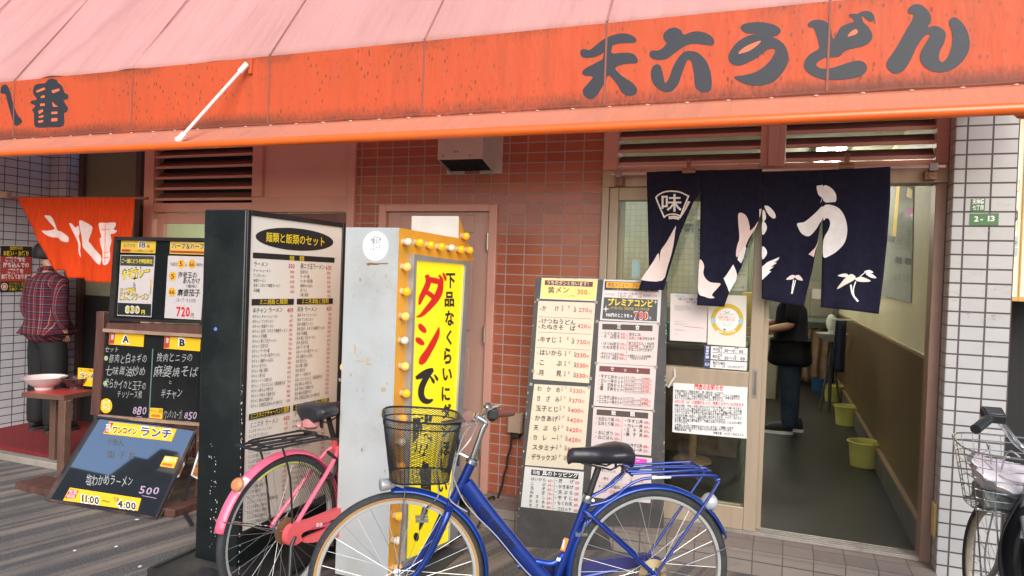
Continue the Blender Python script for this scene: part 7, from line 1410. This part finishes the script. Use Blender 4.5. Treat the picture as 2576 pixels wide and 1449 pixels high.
# ---- person inside the udon shop
PIN, P, fx_, lf_ = person('i', 'person in a black tunic, jeans and sneakers standing inside the doorway, head behind the curtain', (.10, 3.08, .14), 180, 1.62, None)
n = {}; e = []
for nm_, q, r in (('pelvis', P(0, 0, .93), (.12, .105)), ('waist', P(0, 0, 1.06), (.105, .095)), ('chest', P(.01, 0, 1.27), (.13, .11)), ('upper', P(.0, 0, 1.39), (.1, .085)), ('neck', P(.01, 0, 1.475), .046), ('skull0', P(.03, 0, 1.555), .062), ('head', P(.035, 0, 1.62), (.075, .09)), ('crown', P(.03, 0, 1.68), .058)): n[nm_] = (q, r)
e += [('pelvis', 'waist'), ('waist', 'chest'), ('chest', 'upper'), ('upper', 'neck'), ('neck', 'skull0'), ('skull0', 'head'), ('head', 'crown')]
n['nose'] = (P(.128, 0, 1.6), .012); e.append(('head', 'nose'))
for sg, sn in ((1, 'L'), (-1, 'R')):
    chain(n, e, 'pelvis', [(P(0, .085 * sg, .86), .083), (P(.012, .088 * sg, .5), .054), (P(-.01, .09 * sg, .28), .046), (P(-.02, .09 * sg, .09), .032), (P(.05, .095 * sg, .045), (.034, .028)), (P(.13, .10 * sg, .035), (.034, .022))], 'leg' + sn)
    z3 = 1.03 if sg > 0 else 1.10
    chain(n, e, 'upper', [(P(-.0, .16 * sg, 1.38), .052), (P(.02, .225 * sg, 1.1), .043), (P(.17, .2 * sg, (1.08 + z3) / 2 + .01), .037), (P(.3, .17 * sg, z3), .026)], 'arm' + sn)
    hand(n, e, 'arm%s3' % sn, P(.3, .17 * sg, z3), fx_ - lf_ * sg * .25 + Vector((0, 0, -.1)), (0, 0, -1), sg, 'h' + sn)
body = skin('body', n, e, SKIN, PIN, 'pelvis')
n = {}; e = []; BLKC = M('black_cloth', (.011, .011, .014), .9, var=.3, scale=12, bmp=.5, bscale=16, spec=.2)
for nm_, q, r in (('hem', P(.02, 0, .66), (.25, .23)), ('low', P(.02, 0, .76), (.24, .22)), ('hip', P(.02, 0, .95), (.205, .185)), ('waist', P(.025, 0, 1.1), (.18, .16)), ('chest', P(.02, 0, 1.27), (.175, .15)), ('upper', P(.0, 0, 1.385), (.125, .1)), ('collar', P(.008, 0, 1.455), (.066, .06))): n[nm_] = (q, r)
e += [('hem', 'low'), ('low', 'hip'), ('hip', 'waist'), ('waist', 'chest'), ('chest', 'upper'), ('upper', 'collar')]
for sg, sn in ((1, 'L'), (-1, 'R')): chain(n, e, 'upper', [(P(0, .175 * sg, 1.37), .075), (P(.012, .21 * sg, 1.22), .068), (P(.03, .225 * sg, 1.1), .06)], 's' + sn)
skin('tunic', n, e, BLKC, PIN, 'waist')
n = {}; e = []; n['hip'] = (P(0, 0, .93), (.135, .118)); n['band'] = (P(0, 0, 1.0), (.13, .112)); e.append(('hip', 'band'))
for sg, sn in ((1, 'L'), (-1, 'R')): chain(n, e, 'hip', [(P(.01, .085 * sg, .84), .13), (P(.02, .088 * sg, .5), .108), (P(.0, .09 * sg, .25), .09), (P(-.002, .09 * sg, .1), .082), (P(0, .09 * sg, .06), .078)], 't' + sn)
skin('jeans', n, e, M('blue_denim', (.018, .035, .06), .85, var=.35, scale=10, bmp=.4, bscale=25), PIN, 'hip')
for sg in (1, -1): shoe('sneaker', P(-.01 + .05 * sg, .095 * sg, 0), fx_ + lf_ * .08 * sg, M('sneaker_black', (.02, .02, .022), .6), M('sole_white', (.85, .83, .78), .6), PIN, .27)
cap(P, .025, 1.615, .108, HAIR, PIN)
mb = MB()
for sg in (1, -1): mb.ball(P(.118, .03 * sg, 1.625), .010, 8)
mb.build('eyes', M('eye_dark', (.03, .02, .02)), body)

# ================================================================== INSIDE THE UDON SHOP
BKT = M('bucket_yellow', (.55, .52, .12), .45, var=.12, scale=6, dirt=.35, dcol=(.2, .17, .05))
for i, (px, lb) in enumerate((((2172, 1172), 'nearest yellow plastic bucket by the inside wall'), ((2128, 1068), 'middle yellow plastic bucket by the inside wall'), ((2097, 1009), 'farthest yellow plastic bucket by the inside wall'))):
    q = hx(px, 'z', .142)
    if i == 0:
        b0 = thing('bucket', lb, 'bucket', q, 'yellow buckets along the inside wall')
        mb = MB(); mb.lathe([(0, .012), (.085, .012), (.092, 0), (.096, 0), (.097, .012), (.115, .19), (.113, .19), (.09, .02), (0, .018)], q, seg=32); mb.build('vessel', BKT, b0)
        mb = MB(); mb.lathe([(.1155, .185), (.127, .186), (.128, .192), (.124, .197), (.112, .195), (.113, .187)], q, seg=32); mb.build('rim', BKT, b0)
    else:
        c = copy_tree(b0); c.location = q; c['label'] = lb
# paper menus on the cream wall
PWI = Plane((.744, 0, 0), (1, 0, 0)); kp = ID
mn = thing('wall_menu', 'glossy framed paper menu on the cream inside wall', 'wall menu', (.74, 1.5, 1.9))
s_ = sheet(PWI, kp, [(2236, 440), (2301, 452), (2294, 762), (2208, 742)], M('menu_glossy', (.48, .50, .48), .12, var=.12, scale=12, bmp=.25, bscale=9), mn, 'menu_sheet', .004, .001)
it = [('q', [(2258, 462), (2266, 464), (2255, 610), (2246, 606)], 'gd'), ('q', [(2262, 538), (2276, 532), (2274, 548), (2260, 556)], 'b'), ('q', [(2283, 528), (2300, 520), (2299, 536), (2281, 545)], 'p'), ('q', [(2256, 645), (2272, 648), (2271, 664), (2254, 662)], 'dg'), ('q', [(2280, 648), (2296, 652), (2295, 668), (2279, 664)], 'dg'), ('q', [(2236, 590), (2256, 596), (2254, 612), (2234, 606)], 'g'), ('q', [(2286, 470), (2298, 478), (2296, 500), (2282, 494)], 'gd')]
rr = random.Random(8)
for r_ in range(9):
    for c_ in range(2): it.append(('t', rr.choice(['うどん', 'そば定食', 'カレー', '天ぷら', '親子丼', 'きつね']), 2259 - r_ * .8 + c_ * 21, 572 + r_ * 9 + (60 if r_ > 6 else 0) + c_ * 3, 2275 - r_ * .8 + c_ * 21, 574 + r_ * 9 + (60 if r_ > 6 else 0) + c_ * 3, 6, 'dg'))
letter(PWI, kp, it, s_, base=.0055)
# back counter, curtain, sink, towel, steamer
CN = thing('back_counter', 'dark counter with a brown gathered cloth front at the back of the shop', 'counter', (.1, 6.9, .14))
mb = MB(); mb.box(-.7, .70, 6.6, 7.2, .98, 1.03); mb.build('worktop', M('worktop', (.06, .06, .055), .3), CN, bevel=.005)
mb = MB(); mb.grid(lambda i, j: Vector((-.6 + 1.22 * i, 6.66 + .025 * sin(i * 62 + .6 * sin(5 * j)), .2 + .77 * j)), 150, 10); mb.build('cloth_front', M('brown_cloth', (.22, .14, .08), .9, var=.2, scale=12), CN, solid=.002)
mb = MB()
for x in (-.65, .65): mb.box(x - .025, x + .025, 6.7, 7.1, .14, .979)
mb.build('leg', M('leg_dark', (.05, .05, .05), .5), CN)
a_, b_ = hx((2028, 720), 'y', 6.75), hx((2106, 830), 'y', 6.75)
SM = thing('steam_cabinet', 'stainless cabinet with a paper label on the back counter', 'cabinet', (a_.x + .1, 6.8, 1.03))
mb = MB(); mb.box(a_.x, b_.x, 6.72, 7.1, 1.031, 1.62); bd_ = mb.build('cabinet_body', M('stainless', (.34, .33, .27), .35, .7, var=.1), SM, bevel=.01)
mb = MB(); mb.box(a_.x + .05, b_.x - .05, 6.70, 6.719, 1.12, 1.52); dr_ = mb.build('door', M('stainless_door', (.28, .28, .23), .25, .7), SM, bevel=.008)
mb = MB(); mb.box(a_.x + .08, a_.x + .2, 6.697, 6.6995, 1.38, 1.52); mb.build('paper_label', PAP, dr_); mb = MB(); mb.box(a_.x + .02, b_.x - .02, 6.70, 6.719, 1.04, 1.09); mb.build('drip_tray', M('tray_green', (.3, .36, .3), .3, .5), SM, bevel=.004)
q = hx((2093, 850), 'y', 4.6); SK = thing('wash_basin', 'white plastic hand basin with soap bottle beside the brown wainscot', 'basin', (q.x, 4.6, q.z))
WPL = M('white_plastic', (.55, .58, .54), .3, var=.05); mb = MB(); mb.lathe([(0, -.04), (.09, -.035), (.15, .02), (.165, .045), (.172, .045), (.172, .055), (.155, .055), (.14, .03), (.08, -.02), (0, -.025)], (q.x, 4.6, q.z), seg=28); mb.build('basin_bowl', WPL, SK)
mb = MB(); mb.tube([(q.x, 4.6, q.z - .03), (q.x, 4.6, .14)], .02, 8); mb.tube([(q.x, 4.6, q.z - .1), (q.x - .1, 4.5, .14)], .012, 8); mb.tube([(q.x, 4.6, q.z - .1), (q.x + .12, 4.5, .14)], .012, 8); mb.build('stand', M('stand_dark', (.06, .06, .06), .4), SK)
s0 = hx((2091, 812), 'y', 4.62); mb = MB(); mb.ball(s0, (.055, .055, .1), 14); mb.tube([s0 - Vector((0, 0, .09)), Vector((s0.x, 4.62, q.z + .03))], .028, 10); mb.build('soap_bottle', WPL, SK)
mb = MB(); t0_ = hx((2112, 815), 'y', 4.62); mb.prism([t0_ + Vector((-.05, 0, .03)), t0_ + Vector((.05, .0, .05)), t0_ + Vector((.02, 0, -.2)), t0_ + Vector((-.1, 0, -.22))], (0, .05, 0)); mb.build('paper_dispenser', WPL, SK, bevel=.008)
q = hx((2112, 850), 'y', 4.3); TW = thing('towel', 'navy towel hanging from a short rail beside the basin', 'towel', (q.x, 4.3, q.z))
mb = MB(); tw0, tw1 = hx((2100, 806), 'y', 4.3), hx((2126, 900), 'y', 4.3)
mb.grid(lambda i, j: Vector((tw0.x + (tw1.x - tw0.x) * i - .02 * (j - .5) * (1 - i), 4.3 + .015 * sin(9 * i), tw0.z + (tw1.z - .16 - tw0.z) * j)), 16, 8); mb.build('cloth', M('towel_navy', (.016, .022, .045), .9, var=.3, scale=20), TW, solid=.008)
mb = MB(); mb.tube([(tw0.x - .03, 4.3, tw0.z + .012), (.742, 4.3, tw0.z + .012)], .01, 8); mb.build('rail', WPL, TW)
q = hx((1918, 775), 'y', 5.2); mb = MB(); mb.box(q.x - .25, q.x + .04, 5.2, 5.5, .9, 1.45); tag(mb.build('storage_box', M('box_yellow', (.5, .33, .06), .5, var=.1), bevel=.012), 'amber plastic storage box beyond the door edge', 'box')
mb = MB(); mb.box(q.x - .9, q.x + .2, 5.1, 5.7, .14, .899); tag(mb.build('cabinet', M('cabinet_pale', (.38, .37, .3), .5, var=.08), bevel=.01), 'pale low cabinet under the amber box inside', 'cabinet')
q = hx((2045, 985), 'y', 6.2); mb = MB(); mb.lathe([(0, 0), (.09, 0), (.11, .17), (.105, .17), (.085, .01), (0, .01)], (.5, 6.2, .142), seg=20); tag(mb.build('bucket', M('bucket_blue', (.03, .09, .22), .4)), 'small blue bucket far inside under the basin', 'bucket')
mb = MB(); mb.box(-.95, -.62, 1.85, 2.1, 1.045, 1.2); tag(mb.build('crate', M('crate_teal', (.06, .22, .17), .4), bevel=.008), 'teal plastic crate on the counter behind the glass door', 'crate')
mb = MB(); mb.lathe([(0, 0), (.09, 0), (.15, .12), (.155, .2), (.14, .24), (.05, .27), (0, .275)], (-.48, 1.95, 1.042), seg=24); tag(mb.build('rice_cooker', M('cooker_black', (.03, .03, .03), .25)), 'black round pot on the counter behind the glass door', 'pot')
mb = MB(); mb.tube([(-.62, 1.5, .15), (-.62, 1.5, .55)], .03, 10); mb.lathe([(0, .55), (.16, .55), (.17, .58), (.16, .61), (0, .615)], (-.62, 1.5, 0), seg=20); mb.lathe([(0, .141), (.15, .141), (.14, .16), (.03, .17)], (-.62, 1.5, 0), seg=20); tag(mb.build('stool', M('stool_wood', (.25, .15, .08), .5, var=.2)), 'wooden round stool behind the lower pane', 'stool')
# ------------------------------------------------------------------ tidy up
bpy.data.objects.remove(_go)
for o in bpy.data.objects:
    if '_o' in o: del o['_o']
